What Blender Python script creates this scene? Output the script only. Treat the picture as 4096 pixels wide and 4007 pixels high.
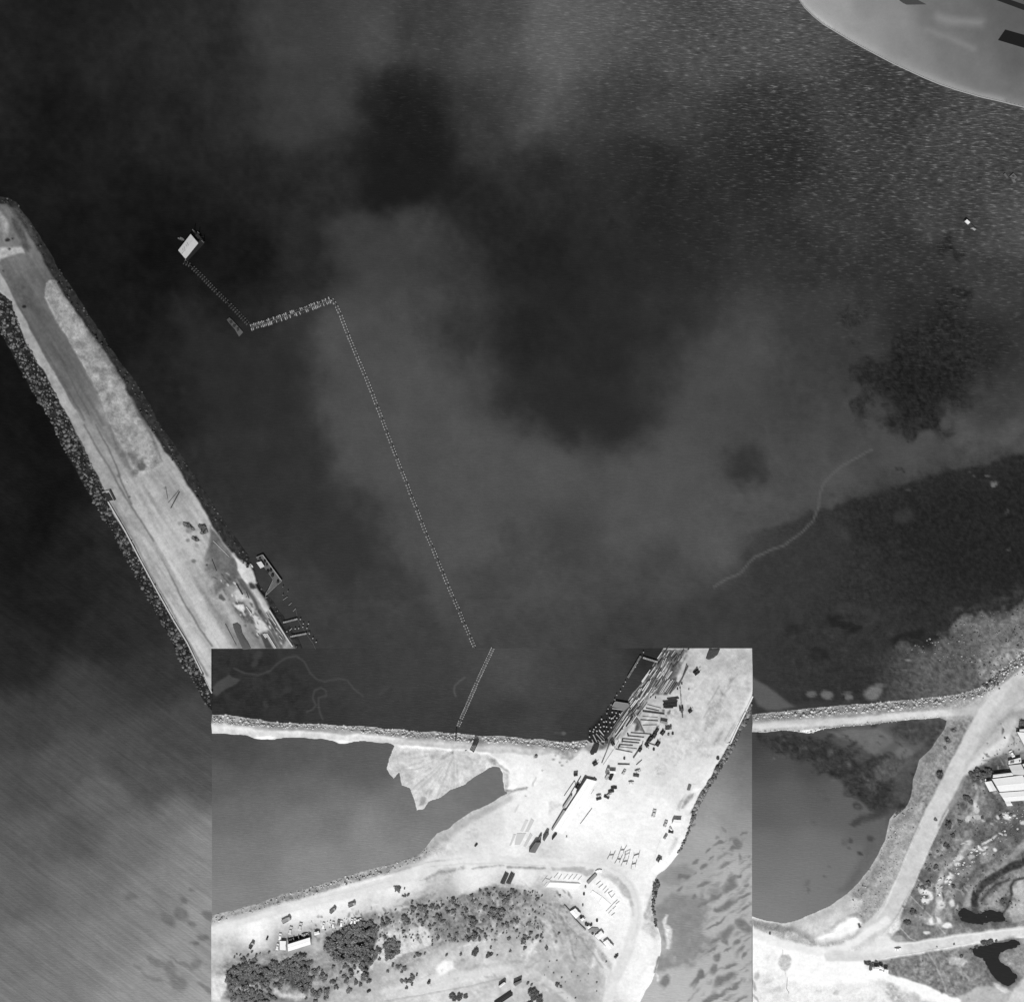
import bpy, math, random
import numpy as np
from mathutils import Vector, Matrix

# ------------------------------------------------------------------ scene, camera, light
for o in list(bpy.data.objects):
    bpy.data.objects.remove(o)
scn = bpy.context.scene
COL = scn.collection
R = math.radians
S = 0.17                       # metres per pixel of the photograph (4096 wide)
CX, CY = 2048.0, 2003.5
ALT = 900.0
SUN_EL, SHADOW_AZ = 47.0, 84.0  # shadow heading measured from +x, counter-clockwise
K_LIT = 1.14                   # radiance of a flat sunlit surface of albedo 1

cam_d = bpy.data.cameras.new('camera')
cam_d.sensor_fit = 'HORIZONTAL'
cam_d.sensor_width = 36.0
cam_d.lens = 36.0 * ALT / (4096 * S)
cam_d.clip_start = 1.0
cam_d.clip_end = 20000.0
cam = bpy.data.objects.new('camera', cam_d)
cam.location = (0, 0, ALT)
COL.objects.link(cam)
scn.camera = cam

world = bpy.data.worlds.new('World')
scn.world = world
world.use_nodes = True
wn = world.node_tree
wn.nodes.clear()
sky = wn.nodes.new('ShaderNodeTexSky')
sky.sky_type = 'NISHITA'
sky.sun_disc = False
sky.sun_elevation = R(SUN_EL)
sun_az = SHADOW_AZ + 180.0     # direction towards the sun
sky.sun_rotation = R(90.0 - sun_az)
bw = wn.nodes.new('ShaderNodeRGBToBW')
bg = wn.nodes.new('ShaderNodeBackground')
bg.inputs['Strength'].default_value = 0.09
wo = wn.nodes.new('ShaderNodeOutputWorld')
wn.links.new(sky.outputs[0], bw.inputs[0])
wn.links.new(bw.outputs[0], bg.inputs[0])
wn.links.new(bg.outputs[0], wo.inputs[0])

sun_d = bpy.data.lights.new('sun', 'SUN')
sun_d.energy = 3.9
sun_d.angle = R(0.5)
sun_d.color = (1, 1, 1)
sun = bpy.data.objects.new('sun', sun_d)
sd_ = Vector((math.cos(R(sun_az)) * math.cos(R(SUN_EL)), math.sin(R(sun_az)) * math.cos(R(SUN_EL)), math.sin(R(SUN_EL))))
sun.rotation_euler = sd_.to_track_quat('Z', 'Y').to_euler()
sun.location = sd_ * 500
COL.objects.link(sun)

vs = scn.view_settings
vs.view_transform = 'Standard'
vs.look = 'None'
vs.exposure = 0.0
vs.gamma = 1.0
vs.use_curve_mapping = False

random.seed(7)
RNG = np.random.default_rng(11)

# ------------------------------------------------------------------ photograph frames -> photograph pixels -> metres
FR = {'A': (0, 700, .5252), 'B': (0, 1700, .5252), 'C': (600, 850, .4111), 'D': (700, 2100, .3597), 'E': (3100, 0, .5253),
      'F': (3000, 2600, .5632), 'G': (3000, 3200, .5632), 'H': (840, 2590, .4111), 'I': (1540, 2590, .4111), 'J': (2240, 2590, .4111),
      'K': (840, 3200, .42396), 'L': (1540, 3200, .42396), 'M': (2240, 3200, .42396), 'N': (0, 2600, .7389), 'W': (0, 0, 2.1048),
      'O': (2340, 2590, .2158), 'P': (2340, 2840, .2158), 'Q': (2600, 2590, .2158), 'R': (3860, 2850, .2521), 'S': (2600, 3100, .21),
      'T': (2080, 3080, .185), 'U': (2150, 3400, .2416), 'V': (1080, 3600, .2056), 'X': (3400, 3650, .15756), 'Y': (1900, 3780, .2056),
      'Z': (1250, 1150, .2363), 'a': (3000, 3700, .2569), 'b': (3800, 600, .2626), 'c': (2600, 1500, .76876), 'd': (690, 900, .08403),
      'e': (980, 2170, .2259), 'h': (2420, 3360, .08222), 'px': (0, 0, 1.0)}

def pts(s):
    """'A 0 165 60 170 B 3 4' -> list of photograph pixels; a letter switches the frame."""
    out, fr, buf = [], FR['px'], []
    for t in s.split():
        if t in FR:
            fr = FR[t]
        else:
            buf.append(float(t))
            if len(buf) == 2:
                out.append((fr[0] + buf[0] * fr[2], fr[1] + buf[1] * fr[2]))
                buf = []
    return out

def wx(u, v):
    return ((u - CX) * S, (CY - v) * S)

def lin(v):
    v = np.asarray(v, dtype=np.float64) / 255.0
    return np.where(v <= .04045, v / 12.92, ((v + .055) / 1.055) ** 2.4)

def alb(v):
    return np.clip(lin(v) / K_LIT, 0.002, 0.86)

# ------------------------------------------------------------------ noise on arrays
def vnoise(U, V, scale, seed):
    r = np.random.default_rng(seed).random((256, 256)).astype(np.float32)
    x = U / scale; y = V / scale
    xi = np.floor(x).astype(np.int32); yi = np.floor(y).astype(np.int32)
    fx = (x - xi).astype(np.float32); fy = (y - yi).astype(np.float32)
    fx = fx * fx * (3 - 2 * fx); fy = fy * fy * (3 - 2 * fy)
    a = r[yi & 255, xi & 255]; b = r[yi & 255, (xi + 1) & 255]
    c = r[(yi + 1) & 255, xi & 255]; d = r[(yi + 1) & 255, (xi + 1) & 255]
    return ((a * (1 - fx) + b * fx) * (1 - fy) + (c * (1 - fx) + d * fx) * fy) * 2 - 1

def fbm(U, V, scale, seed, octv=4):
    o = np.zeros_like(U, dtype=np.float32); am = 1.0; tot = 0
    for k in range(octv):
        o += am * vnoise(U + 37 * k, V - 91 * k, scale / (2 ** k), seed + k); tot += am; am *= .55
    return o / tot * 1.7

def sstep(a, b, x):
    t = np.clip((x - a) / (b - a), 0, 1)
    return t * t * (3 - 2 * t)

class Canvas:
    def __init__(s, u0, v0, nu, nv, step):
        s.u0, s.v0, s.nu, s.nv, s.step = u0, v0, nu, nv, step
        u = u0 + step * np.arange(nu, dtype=np.float32); v = v0 + step * np.arange(nv, dtype=np.float32)
        s.U, s.V = np.meshgrid(u, v)
        s.n = {}
        for i, sc in enumerate((10, 26, 70, 220)):
            s.n[sc] = fbm(s.U, s.V, sc, 100 + 10 * i)
        s.wu = fbm(s.U, s.V, 60, 301); s.wv = fbm(s.U, s.V, 60, 401)
        s.tone = {}
        for k in ('water', 'land'):
            s.tone[k] = np.full(s.U.shape, 60, np.float32)
        s.grain = {'water': np.zeros_like(s.U), 'land': np.full(s.U.shape, .12, np.float32)}
        s.glint = np.zeros_like(s.U); s.streak = np.zeros_like(s.U)
        s.sd = np.full(s.U.shape, -1e4, np.float32)
        s.hmax = np.full(s.U.shape, 2.2, np.float32)
        s.slope = np.full(s.U.shape, 40.0, np.float32)

    def win(s, P, m):
        us = [p[0] for p in P]; vs_ = [p[1] for p in P]
        i0 = max(0, int((min(us) - m - s.u0) / s.step)); i1 = min(s.nu, int((max(us) + m - s.u0) / s.step) + 2)
        j0 = max(0, int((min(vs_) - m - s.v0) / s.step)); j1 = min(s.nv, int((max(vs_) + m - s.v0) / s.step) + 2)
        if i1 <= i0 or j1 <= j0:
            return None
        return (slice(j0, j1), slice(i0, i1))

    def dist(s, P, w, warp, closed=True):
        U = s.U[w] + warp * s.wu[w]; V = s.V[w] + warp * s.wv[w]
        d2 = np.full(U.shape, 1e12, np.float32); inside = np.zeros(U.shape, bool)
        n = len(P)
        for k in range(n if closed else n - 1):
            (x1, y1), (x2, y2) = P[k], P[(k + 1) % n]
            dx, dy = x2 - x1, y2 - y1
            L = dx * dx + dy * dy + 1e-9
            t = np.clip(((U - x1) * dx + (V - y1) * dy) / L, 0, 1)
            d2 = np.minimum(d2, (U - x1 - t * dx) ** 2 + (V - y1 - t * dy) ** 2)
            if closed and y1 != y2:
                c = ((y1 > V) != (y2 > V)) & (U < dx * (V - y1) / dy + x1)
                inside ^= c
        d = np.sqrt(d2)
        return np.where(inside, d, -d) if closed else d

    def _mix(s, w, al, layer, val, tex, sc, grain):
        v = val
        if tex:
            v = val + tex * s.n[sc][w]
        T = s.tone[layer]
        T[w] = T[w] * (1 - al) + v * al
        if grain is not None:
            g = s.grain[layer]
            g[w] = g[w] * (1 - al) + grain * al

    def fill(s, P, val, soft=6, warp=5, tex=0, sc=26, grain=None, layer='land', a=1.0, h=None, slope=None, fu=None):
        if isinstance(P, str): P = pts(P)
        w = s.win(P, soft + warp * 2 + 4)
        if w is None: return
        al = sstep(-soft, soft, s.dist(P, w, warp)) * a
        if fu: al = al * sstep(fu[0], fu[1], s.U[w])
        s._mix(w, al, layer, val, tex, sc, grain)
        if h is not None: s.hmax[w] = s.hmax[w] * (1 - al) + h * al
        if slope is not None: s.slope[w] = s.slope[w] * (1 - al) + slope * al

    def line(s, P, val, width, soft=3, warp=2, tex=0, sc=26, grain=None, layer='land', a=1.0, fade=None):
        if isinstance(P, str): P = pts(P)
        w = s.win(P, width + soft + warp * 2 + 4)
        if w is None: return
        d = s.dist(P, w, warp, closed=False)
        al = (1 - sstep(width / 2 - soft, width / 2 + soft, d)) * a
        s._mix(w, al, layer, val, tex, sc, grain)

    def blob(s, u, v, ru, rv, ang, val, soft=.35, layer='water', a=1.0, warp=8, tex=0, sc=26, grain=None):
        m = max(ru, rv) * 1.6 + warp * 2
        w = s.win([(u - m, v - m), (u + m, v + m)], 0)
        if w is None: return
        c, q = math.cos(R(ang)), math.sin(R(ang))
        x = s.U[w] + warp * s.wu[w] - u; y = s.V[w] + warp * s.wv[w] - v
        p = (x * c + y * q) / ru; r = (-x * q + y * c) / rv
        d = np.sqrt(p * p + r * r)
        al = (1 - sstep(1 - soft, 1 + soft, d)) * a
        s._mix(w, al, layer, val, tex, sc, grain)

    def idw(s, samples, layer, mask=None, pw=2.6, eps=60.0):
        """smooth field through (u, v, value) samples"""
        st = 8
        U = s.U[::st, ::st]; V = s.V[::st, ::st]
        num = np.zeros_like(U); den = np.zeros_like(U)
        for (a, b, c) in samples:
            q = 1.0 / ((U - a) ** 2 + (V - b) ** 2 + eps * eps) ** pw * 1e6
            num += q * c; den += q
        f = num / den
        jy = np.minimum(np.arange(s.nv) / st, f.shape[0] - 1.001); jx = np.minimum(np.arange(s.nu) / st, f.shape[1] - 1.001)
        y0 = jy.astype(int); x0 = jx.astype(int); fy = (jy - y0)[:, None]; fx = (jx - x0)[None, :]
        F = (f[y0][:, x0] * (1 - fx) + f[y0][:, x0 + 1] * fx) * (1 - fy) + (f[y0 + 1][:, x0] * (1 - fx) + f[y0 + 1][:, x0 + 1] * fx) * fy
        F = F.astype(np.float32)
        T = s.tone[layer]
        if mask is None: T[:] = F
        else: T[:] = T * (1 - mask) + F * mask

    def poly_sd(s, P, warp=4):
        if isinstance(P, str): P = pts(P)
        out = np.full(s.U.shape, -400, np.float32)
        w = s.win(P, 260)
        if w is not None:
            out[w] = s.dist(P, w, warp)
        return out

    def finish(s):
        T = s.tone['water']; k = 1.0 - .65 * sstep(1700, 3000, s.U) if s.u0 < 0 else .8; T[:] = np.where(T < 90, T * (1 + .16 * k) - 14.4 * k, T)
        rn = s.n[10] * .5 + s.n[26] * .5
        up = sstep(0, 1, s.sd / s.slope)
        if s.u0 > 0:      # the ground falls away gently to the northern edge of the second area
            s.hmax *= .12 + .88 * sstep(0, 110, s.V - s.v0)
        s.z = np.where(s.sd > 0, 0.02 + s.hmax * up + .10 * rn * np.clip(s.sd / 30, 0, 1), np.maximum(s.sd * .04, -1.0)).astype(np.float32)

    def gz(s, u, v):
        i = min(max((u - s.u0) / s.step, 0), s.nu - 1.01); j = min(max((v - s.v0) / s.step, 0), s.nv - 1.01)
        i0, j0 = int(i), int(j)
        return float(max(s.z[j0:j0 + 2, i0:i0 + 2].max(), 0.0))

def samples(s):
    """'W x y val x y val F ...' """
    out, fr, buf = [], FR['px'], []
    for t in s.split():
        if t in FR:
            fr = FR[t]
        else:
            buf.append(float(t))
            if len(buf) == 3:
                out.append((fr[0] + buf[0] * fr[2], fr[1] + buf[1] * fr[2], buf[2])); buf = []
    return out

# ------------------------------------------------------------------ materials (node based, neutral greys)
def nodes(name):
    m = bpy.data.materials.new(name); m.use_nodes = True
    t = m.node_tree; b = t.nodes['Principled BSDF']
    return m, t, b

def mathn(t, op, a, b=None, c=None):
    n = t.nodes.new('ShaderNodeMath'); n.operation = op
    for i, q in enumerate((a, b, c)):
        if q is None: continue
        if isinstance(q, (int, float)): n.inputs[i].default_value = q
        else: t.links.new(q, n.inputs[i])
    return n.outputs[0]

def attr(t, name):
    n = t.nodes.new('ShaderNodeAttribute'); n.attribute_name = name
    return n.outputs['Fac']

def noise(t, scale, vec=None, detail=3.0, rough=.6):
    n = t.nodes.new('ShaderNodeTexNoise'); n.inputs['Scale'].default_value = scale
    n.inputs['Detail'].default_value = detail; n.inputs['Roughness'].default_value = rough
    if vec is not None: t.links.new(vec, n.inputs['Vector'])
    return n.outputs['Fac']

def mapped(t, rot=0.0, scl=(1, 1, 1)):
    c = t.nodes.new('ShaderNodeTexCoord'); a = t.nodes.new('ShaderNodeMapping'); a.inputs['Rotation'].default_value = (0, 0, R(rot))
    t.links.new(c.outputs['Object'], a.inputs['Vector'])
    b = t.nodes.new('ShaderNodeMapping'); b.inputs['Scale'].default_value = scl
    t.links.new(a.outputs['Vector'], b.inputs['Vector'])
    return b.outputs['Vector']

def bumpn(t, b, h, dist, strength=1.0):
    n = t.nodes.new('ShaderNodeBump'); n.inputs['Distance'].default_value = dist; n.inputs['Strength'].default_value = strength
    t.links.new(h, n.inputs['Height']); t.links.new(n.outputs['Normal'], b.inputs['Normal'])

def ground_mat():
    m, t, b = nodes('ground_surface')
    co = mapped(t)
    n1 = noise(t, .55, co, 4, .65); n2 = noise(t, 2.2, co, 2, .7)
    nn = mathn(t, 'ADD', mathn(t, 'MULTIPLY', n1, .55), mathn(t, 'MULTIPLY', n2, .45))
    d = mathn(t, 'MULTIPLY', mathn(t, 'SUBTRACT', nn, .5), 4.2)
    f = mathn(t, 'MULTIPLY_ADD', d, attr(t, 'grain'), 1.0)
    f = mathn(t, 'MAXIMUM', f, .25)
    c = mathn(t, 'MINIMUM', mathn(t, 'MULTIPLY', f, attr(t, 'tone')), .88)
    t.links.new(c, b.inputs['Base Color'])
    b.inputs['Roughness'].default_value = .95; b.inputs['Specular IOR Level'].default_value = .15
    bumpn(t, b, nn, .25, .5)
    return m

def water_mat():
    m, t, b = nodes('sea_water')
    co = mapped(t)
    tone = attr(t, 'tone')
    n1 = noise(t, .42, co, 4, .65); n2 = noise(t, 1.5, co, 2, .6)
    nn = mathn(t, 'ADD', mathn(t, 'MULTIPLY', n1, .65), mathn(t, 'MULTIPLY', n2, .35))
    d = mathn(t, 'MULTIPLY', mathn(t, 'SUBTRACT', nn, .5), 4.0)
    f = mathn(t, 'MAXIMUM', mathn(t, 'MULTIPLY_ADD', d, attr(t, 'grain'), 1.0), .2)
    # wind streaks in the outer sea
    st = noise(t, .9, mapped(t, 36, (.045, 1.0, 1)), 3, .6)
    st2 = noise(t, .28, mapped(t, 36, (.06, 1.0, 1)), 2, .6)
    sv = mathn(t, 'MULTIPLY', mathn(t, 'SUBTRACT', mathn(t, 'MULTIPLY_ADD', st2, .5, mathn(t, 'MULTIPLY', st, .5)), .5), 3.0)
    f2 = mathn(t, 'MULTIPLY_ADD', sv, attr(t, 'streak'), 1.0)
    # wavelet crests: sun glints painted into the base colour
    g1 = noise(t, .85, mapped(t, 4, (.22, 1.35, 1)), 3, .62)
    g2 = noise(t, .32, mapped(t, -6, (.42, 1.2, 1)), 2, .5)
    gg = mathn(t, 'MULTIPLY_ADD', g1, .75, mathn(t, 'MULTIPLY', g2, .25))
    gm = t.nodes.new('ShaderNodeMapRange'); gm.inputs['From Min'].default_value = .54; gm.inputs['From Max'].default_value = .70
    t.links.new(gg, gm.inputs['Value'])
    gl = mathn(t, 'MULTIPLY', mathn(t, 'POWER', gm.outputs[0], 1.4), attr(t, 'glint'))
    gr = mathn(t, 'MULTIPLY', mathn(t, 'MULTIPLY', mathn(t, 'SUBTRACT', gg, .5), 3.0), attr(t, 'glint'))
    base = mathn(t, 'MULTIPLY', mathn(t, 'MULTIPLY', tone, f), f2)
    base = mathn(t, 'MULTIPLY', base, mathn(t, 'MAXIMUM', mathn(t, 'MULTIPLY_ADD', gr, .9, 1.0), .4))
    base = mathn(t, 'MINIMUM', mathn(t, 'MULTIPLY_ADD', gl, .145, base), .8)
    t.links.new(base, b.inputs['Base Color'])
    b.inputs['Roughness'].default_value = .32
    b.inputs['Specular IOR Level'].default_value = .14
    bumpn(t, b, gg, .35, .5)
    return m

MATS = {}
def mat(v, rough=.85, kind='plain', var=.18, spec=.25, metal=0.0):
    """grey paint / timber / stone with a little procedural grain, named after its look; v is the brightness on a 0-255 scale"""
    key = (v, rough, kind, var)
    if key in MATS: return MATS[key]
    m, t, b = nodes('%s_grey_%d' % (kind, v))
    a = float(alb(v))
    if kind == 'timber':
        co = mapped(t, 0, (1.2, 14, 14)); n = noise(t, 1.0, co, 4, .6)
    elif kind == 'roof':
        co = mapped(t, 0, (1, 1, 1)); w = t.nodes.new('ShaderNodeTexWave'); w.inputs['Scale'].default_value = 1.6
        w.inputs['Distortion'].default_value = .4; t.links.new(co, w.inputs['Vector'])
        n = mathn(t, 'MULTIPLY_ADD', w.outputs['Fac'], .25, mathn(t, 'MULTIPLY', noise(t, .5, co, 4, .6), .75))
    else:
        co = mapped(t); n = noise(t, 1.4 if kind == 'plain' else 3.0, co, 4, .6)
    f = mathn(t, 'MULTIPLY_ADD', mathn(t, 'SUBTRACT', n, .5), var * 4, 1.0)
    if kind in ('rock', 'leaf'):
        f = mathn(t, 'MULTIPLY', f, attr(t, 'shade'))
    t.links.new(mathn(t, 'MINIMUM', mathn(t, 'MULTIPLY', f, a), .88), b.inputs['Base Color'])
    b.inputs['Roughness'].default_value = rough
    b.inputs['Specular IOR Level'].default_value = spec
    b.inputs['Metallic'].default_value = metal
    if kind in ('rock', 'timber', 'roof', 'concrete'):
        bumpn(t, b, n, .06, .5)
    MATS[key] = m
    return m

GROUND = ground_mat()
WATER = water_mat()

# ------------------------------------------------------------------ object helpers
def tag(o, label=None, cat=None, group=None, kind=None):
    if label: o['label'] = label
    if cat: o['category'] = cat
    if group: o['group'] = group
    if kind: o['kind'] = kind
    return o

def np_mesh(name, V, Fq, tri=False):
    me = bpy.data.meshes.new(name)
    n = 3 if tri else 4
    me.vertices.add(len(V)); me.vertices.foreach_set('co', np.asarray(V, np.float32).ravel())
    me.loops.add(len(Fq) * n); me.loops.foreach_set('vertex_index', np.asarray(Fq, np.int32).ravel())
    me.polygons.add(len(Fq)); me.polygons.foreach_set('loop_start', np.arange(0, len(Fq) * n, n, dtype=np.int32))
    me.polygons.foreach_set('loop_total', np.full(len(Fq), n, np.int32))
    me.update(calc_edges=True)
    return me

def add_attr(me, name, arr):
    a = me.attributes.new(name, 'FLOAT', 'POINT'); a.data.foreach_set('value', np.ascontiguousarray(arr, np.float32).ravel())

def sheet(name, cv, cells, z, layer, material, stride=1, extra=()):
    U = cv.U[::stride, ::stride]; V = cv.V[::stride, ::stride]
    nv, nu = U.shape
    cells = cells[:nv - 1, :nu - 1]
    jj, ii = np.nonzero(cells)
    v00 = jj * nu + ii
    F = np.stack([v00, v00 + nu, v00 + nu + 1, v00 + 1], 1)
    used = np.unique(F)
    remap = np.zeros(nv * nu, np.int32); remap[used] = np.arange(len(used))
    X = ((U - CX) * S).ravel()[used]; Y = ((CY - V) * S).ravel()[used]
    Z = (z[::stride, ::stride].ravel()[used] if isinstance(z, np.ndarray) else np.full(len(used), z, np.float32))
    me = np_mesh(name, np.stack([X, Y, Z], 1), remap[F])
    add_attr(me, 'tone', alb(cv.tone[layer][::stride, ::stride].ravel()[used]))
    add_attr(me, 'grain', cv.grain[layer][::stride, ::stride].ravel()[used])
    for nm in extra:
        add_attr(me, nm, getattr(cv, nm)[::stride, ::stride].ravel()[used])
    me.polygons.foreach_set('use_smooth', np.ones(len(F), bool))
    me.materials.append(material)
    o = bpy.data.objects.new(name, me); COL.objects.link(o)
    return o

class MB:
    """collects primitives into one mesh"""
    def __init__(s): s.v, s.f = [], []
    def add(s, vs_, fs):
        k = len(s.v); s.v += [tuple(q) for q in vs_]; s.f += [tuple(i + k for i in f) for f in fs]
        return s
    def box(s, c, d, rz=0.0, taper=1.0, dx=0.0):
        x, y, z = d[0] / 2, d[1] / 2, d[2] / 2
        co, si = math.cos(rz), math.sin(rz); vs_ = []
        for zz, k, sh in ((-z, 1, 0), (z, taper, dx)):
            for a, b in ((-x, -y), (x, -y), (x, y), (-x, y)):
                a = a * k + sh; b = b * k
                vs_.append((c[0] + a * co - b * si, c[1] + a * si + b * co, c[2] + zz))
        return s.add(vs_, [(3, 2, 1, 0), (4, 5, 6, 7), (0, 1, 5, 4), (1, 2, 6, 5), (2, 3, 7, 6), (3, 0, 4, 7)])
    def prism(s, P, z0, z1):
        n = len(P)
        ar = sum(P[i][0] * P[(i + 1) % n][1] - P[(i + 1) % n][0] * P[i][1] for i in range(n))
        if ar < 0: P = P[::-1]
        vs_ = [(p[0], p[1], z0) for p in P] + [(p[0], p[1], z1) for p in P]
        fs = [tuple(range(n - 1, -1, -1)), tuple(range(n, 2 * n))] + [(i, (i + 1) % n, n + (i + 1) % n, n + i) for i in range(n)]
        return s.add(vs_, fs)
    def tube(s, a, b, r0, r1=None, n=8):
        r1 = r0 if r1 is None else r1
        a, b = Vector(a), Vector(b); d = (b - a)
        if d.length < 1e-6: return s
        d.normalize(); u = d.cross(Vector((0, 0, 1)))
        if u.length < 1e-3: u = d.cross(Vector((1, 0, 0)))
        u.normalize(); w = d.cross(u); vs_ = []
        for p, r in ((a, r0), (b, r1)):
            for k in range(n):
                t = 2 * math.pi * k / n; vs_.append(p + (u * math.cos(t) + w * math.sin(t)) * r)
        fs = [(k, n + k, n + (k + 1) % n, (k + 1) % n) for k in range(n)] + [tuple(range(n)), tuple(range(2 * n - 1, n - 1, -1))]
        return s.add(vs_, fs)
    def mesh(s, name, m, smooth=False):
        me = bpy.data.meshes.new(name); me.from_pydata(s.v, [], s.f); me.materials.append(m)
        if smooth: me.polygons.foreach_set('use_smooth', [True] * len(me.polygons))
        me.update(); return me
    def build(s, name, m, parent=None, loc=(0, 0, 0), rz=0.0, smooth=False):
        o = bpy.data.objects.new(name, s.mesh(name, m, smooth)); COL.objects.link(o)
        o.location = loc; o.rotation_euler = (0, 0, rz); o.parent = parent
        return o

def empty(name, loc, rz=0.0, scale=1.0):
    o = bpy.data.objects.new(name, None); COL.objects.link(o)
    o.location = loc; o.rotation_euler = (0, 0, rz); o.scale = (scale,) * 3; o.empty_display_size = .5
    return o

def kids(o): return [c for c in bpy.data.objects if c.parent == o]
def copy_tree(o, children, loc, rz=0.0, scale=None):
    """children: list of (object, list of its children)"""
    c = o.copy(); COL.objects.link(c); c.location = loc; c.rotation_euler = (0, 0, rz)
    if scale is not None: c.scale = scale
    for ch, sub in children:
        d = ch.copy(); COL.objects.link(d); d.parent = c
        for g in sub:
            e = g.copy(); COL.objects.link(e); e.parent = d
    return c

# ================================================================== TERRAIN AND WATER, main area
MU0, MV0 = -320, -320
IU0, IU1, IV0 = 848, 3008, 2592            # the rectangle where the second survey area lies
M = Canvas(MU0, MV0, 1185, 1163, 4)
IDX = M.win
NE_EDGE = "A -300 330 -120 190 0 160 60 168 130 210 200 310 320 480 440 690 560 880 760 1180 900 1400 1080 1640 1200 1870 B 1320 130 1450 330 1560 510 1690 690 1800 860 1904 1020 D 900 570 960 680 1030 790 1100 860 1180 980 1250 1090 1320 1180 1380 1280 1420 1370 1560 1620"
NE_IN = "A -200 420 0 215 60 215 110 250 190 380 300 560 360 690 430 800 520 960 640 1110 760 1300 860 1460 940 1590 1010 1690 1110 1880 B 1220 120 1270 200 1380 360 1440 470 1520 580 1590 690 1620 760 1700 870 D 640 310 760 420 830 480 880 560 920 640 1000 780 1060 930 1200 1150 1290 1260 1350 1370 1480 1620"
SW_EDGE = "A -330 600 -200 950 0 1185 80 1330 160 1490 240 1640 330 1780 400 1904 B 480 180 580 330 660 500 740 640 830 780 910 930 990 1080 1090 1260 1180 1420 1270 1570 1340 1720 1390 1850 N 1000 100 1060 190 1100 270 1145 330 1230 460"
SW_IN = "A -200 640 0 890 100 970 120 1050 200 1250 290 1430 330 1480 400 1620 470 1740 540 1880 B 650 170 690 280 760 400 800 500 830 590 870 680 940 790 1000 880 1060 990 1140 1140 1230 1300 1330 1480 1420 1640 1530 1850 N 1145 215 1230 340"
MOLE = pts(NE_EDGE) + pts(SW_EDGE)[::-1]
sd_mole = M.poly_sd(MOLE, 5)

LAGOON = pts("px 2850 2934 F 20 585 250 570 330 582 420 590 520 560 600 545 700 541 800 532 900 525 1000 510 1100 500 1200 490 1350 478 1400 500 1380 560 1300 680 1200 780 1160 900 1140 1040 1100 1120 1010 1200 G 1040 70 990 130 960 280 920 360 860 470 790 560 690 660 560 750 460 800 330 850 230 870 120 850 20 825 px 2850 3640")
MAINLAND = pts("px 2850 2862 F 20 455 200 430 400 415 560 400 800 380 1000 365 1200 345 1350 330 1480 310 1560 290 1640 255 1680 220 1750 160 1850 80 1946 0 px 4230 2480 4500 2400 4500 4500 2850 4500")
sd_land = np.minimum(M.poly_sd(MAINLAND, 4), np.where(M.poly_sd(LAGOON, 3) > -390, -M.poly_sd(LAGOON, 3), 400))
inm = M.win(MAINLAND, 0)
# deep inside the mainland the window distance is clipped; that is fine (flat top)
M.sd = np.maximum(sd_mole, sd_land)

# ---- water tones
harbour = samples("W 50 50 38 200 100 40 400 80 46 560 60 62 700 60 75 800 60 62 950 50 76 1050 60 88 1150 40 82 1300 100 75 1450 60 78 "
 "100 250 34 300 250 40 450 200 50 550 200 58 650 180 60 760 200 46 800 300 36 900 250 55 1000 200 66 1100 250 62 1250 200 62 1450 250 58 1650 270 62 1900 280 70 "
 "100 330 32 250 380 28 500 350 38 650 330 44 740 380 34 900 400 40 1050 350 46 1200 330 44 1450 300 44 1600 400 58 1800 400 62 1920 420 74 "
 "150 450 27 300 500 24 450 480 30 600 500 46 700 450 64 780 430 66 850 480 54 1000 500 40 1150 500 40 1300 480 42 1500 480 50 1700 500 52 1900 550 58 "
 "200 600 28 400 600 33 500 600 40 560 620 52 620 650 74 700 600 68 800 600 70 880 620 58 1000 650 40 1150 650 40 1280 620 52 1400 680 72 1550 620 60 1750 620 48 1900 650 50 "
 "330 750 36 450 750 42 540 740 48 590 740 60 630 760 70 700 800 74 800 750 75 900 700 64 1000 750 50 1100 800 46 1160 810 46 1250 720 60 1350 750 70 1500 780 64 1600 700 60 1900 780 60 1600 820 68 "
 "420 900 48 550 880 54 610 880 58 660 880 72 750 900 76 900 880 83 1050 900 83 1200 880 80 1300 900 74 1500 900 72 1650 870 72 1800 850 72 1920 830 80 "
 "500 1000 54 620 1000 58 700 970 62 780 1000 72 900 1000 79 1000 1000 74 1080 1005 68 1200 1000 80 1350 1000 78 1480 970 78 1600 930 80 1700 910 78 1850 860 82 "
 "600 1130 62 750 1130 64 870 1150 72 1000 1130 73 1150 1100 70 1250 1080 68 600 1210 60 800 1210 62 1000 1200 66 1200 1200 60 1350 1200 58 1500 1300 56 1700 1300 56 1900 1250 60")
outer = samples("W 10 800 38 80 900 38 50 1000 38 150 1050 50 220 1050 54 100 1150 45 200 1200 55 280 1200 58 50 1250 50 300 1270 62 150 1320 66 60 1380 64 350 1400 70 250 1450 76 120 1450 80 40 1500 76 380 1480 78 300 1500 78 330 1550 112 390 1600 128 200 1520 95 140 1590 84 60 1600 90 250 1600 106 390 1650 132 150 1680 108 50 1700 96 300 1700 122 390 1750 142 200 1800 122 80 1800 112 330 1850 142 390 1900 152 100 1880 118 250 1880 140 -100 1500 74 -100 900 38 500 1900 150 500 1700 140")  # brighter lower left is a sun glint gradient painted into the water tone
M.idw(harbour, 'water')
mm = M.poly_sd("A -1200 300 -330 600 -200 950 0 1140 160 1450 330 1740 B 480 140 660 460 830 740 1000 1060 1200 1400 1400 1800 px 1000 3100 1100 4700 -700 4700", 0)
tmp = M.tone['water'].copy()
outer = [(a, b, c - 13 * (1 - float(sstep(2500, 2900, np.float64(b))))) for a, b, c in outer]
M.idw(outer, 'water', sstep(-20, 20, mm))
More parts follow.
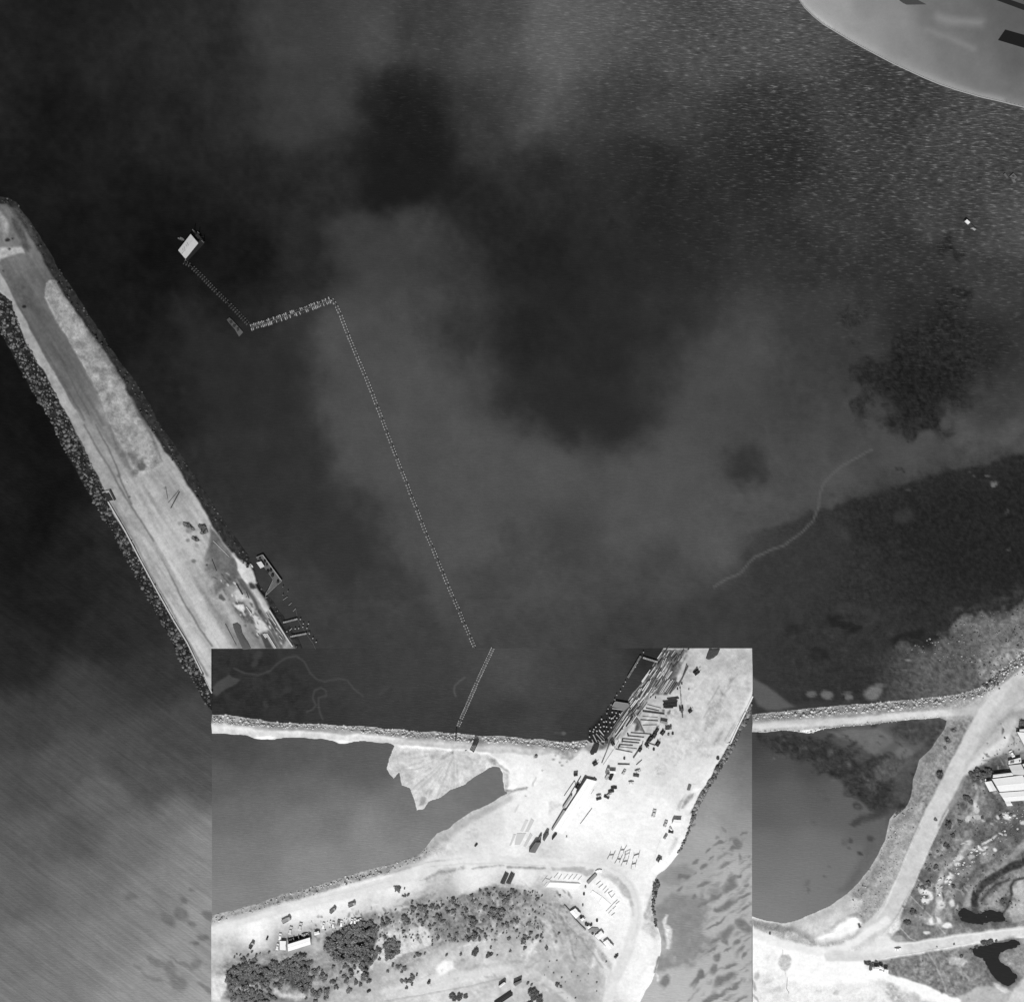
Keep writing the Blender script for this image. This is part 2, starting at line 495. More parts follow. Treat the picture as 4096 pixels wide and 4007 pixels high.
M.streak[:] = np.where(mm > 0, .38, 0.0) * sstep(0, 60, mm)
M.tone['water'] += 3.0 * M.n[26] + 2.0 * M.n[70] + 4 * M.n[220] * (M.V < 2400)
M.grain['water'][:] = .10
# wavelets, strongest in the far right corner
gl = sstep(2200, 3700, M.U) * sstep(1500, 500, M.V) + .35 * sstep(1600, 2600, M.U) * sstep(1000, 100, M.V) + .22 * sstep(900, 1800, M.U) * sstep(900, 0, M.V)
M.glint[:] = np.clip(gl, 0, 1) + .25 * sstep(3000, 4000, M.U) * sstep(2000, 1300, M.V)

# soft darker and paler clouds in the water
for (x, y, a, b, an, v) in [(765, 310, 60, 75, 80, 34), (740, 370, 40, 35, 0, 33), (1140, 790, 120, 60, 15, 46), (1415, 885, 40, 38, 0, 40), (1090, 1005, 60, 40, 0, 66),
                            (1560, 600, 50, 30, 0, 58), (1170, 300, 70, 40, 0, 50), (1480, 300, 80, 60, 20, 44), (1960, 420, 40, 60, 0, 80)]:
    M.blob(x * 2.1048, y * 2.1048, a * 2.1048, b * 2.1048, an, v, .7, a=.75, warp=30, grain=.1)
# drifting sediment: soft-edged pale and dark tongues
for q, v, so, a in [("W 330 560 470 640 590 640 590 760 640 930 720 1000 760 1090 620 1120 480 960 380 800", 50, 60, .7), ("W 605 640 640 570 720 560 830 660 900 720 950 790 1060 830 1180 850 1300 780 1360 860 1340 980 1200 1040 1040 960 900 1010 840 1130 740 960 660 900 630 780", 79, 80, .65), ("W 920 640 980 520 1120 470 1340 440 1330 600 1240 700 1200 820 1100 830 990 760", 43, 110, .55),
                    ("W 520 -60 690 -60 680 120 620 260 540 300 500 140", 66, 110, .6), ("W 1000 -60 1160 -60 1150 60 1080 220 1000 260", 94, 90, .7), ("W 690 160 790 130 860 240 840 380 740 400 690 300", 34, 80, .7), ("W 620 430 760 400 850 470 830 540 700 600 640 560", 66, 60, .6), ("W 1300 640 1420 640 1480 760 1380 900 1280 820", 70, 90, .6)]:
    M.fill(q, v, so * 1.3, 34, 3, 70, None, 'water', a)
# weed patches
for (x, y, a, b, an, v) in [(1795, 480, 22, 12, 0, 42), (1825, 545, 16, 12, 0, 42), (1800, 600, 40, 18, -35, 44), (1760, 640, 55, 28, -20, 42), (1740, 690, 50, 34, 0, 38),
                            (1800, 680, 70, 50, 0, 42), (1700, 730, 70, 28, 10, 38), (1770, 740, 60, 48, 0, 36), (1740, 790, 45, 30, 0, 40), (1720, 828, 10, 7, 0, 44), (1620, 600, 18, 30, 0, 52), (1640, 760, 16, 28, 0, 50), (1700, 890, 7, 5, 0, 52)]:
    M.blob(x * 2.1048, y * 2.1048, a * 2.5, b * 2.5, an, v - 3, .5, a=.85, warp=50, tex=12, sc=10, grain=.6)
# seagrass meadow in front of the shore
MEADOW = pts("c 420 880 480 830 540 800 700 765 860 715 1000 665 1120 635 1250 600 1350 560 1480 520 1600 490 1750 450 1860 425 1946 400 2200 340 2200 1700 535 1700 535 1420 500 1300 440 1150 400 1000")
M.fill(MEADOW, 45, 12, 14, 8, 10, .46, 'water', .92, fu=(2860, 3330))
M.fill(pts("c 1050 700 1400 570 1700 480 2200 380 2200 1150 1700 1180 1450 1150 1250 1000"), 36, 150, 60, 8, 10, .5, 'water', .9)
M.fill(pts("c 560 850 900 740 1050 800 1000 1000 800 1300 560 1350 450 1100"), 54, 90, 40, 5, 26, .22, 'water', .8)
M.fill(pts("c 700 1300 1000 1250 1250 1180 1300 1420 1100 1561 700 1600"), 52, 60, 40, 10, 26, .42, 'water', .7)
for (x, y, a, b, an, v) in [(990, 1290, 60, 18, 25, 30), (1060, 1330, 40, 16, -20, 30), (960, 1250, 40, 14, 0, 32), (1020, 1200, 60, 30, 0, 58), (880, 1440, 60, 16, 20, 36), (1380, 1340, 60, 18, -20, 30), (1300, 1370, 50, 14, -25, 30), (740, 1330, 40, 30, 0, 40),
                            (1120, 1220, 40, 20, 20, 56), (980, 800, 70, 25, 35, 58), (1330, 740, 60, 40, 0, 56), (1790, 562, 20, 9, 10, 120), (1760, 525, 14, 7, 0, 92), (1650, 508, 12, 6, 0, 92), (1680, 527, 9, 5, 0, 88), (1870, 905, 14, 8, 0, 80), (1340, 605, 14, 8, 0, 70), (1860, 715, 8, 18, 40, 70)]:
    u, v_ = 2600 + .76876 * x, 1500 + .76876 * y
    M.blob(u, v_, a * .77, b * .77, an, v, .5, a=.8, warp=14, tex=3, grain=.3)
# dragged channel through the weed
M.line("c 330 1105 400 1060 470 1030 550 945 620 910 700 885 790 820 850 760 880 680 885 620 905 565 940 520 1000 475 1075 432 1160 390", 92, 8, 4, 3, layer='water', a=.8)
M.line("c 540 225 600 270 625 340 632 420 620 470 650 540", 78, 5, 4, 3, layer='water', a=.4)
# tidal flat of pale gravel at the right
M.fill(pts("c 1180 1500 1290 1450 1400 1385 1500 1335 1650 1265 1800 1225 1946 1185 2200 1150 2200 1800 1150 1800 1150 1561"), 92, 70, 60, 22, 10, .5, 'water', .95, fu=(3380, 3760))
M.fill(pts("c 1620 1290 1800 1250 2200 1190 2200 1420 1900 1440 1700 1400"), 112, 40, 30, 26, 10, .5, 'water', .9)
M.fill(pts("c 1720 1440 1850 1400 2200 1330 2200 1700 1750 1600"), 150, 40, 30, 40, 10, .5, 'water', .9)
M.fill(pts("c 1280 1430 1480 1350 1660 1270 1946 1180 1946 1160 1640 1240 1460 1320 1270 1400"), 36, 14, 30, 8, 10, .5, 'water', .8)
M.line("c 1500 1330 1700 1300 1946 1270", 150, 10, 14, 14, tex=30, sc=10, layer='water', a=.35)
for (x, y, a, b, v) in [(870, 305, 62, 44, 120), (925, 255, 40, 22, 100), (540, 325, 55, 30, 112), (430, 310, 32, 24, 105), (700, 340, 28, 24, 108), (690, 300, 40, 18, 84), (960, 260, 25, 22, 70), (690, 375, 40, 12, 60),
                        (1140, 70, 14, 8, 130), (1300, 90, 12, 9, 130), (580, 140, 40, 20, 40), (470, 40, 60, 30, 40)]:
    M.blob(3000 + .5632 * x, 2600 + .5632 * y, a * .56, b * .56, 0, v, .3, a=.85, warp=10, tex=6, grain=.35)
M.fill("F 10 180 60 215 110 245 160 285 220 330 280 375 320 395 200 420 120 420 60 390 20 320", 92, 8, 6, 3, 26, .12, 'water', .9)
# lagoon water
lag = samples("F 50 660 74 150 800 88 300 1000 104 100 1150 100 500 1050 100 650 1150 104 420 850 84 600 1200 106 G 100 100 104 300 100 108 100 300 112 400 300 114 100 500 118 400 500 120 250 700 124 600 300 114 700 450 116 20 780 128 500 720 122 200 830 130 600 620 118 750 200 98")
lm = sstep(-40, 6, M.poly_sd(LAGOON, 3))
lag = [(a, b, c - (12 if b < 3300 else 4)) for a, b, c in lag]
M.idw(lag, 'water', lm)
M.grain['water'] = M.grain['water'] * (1 - lm) + .08 * lm
M.glint *= (1 - lm)
WEED = pts("F 20 590 150 600 300 600 430 605 560 640 700 720 800 760 900 745 1000 760 1180 740 1250 690 1320 600 1380 520 1450 480 1420 560 1340 680 1240 780 1180 900 1150 1040 1100 1120 1000 1180 880 1120 800 1080 720 1020 650 950 560 880 430 800 300 740 160 690 60 640")
M.fill(WEED, 52, 16, 22, 16, 10, .6, 'water', .95)
M.fill("F 880 850 960 790 1060 760 1150 760 1140 860 1060 920 960 940 890 930", 92, 20, 12, 12, 10, .5, 'water', .85)
M.fill("F 1020 860 1150 760 1300 660 1380 560 1300 700 1180 900 1120 1080 1020 1100", 84, 16, 10, 8, 26, .25, 'water', .7)
M.fill("F 560 580 640 565 800 565 920 560 1000 600 1010 660 940 690 900 740 820 720 740 660 640 620", 108, 10, 10, 4, 26, .15, 'water', .9)
M.fill("F 1020 500 1250 490 1360 480 1400 510 1330 620 1200 660 1050 640 1000 560", 66, 20, 26, 14, 10, .5, 'water', .8)
M.fill("F 1010 720 1060 690 1130 690 1170 730 1140 760 1050 760", 112, 8, 8, 5, 26, .2, 'water', .8)
M.fill("F 1200 800 1230 750 1290 700 1370 560 1420 520 1400 570 1330 700 1280 720", 110, 5, 4, 4, 26, .1, 'water', .6)
M.fill("F 730 1240 800 1170 900 1130 1010 1110 1000 1200 960 1240 G 960 120 880 140 760 180 720 175", 62, 12, 10, 8, 26, .3, 'water', .85)
rw = random.Random(8)
for k in range(190):
    x, y = rw.uniform(100, 1400), rw.uniform(500, 1150)
    if y < 540 + (x < 500) * 60 or y > 700 + .42 * x or x > 1460 - .42 * (y - 480): continue
    M.blob(3000 + .5632 * x, 2600 + .5632 * y, rw.uniform(4, 20), rw.uniform(3, 10), rw.uniform(-40, 60), rw.choice((40, 48, 56, 66, 84, 96)), .6, a=rw.uniform(.35, .8), warp=12, tex=8, sc=10, grain=.5)
M.fill("G 950 280 980 150 1030 80 1000 60 930 140 840 280 780 420 700 560 620 640 700 640 800 540 900 400", 92, 20, 10, 5, 26, .2, 'water', .7)
for (x, y, a, b, v) in [(765, 1110, 34, 24, 58), (500, 1000, 40, 18, 84), (540, 1060, 24, 20, 84), (760, 1225, 30, 14, 66)]:
    M.blob(3000 + .5632 * x, 2600 + .5632 * y, a * .56, b * .56, 25, v, .35, a=.9, warp=5, grain=.2)
M.blob(3000 + .5632 * 764, 2600 + .5632 * 1112, 11, 7, 0, 88, .4, a=.8, warp=2)
for (x, y, a, b, v) in [(715, 290, 20, 18, 70), (860, 268, 24, 18, 66), (780, 378, 20, 14, 60), (665, 300, 26, 26, 94), (700, 340, 14, 12, 88), (530, 535, 14, 10, 88), (420, 640, 14, 12, 96), (570, 465, 16, 8, 100), (455, 155, 26, 20, 92), (540, 180, 20, 12, 96), (410, 590, 20, 30, 104), (740, 175, 24, 14, 64)]:
    M.blob(3000 + .5632 * x, 3200 + .5632 * y, a * .56, b * .56, 20, v, .4, a=.9, warp=5, grain=.15)
# kelp and ripples in the pale outer water
for (x, y, a, b, an) in [(710, 1330, 28, 20, 20), (905, 1452, 58, 22, 38), (980, 1432, 42, 34, 20), (1040, 1478, 30, 14, 20), (990, 1355, 22, 14, 30), (1030, 1300, 14, 12, 0), (1125, 1430, 32, 24, 30), (1100, 1555, 34, 20, 10), (1050, 1590, 24, 12, 0),
                         (850, 1680, 56, 18, 35), (820, 1760, 70, 12, 25), (925, 1730, 30, 50, -20), (965, 1800, 46, 50, 0), (740, 1710, 26, 14, 20), (1110, 1830, 52, 14, 35), (980, 1690, 80, 10, 30), (1055, 1700, 24, 24, 0)]:
    M.blob(.7389 * x, 2600 + .7389 * y, a * .74, b * .74, an, 100 if y < 1600 else 112, .35, a=.75, warp=10, tex=4, grain=.15)

# ---- mole ground tones
L_ = 'land'
mole_t = samples("A 0 250 110 60 350 128 20 450 125 150 600 130 100 650 112 250 800 104 200 900 100 300 1100 98 400 1300 100 500 1500 104 600 1700 112 750 1850 135 B 700 100 150 800 300 165 950 500 178 1100 600 192 1300 500 190 1150 700 196 1300 800 198 1200 1000 204 1400 1100 202 1450 900 206 1500 1300 196 1450 1450 208 1600 1500 200 1550 1700 216 1500 1850 214 1700 1700 208 1650 1200 140 1850 1500 175 D 500 900 190 300 700 190 200 1000 208 300 1250 214 800 1200 150 900 1300 160 1100 1300 150")
mole_t = [(a, b, c * (.87 if b > 1700 else .95)) for a, b, c in mole_t]
M.idw(mole_t, L_, (sd_mole > -80).astype(np.float32))
AL = (M.U * .545 + M.V * .838); AC = (M.U * .838 - M.V * .545)      # along and across the breakwater
lay = fbm(AL / 9, AC, 16, 901, 3) * .6 + fbm(AL / 16, AC, 40, 931, 2) * .5
M.tone[L_] *= 1 + .13 * lay * (sd_mole > -80)
M.grain[L_][:] = .13
M.line(NE_EDGE, 22, 30, 4, 5, 4, 10, .2); M.line(SW_EDGE, 26, 34, 4, 12, 10, 10, .4)  # first line paints the shadow along the harbour-side waterline
M.fill(pts(NE_EDGE) + pts(NE_IN)[::-1], 46, 4, 4, 12, 10, .34, h=1.2, a=.97)
M.fill(pts(SW_EDGE) + pts(SW_IN)[::-1], 30, 4, 4, 12, 10, .5, h=1.6, a=.97)
M.fill("A 0 740 60 830 130 960 200 1090 280 1250 360 1400 450 1560 540 1720 640 1880 560 1904 400 1620 330 1480 290 1430 200 1250 120 1050 100 970 0 890", 158, 4, 4, 6, 26)
M.fill("A 640 1880 B 700 60 820 280 900 440 1000 640 1100 830 1010 870 870 660 800 490 690 250 600 80 A 560 1900", 158, 12, 6, 4, 26)
M.fill("A 0 270 30 280 70 350 90 430 60 460 0 400", 148, 10, 8, 12, 26, .25)
M.fill("A 0 540 60 560 180 560 210 610 120 625 40 630 0 640", 178, 8, 8, 10, 26, .2)
M.fill("A 100 330 140 340 190 430 250 560 240 600 180 560 130 430", 66, 9, 6, 10, 26, .3, a=.8)
M.fill("A 90 240 150 260 200 340 280 480 330 600 290 580 200 420 120 320", 92, 10, 8, 12, 26, .3, a=.7)
M.fill("A 10 660 60 720 100 820 160 900 230 940 260 1000 200 1010 120 900 60 820 20 740", 82, 10, 8, 8, 26, .25, a=.8)
M.line("A 60 820 130 960 220 1110 330 1310 470 1550 650 1860", 84, 7, 4, 3, a=.55)
M.line("A 400 1150 520 1330 560 1500 700 1740 800 1900", 86, 10, 6, 4, a=.5)
M.line("A 470 1400 560 1590 690 1830", 80, 6, 4, 3, a=.5)
HEAP = pts("A 355 850 365 820 400 795 432 800 470 870 500 930 570 1020 600 1080 635 1105 700 1200 800 1340 900 1500 960 1600 1000 1690 1090 1870 B 1200 150 1260 300 1150 380 1050 360 1000 290 950 170 880 90 850 0 A 800 1800 770 1690 720 1590 650 1480 600 1370 540 1280 480 1180 420 1090 380 1000 345 940")
M.fill(HEAP, 148, 5, 6, 20, 26, .42, h=3.2, slope=55)
M.fill("B 880 120 960 200 1010 330 1050 400 1020 400 960 300 900 200 860 80 830 0 860 0", 108, 8, 6, 8, 26, .3, a=.8)
M.fill("B 900 40 980 120 1050 260 1120 340 1100 350 1010 300 960 180", 118, 8, 8, 16, 26, .4, a=.6)
for ln, v, wd in [("B 650 0 760 200 880 390 960 540 1050 680 1180 900 1300 1130 1400 1330 1500 1500 1620 1680", 108, 8), ("B 740 0 830 170 900 330 990 560 1010 600", 96, 6),
                  ("B 870 600 960 770 1060 950 1150 1130 1260 1320 1340 1450 1420 1610 1500 1750 1590 1900", 124, 8), ("B 1180 900 1310 1120 1430 1340 1560 1560", 164, 14), ("B 930 620 1100 950 1250 1220", 165, 8)]:
    M.line(ln, v, wd, 4, 3, a=.85)
M.fill("B 1600 880 1612 780 1700 880 1760 1000 1830 1100 1800 1180 1820 1230 1720 1230 1650 1300 1620 1180 1580 1120 1570 1010", 104, 8, 8, 8, 26, .25)
M.fill("D 330 380 380 330 410 480 480 560 470 720 440 900 390 980 370 800 340 600", 150, 20, 12, 12, 26, .3, a=.5)
for q in ("B 1400 740 1440 738 1490 800 1470 805 1430 775 1400 765", "B 1512 758 1570 754 1592 812 1560 830 1535 800", "B 1470 850 1500 845 1530 885 1490 882"):
    M.fill(q, 36, 3, 4, 0)
for (x, y, r_, v) in [(65, 500, 16, 45), (100, 490, 9, 50), (80, 570, 10, 70), (190, 1005, 14, 34), (30, 730, 10, 70), (185, 860, 16, 78)]:
    M.blob(.5252 * x, 700 + .5252 * y, r_ * .55, r_ * .45, 0, v, .3, 'land', 1, 4)
for (x, y, r_, v) in [(1370, 745, 16, 150), (1445, 800, 24, 140), (1440, 880, 14, 120), (1505, 915, 14, 150), (1580, 1063, 9, 60), (1480, 1030, 18, 110), (1090, 320, 30, 90), (1040, 360, 22, 105), (995, 550, 9, 70), (980, 430, 5, 90), (915, 380, 14, 110), (1268, 480, 10, 120), (1280, 560, 10, 140)]:
    M.blob(.5252 * x, 1700 + .5252 * y, r_ * .55, r_ * .5, 0, v, .4, 'land', .9, 4)
M.fill("D 630 310 655 310 700 370 820 440 870 540 920 650 900 662 850 640 820 660 760 600 700 500 690 420", 218, 4, 4, 5, 26)
M.fill("D 860 720 920 710 990 830 1060 940 1010 970 950 870 880 760", 212, 4, 4, 5, 26)
M.fill("D 860 880 900 960 960 1040 1060 1130 1130 1230 1200 1340 1180 1370 1100 1250 1030 1160 960 1190 920 1210 900 1120 870 980", 208, 6, 5, 8, 26)
M.fill("D 640 760 720 700 790 810 860 840 880 980 830 830 700 830", 206, 6, 5, 10, 26, a=.8)
M.fill("D 690 580 760 590 860 760 950 920 1040 1060 1200 1330 1225 1380 1180 1380 1090 1220 990 1060 900 900 820 760 740 680", 92, 4, 3, 5, 26)
M.fill("D 830 640 860 640 910 700 880 715 850 700", 70, 4, 4, 8, 10)
M.fill("D 650 870 720 850 780 860 830 940 870 1030 900 1090 860 1080 790 1080 740 1010 680 960", 88, 6, 6, 26, 10, .45, a=.85)
M.fill("D 660 630 760 660 800 760 740 760 700 700", 95, 8, 8, 26, 10, .4, a=.6)
rd = random.Random(41)
for k in range(75):                         # litter of the breakwater yard
    t = rd.random(); x, y = 560 + 560 * t + rd.uniform(-150, 130), 560 + 760 * t + rd.uniform(-60, 60)
    if (x - 600) * .81 - (y - 300) * .56 > 60: continue
    M.blob(700 + .3597 * x, 2100 + .3597 * y, rd.uniform(2, 11), rd.uniform(1.5, 5), 54 + rd.uniform(-25, 25), rd.choice((58, 72, 90, 110, 210, 216)), .5, 'land', .75, 6, 14, 10, .4)
M.fill("D 665 885 770 878 785 930 770 965 700 930", 214, 3, 2, 2)
M.fill("D 495 770 530 765 575 825 540 840 500 810", 92, 3, 3, 4)
M.fill("D 950 1215 1000 1190 1100 1370 1020 1370", 72, 3, 2, 4)
M.fill("D 1030 1165 1060 1170 1170 1370 1110 1370", 98, 3, 2, 4)
M.fill("D 1060 1050 1110 1050 1250 1310 1210 1330", 96, 5, 3, 8, 10)
M.fill("D 1230 1290 1300 1290 1320 1370 1190 1370", 150, 5, 4, 12, 10, .3)

# ---- mainland ground tones
ml = (sd_land > -120) & (M.U > 2850)
gt = samples("F 1700 300 190 1900 60 150 1800 150 140 1800 480 170 1500 900 150 1700 1050 140 1900 1150 120 1600 1200 160 1400 700 150 G 1400 100 155 1300 400 150 1500 300 145 1650 200 110 1800 200 118 1900 100 120 1250 600 150 1400 600 165 1350 750 205 1200 850 165 1450 900 195 1650 350 150 1700 450 120 1850 300 125 1550 650 130 1750 680 150 1900 650 175 1900 780 185 1100 950 200 1000 1200 150 1200 1250 140 1350 1200 150 1450 1100 165 1700 1300 165 1600 1380 178 1850 1120 150 1900 1400 190 500 1200 250 200 1250 244 100 1350 232 400 1380 232 700 1350 236 900 1380 228 1100 1320 215 100 1150 244 800 1250 248 900 700 180 700 880 215 500 850 205")
M.idw(gt, L_, ml.astype(np.float32))
M.tone[L_] += 7 * M.n[26] * ml
M.grain[L_][:] = np.where(ml, .26, M.grain[L_])
# the scrub east of the road
SCRUB = pts("F 1946 700 1840 720 1700 760 1600 830 1540 890 1500 960 1440 1080 1350 1243 G 1380 60 1280 260 1180 480 1120 620 1090 740 1060 850 1060 920 1000 970 1040 1005 1200 985 1450 945 1700 915 2300 850 F 2300 700")
M.fill(SCRUB, 122, 6, 8, 32, 26, .5, a=.85)
M.fill("F 1560 880 1640 820 1800 760 1830 860 1700 880 1660 960 1700 1000 1640 960 1580 930", 84, 10, 10, 20, 26, .5, a=.9)
M.fill("F 1700 1010 1780 1080 1946 1080 1946 1240 1700 1243 1640 1200 1740 1130", 92, 14, 12, 24, 26, .5, a=.85)
M.fill("G 1600 180 1700 110 1840 160 1946 110 2200 100 2200 260 1946 250 1850 340 1700 400 1600 480 1500 560 1440 620 1450 720 1480 760 1520 720 1560 600 1650 520 1760 400 1700 300 1580 300", 96, 12, 10, 24, 26, .5, a=.8)
M.fill("G 1440 700 1450 640 1540 580 1600 520 1560 620 1520 700 1480 760", 112, 6, 5, 6, 26, .2)
for q, v in [("G 1500 720 1560 590 1640 540 1760 460 1946 260 1946 330 1800 470 1640 580 1570 700 1540 760 1490 760", 158), ("G 1700 740 1660 740 1700 640 1800 590 1830 600 1810 700", 160), ("G 1860 600 1946 540 1946 860 1850 860 1830 800", 182)]:
    M.fill(q, v, 8, 6, 10, 26, .25, a=.85)
M.line("G 2000 400 1900 440 1800 490 1720 540 1640 590 1600 640 1590 700 1600 780", 56, 30, 6, 6, 14, 10, .4)
M.line("G 1946 540 1870 560 1845 600 1850 660 1830 730 1790 790", 62, 9, 4, 5, 8, 10, .3)
M.line("G 1640 700 1680 640 1740 590 1830 560", 74, 9, 4, 4, 10, 10, .3)
M.fill("G 1760 710 1830 640 1840 700 1800 750", 66, 6, 5, 18, 10, .4, a=.8)
for (x, y, a, b, an, v) in [(1490, 405, 26, 16, 30, 240), (1475, 455, 28, 14, 0, 232), (1580, 345, 24, 12, 10, 235), (1640, 325, 34, 14, 10, 235), (1722, 330, 16, 14, 0, 240), (1560, 390, 24, 14, 0, 190), (1700, 262, 50, 9, 28, 225), (1650, 290, 22, 8, 30, 220), (1780, 230, 24, 7, -25, 215),
                            (1820, 105, 40, 24, -20, 232), (1750, 115, 22, 12, -30, 205), (1880, 100, 14, 8, 0, 225), (1930, 150, 18, 14, 0, 215), (1410, 560, 36, 16, 40, 236), (1430, 525, 18, 12, 30, 236), (1350, 560, 24, 40, 0, 205), (1330, 640, 24, 50, 0, 200), (1340, 730, 30, 40, 0, 225), (1230, 700, 24, 22, 0, 240), (1230, 650, 50, 16, -20, 232), (1300, 850, 44, 26, 0, 246), (1390, 880, 44, 22, -10, 244), (1260, 680, 22, 14, 0, 240), (1590, 40, 16, 50, 10, 205), (1540, 130, 20, 30, -20, 200), (1600, 110, 40, 16, 0, 195), (1240, 930, 16, 12, 0, 225), (1420, 720, 20, 30, 0, 210), (1530, 285, 30, 8, 20, 220), (1640, 130, 16, 10, 0, 200)]:
    M.blob(3000 + .5632 * x, 3200 + .5632 * y, a * .56, b * .56, -an, v, .35, 'land', .92, 9, 10, 10, .2)
for q in ("G 1540 300 1480 400 1400 480 1330 560 1320 700 1310 800", "G 1560 280 1520 350 1470 400", "F 1600 1000 1580 1100 1560 1200 G 1580 60 1540 130"):
    M.line(q, 200, 16, 8, 8, 14, 10, .25, a=.6)
M.line("G 1130 670 1200 740 1270 810 1340 900 1380 940", 196, 3, 2, 2, a=.7)
M.line("G 1060 900 1130 970 1170 985", 206, 4, 2, 2, a=.7)
# causeway and the slopes round the lagoon
M.fill("F -200 470 20 455 400 415 800 380 1200 345 1480 310 1600 300 1560 380 1300 400 1000 430 700 450 400 480 20 495 -200 500", 168, 4, 5, 26, 10, .5)
M.fill("F 1480 310 1640 255 1700 200 1946 -20 1946 60 1780 230 1640 330 1560 370", 165, 10, 10, 40, 10, .5, a=.9)
M.fill("F 1640 110 1720 60 1946 -20 2100 -60 2100 60 1900 110 1760 200 1690 190", 142, 16, 14, 36, 10, .5)
M.fill("F 1640 180 1760 180 1760 230 1680 240", 70, 6, 8, 20, 10, .4, a=.8)
M.fill("F 1400 500 1640 455 1600 540 1520 680 1440 800 1340 960 1240 1140 1180 1243 1050 1243 1100 1120 1180 900 1280 720", 148, 6, 6, 16, 10, .42)
M.fill("F 1440 540 1600 460 1640 455 1560 620 1480 760 1420 820 1400 760 1440 680", 124, 10, 8, 16, 10, .4, a=.6)
M.fill("G 1040 70 1230 0 1180 140 1120 320 1060 480 1000 620 930 780 800 920 760 830 680 820 700 700 800 570 900 420 960 280", 168, 6, 6, 12, 10, .36)
M.line("G 1010 90 960 290 920 380 870 480 800 590 700 690 560 780", 190, 9, 5, 4, 8, 10, a=.6)
M.line("G 1040 200 990 360 940 470 840 600 740 710 640 770", 138, 14, 8, 6, 8, 10, a=.5)
M.line("F 1600 520 1500 700 1420 860 1330 1020 1240 1200", 120, 9, 5, 5, 10, 10, .4, a=.6)
for (x, y, a, b, v) in [(1440, 560, 14, 20, 70), (1400, 630, 14, 26, 72), (1380, 685, 9, 14, 70), (1250, 555, 18, 14, 60), (1340, 880, 26, 34, 64), (1310, 950, 10, 12, 110), (1250, 1100, 12, 14, 104), (1300, 1040, 12, 16, 110)]:
    M.blob(3000 + .5632 * x, 2600 + .5632 * y, a * .56, b * .56, -50, v, .35, 'land', .9, 5, 6, 10, .3)
M.fill("G 20 840 120 855 260 890 400 950 460 1000 480 1045 300 1010 150 950 20 905", 186, 6, 6, 14, 10, .4)
M.fill("G 470 1010 600 1000 700 960 780 900 820 850 900 800 860 910 760 985 680 1030 560 1050 480 1045", 196, 5, 6, 22, 10, .45)
M.fill("G 230 870 330 850 460 800 560 750 690 670 780 720 780 800 700 830 640 860 560 930 460 990 380 960 280 900", 206, 14, 8, 8, 26, .15, h=1.0)
M.fill("G 450 995 560 945 640 880 690 845 755 830 785 870 760 920 700 960 640 990 540 1003", 248, 13, 10, 4, 26, .08, h=1.0)
M.fill("G 640 770 700 740 720 760 660 790", 186, 6, 6, 5, 26, a=.7)
M.fill("G 758 870 770 865 790 900 775 905", 90, 3, 3, 10)
# white sand apron
SAND = pts("G -200 900 20 950 200 1015 400 1085 600 1115 800 1135 820 1195 1000 1250 1200 1315 1400 1385 1500 1440 1500 1480 1350 1470 1200 1400 1000 1300 900 1260 700 1300 500 1320 300 1290 200 1280 20 1250 -200 1250")
M.fill(SAND, 253, 12, 12, 3, 26, .05)
M.fill("G -200 1230 100 1180 200 1200 250 1300 500 1330 700 1300 900 1280 960 1330 1080 1433 1080 1700 -200 1700", 236, 26, 18, 10, 26, .16, a=.85)
M.fill("G 10 1020 120 1020 200 1060 200 1160 130 1200 60 1220 10 1200", 242, 18, 14, 8, 26, .14, a=.8)
M.fill("G 205 1110 225 1080 270 1090 290 1130 280 1180 250 1210 215 1190 200 1150", 200, 5, 5, 12, 10, .3)
M.line("G 228 1050 232 1110 238 1180 250 1230 255 1310", 190, 3, 2, 2, a=.75)
for (x, y, a, b, v) in [(25, 1290, 12, 50, 160), (50, 1240, 22, 20, 175), (610, 1370, 20, 14, 190), (30, 1390, 12, 50, 170), (200, 1330, 60, 22, 210), (120, 1280, 40, 12, 208), (480, 1360, 30, 12, 216), (860, 1400, 40, 14, 214), (760, 1330, 26, 8, 222)]:
    M.blob(3000 + .5632 * x, 3200 + .5632 * y, a * .56, b * .56, -20, v, .5, 'land', .8, 10, 8, 10, .2)
# roads
M.line("F -300 535 20 527 300 520 600 505 900 482 1200 460 1400 440 1650 415", 192, 31, 5, 3, 3, 26, .05)
M.line("F 20 515 700 480 1200 445", 188, 4, 4, 2, a=.4); M.line("F 20 540 700 512 1200 475", 190, 5, 4, 2, a=.4)
M.fill("F 330 578 430 560 560 548 520 566 440 588", 240, 3, 3, 3, 26)
RD = "F 2100 60 1946 190 1850 270 1740 370 1660 470 1580 610 1500 770 1420 920 1330 1090 1260 1230 G 1270 180 1180 380 1100 560 1040 680 960 800 880 890 800 960"
M.line(RD, 205, 72, 5, 3, 3, 26, .05)
M.fill("F 1946 195 1800 330 1700 440 1640 560 1560 740 1500 860 1540 880 1620 820 1700 770 1780 740 1830 690 1840 600 1900 500 1890 440 1946 410", 192, 10, 6, 4, 26, .07)
M.fill("F 1760 640 1830 590 1840 620 1800 690 1700 760 1610 815 1540 870 1520 880 1560 800 1660 720", 222, 10, 6, 3, 26, .05, a=.9)
M.fill("F 1946 410 1850 420 1760 500 1660 640 1600 720 1700 600 1800 500 1900 460 1946 470", 158, 12, 8, 5, 26, .08, a=.8)
M.line("F 1946 330 1800 440 1680 580 1580 740", 168, 8, 7, 3, a=.5)
M.fill("F 1840 600 1900 560 1930 690 1840 700 1800 710", 176, 6, 5, 5, 26, .12)
M.line("G 1330 0 1240 200 1150 400 1070 570 1000 700 930 820", 196, 16, 12, 3, a=.5)
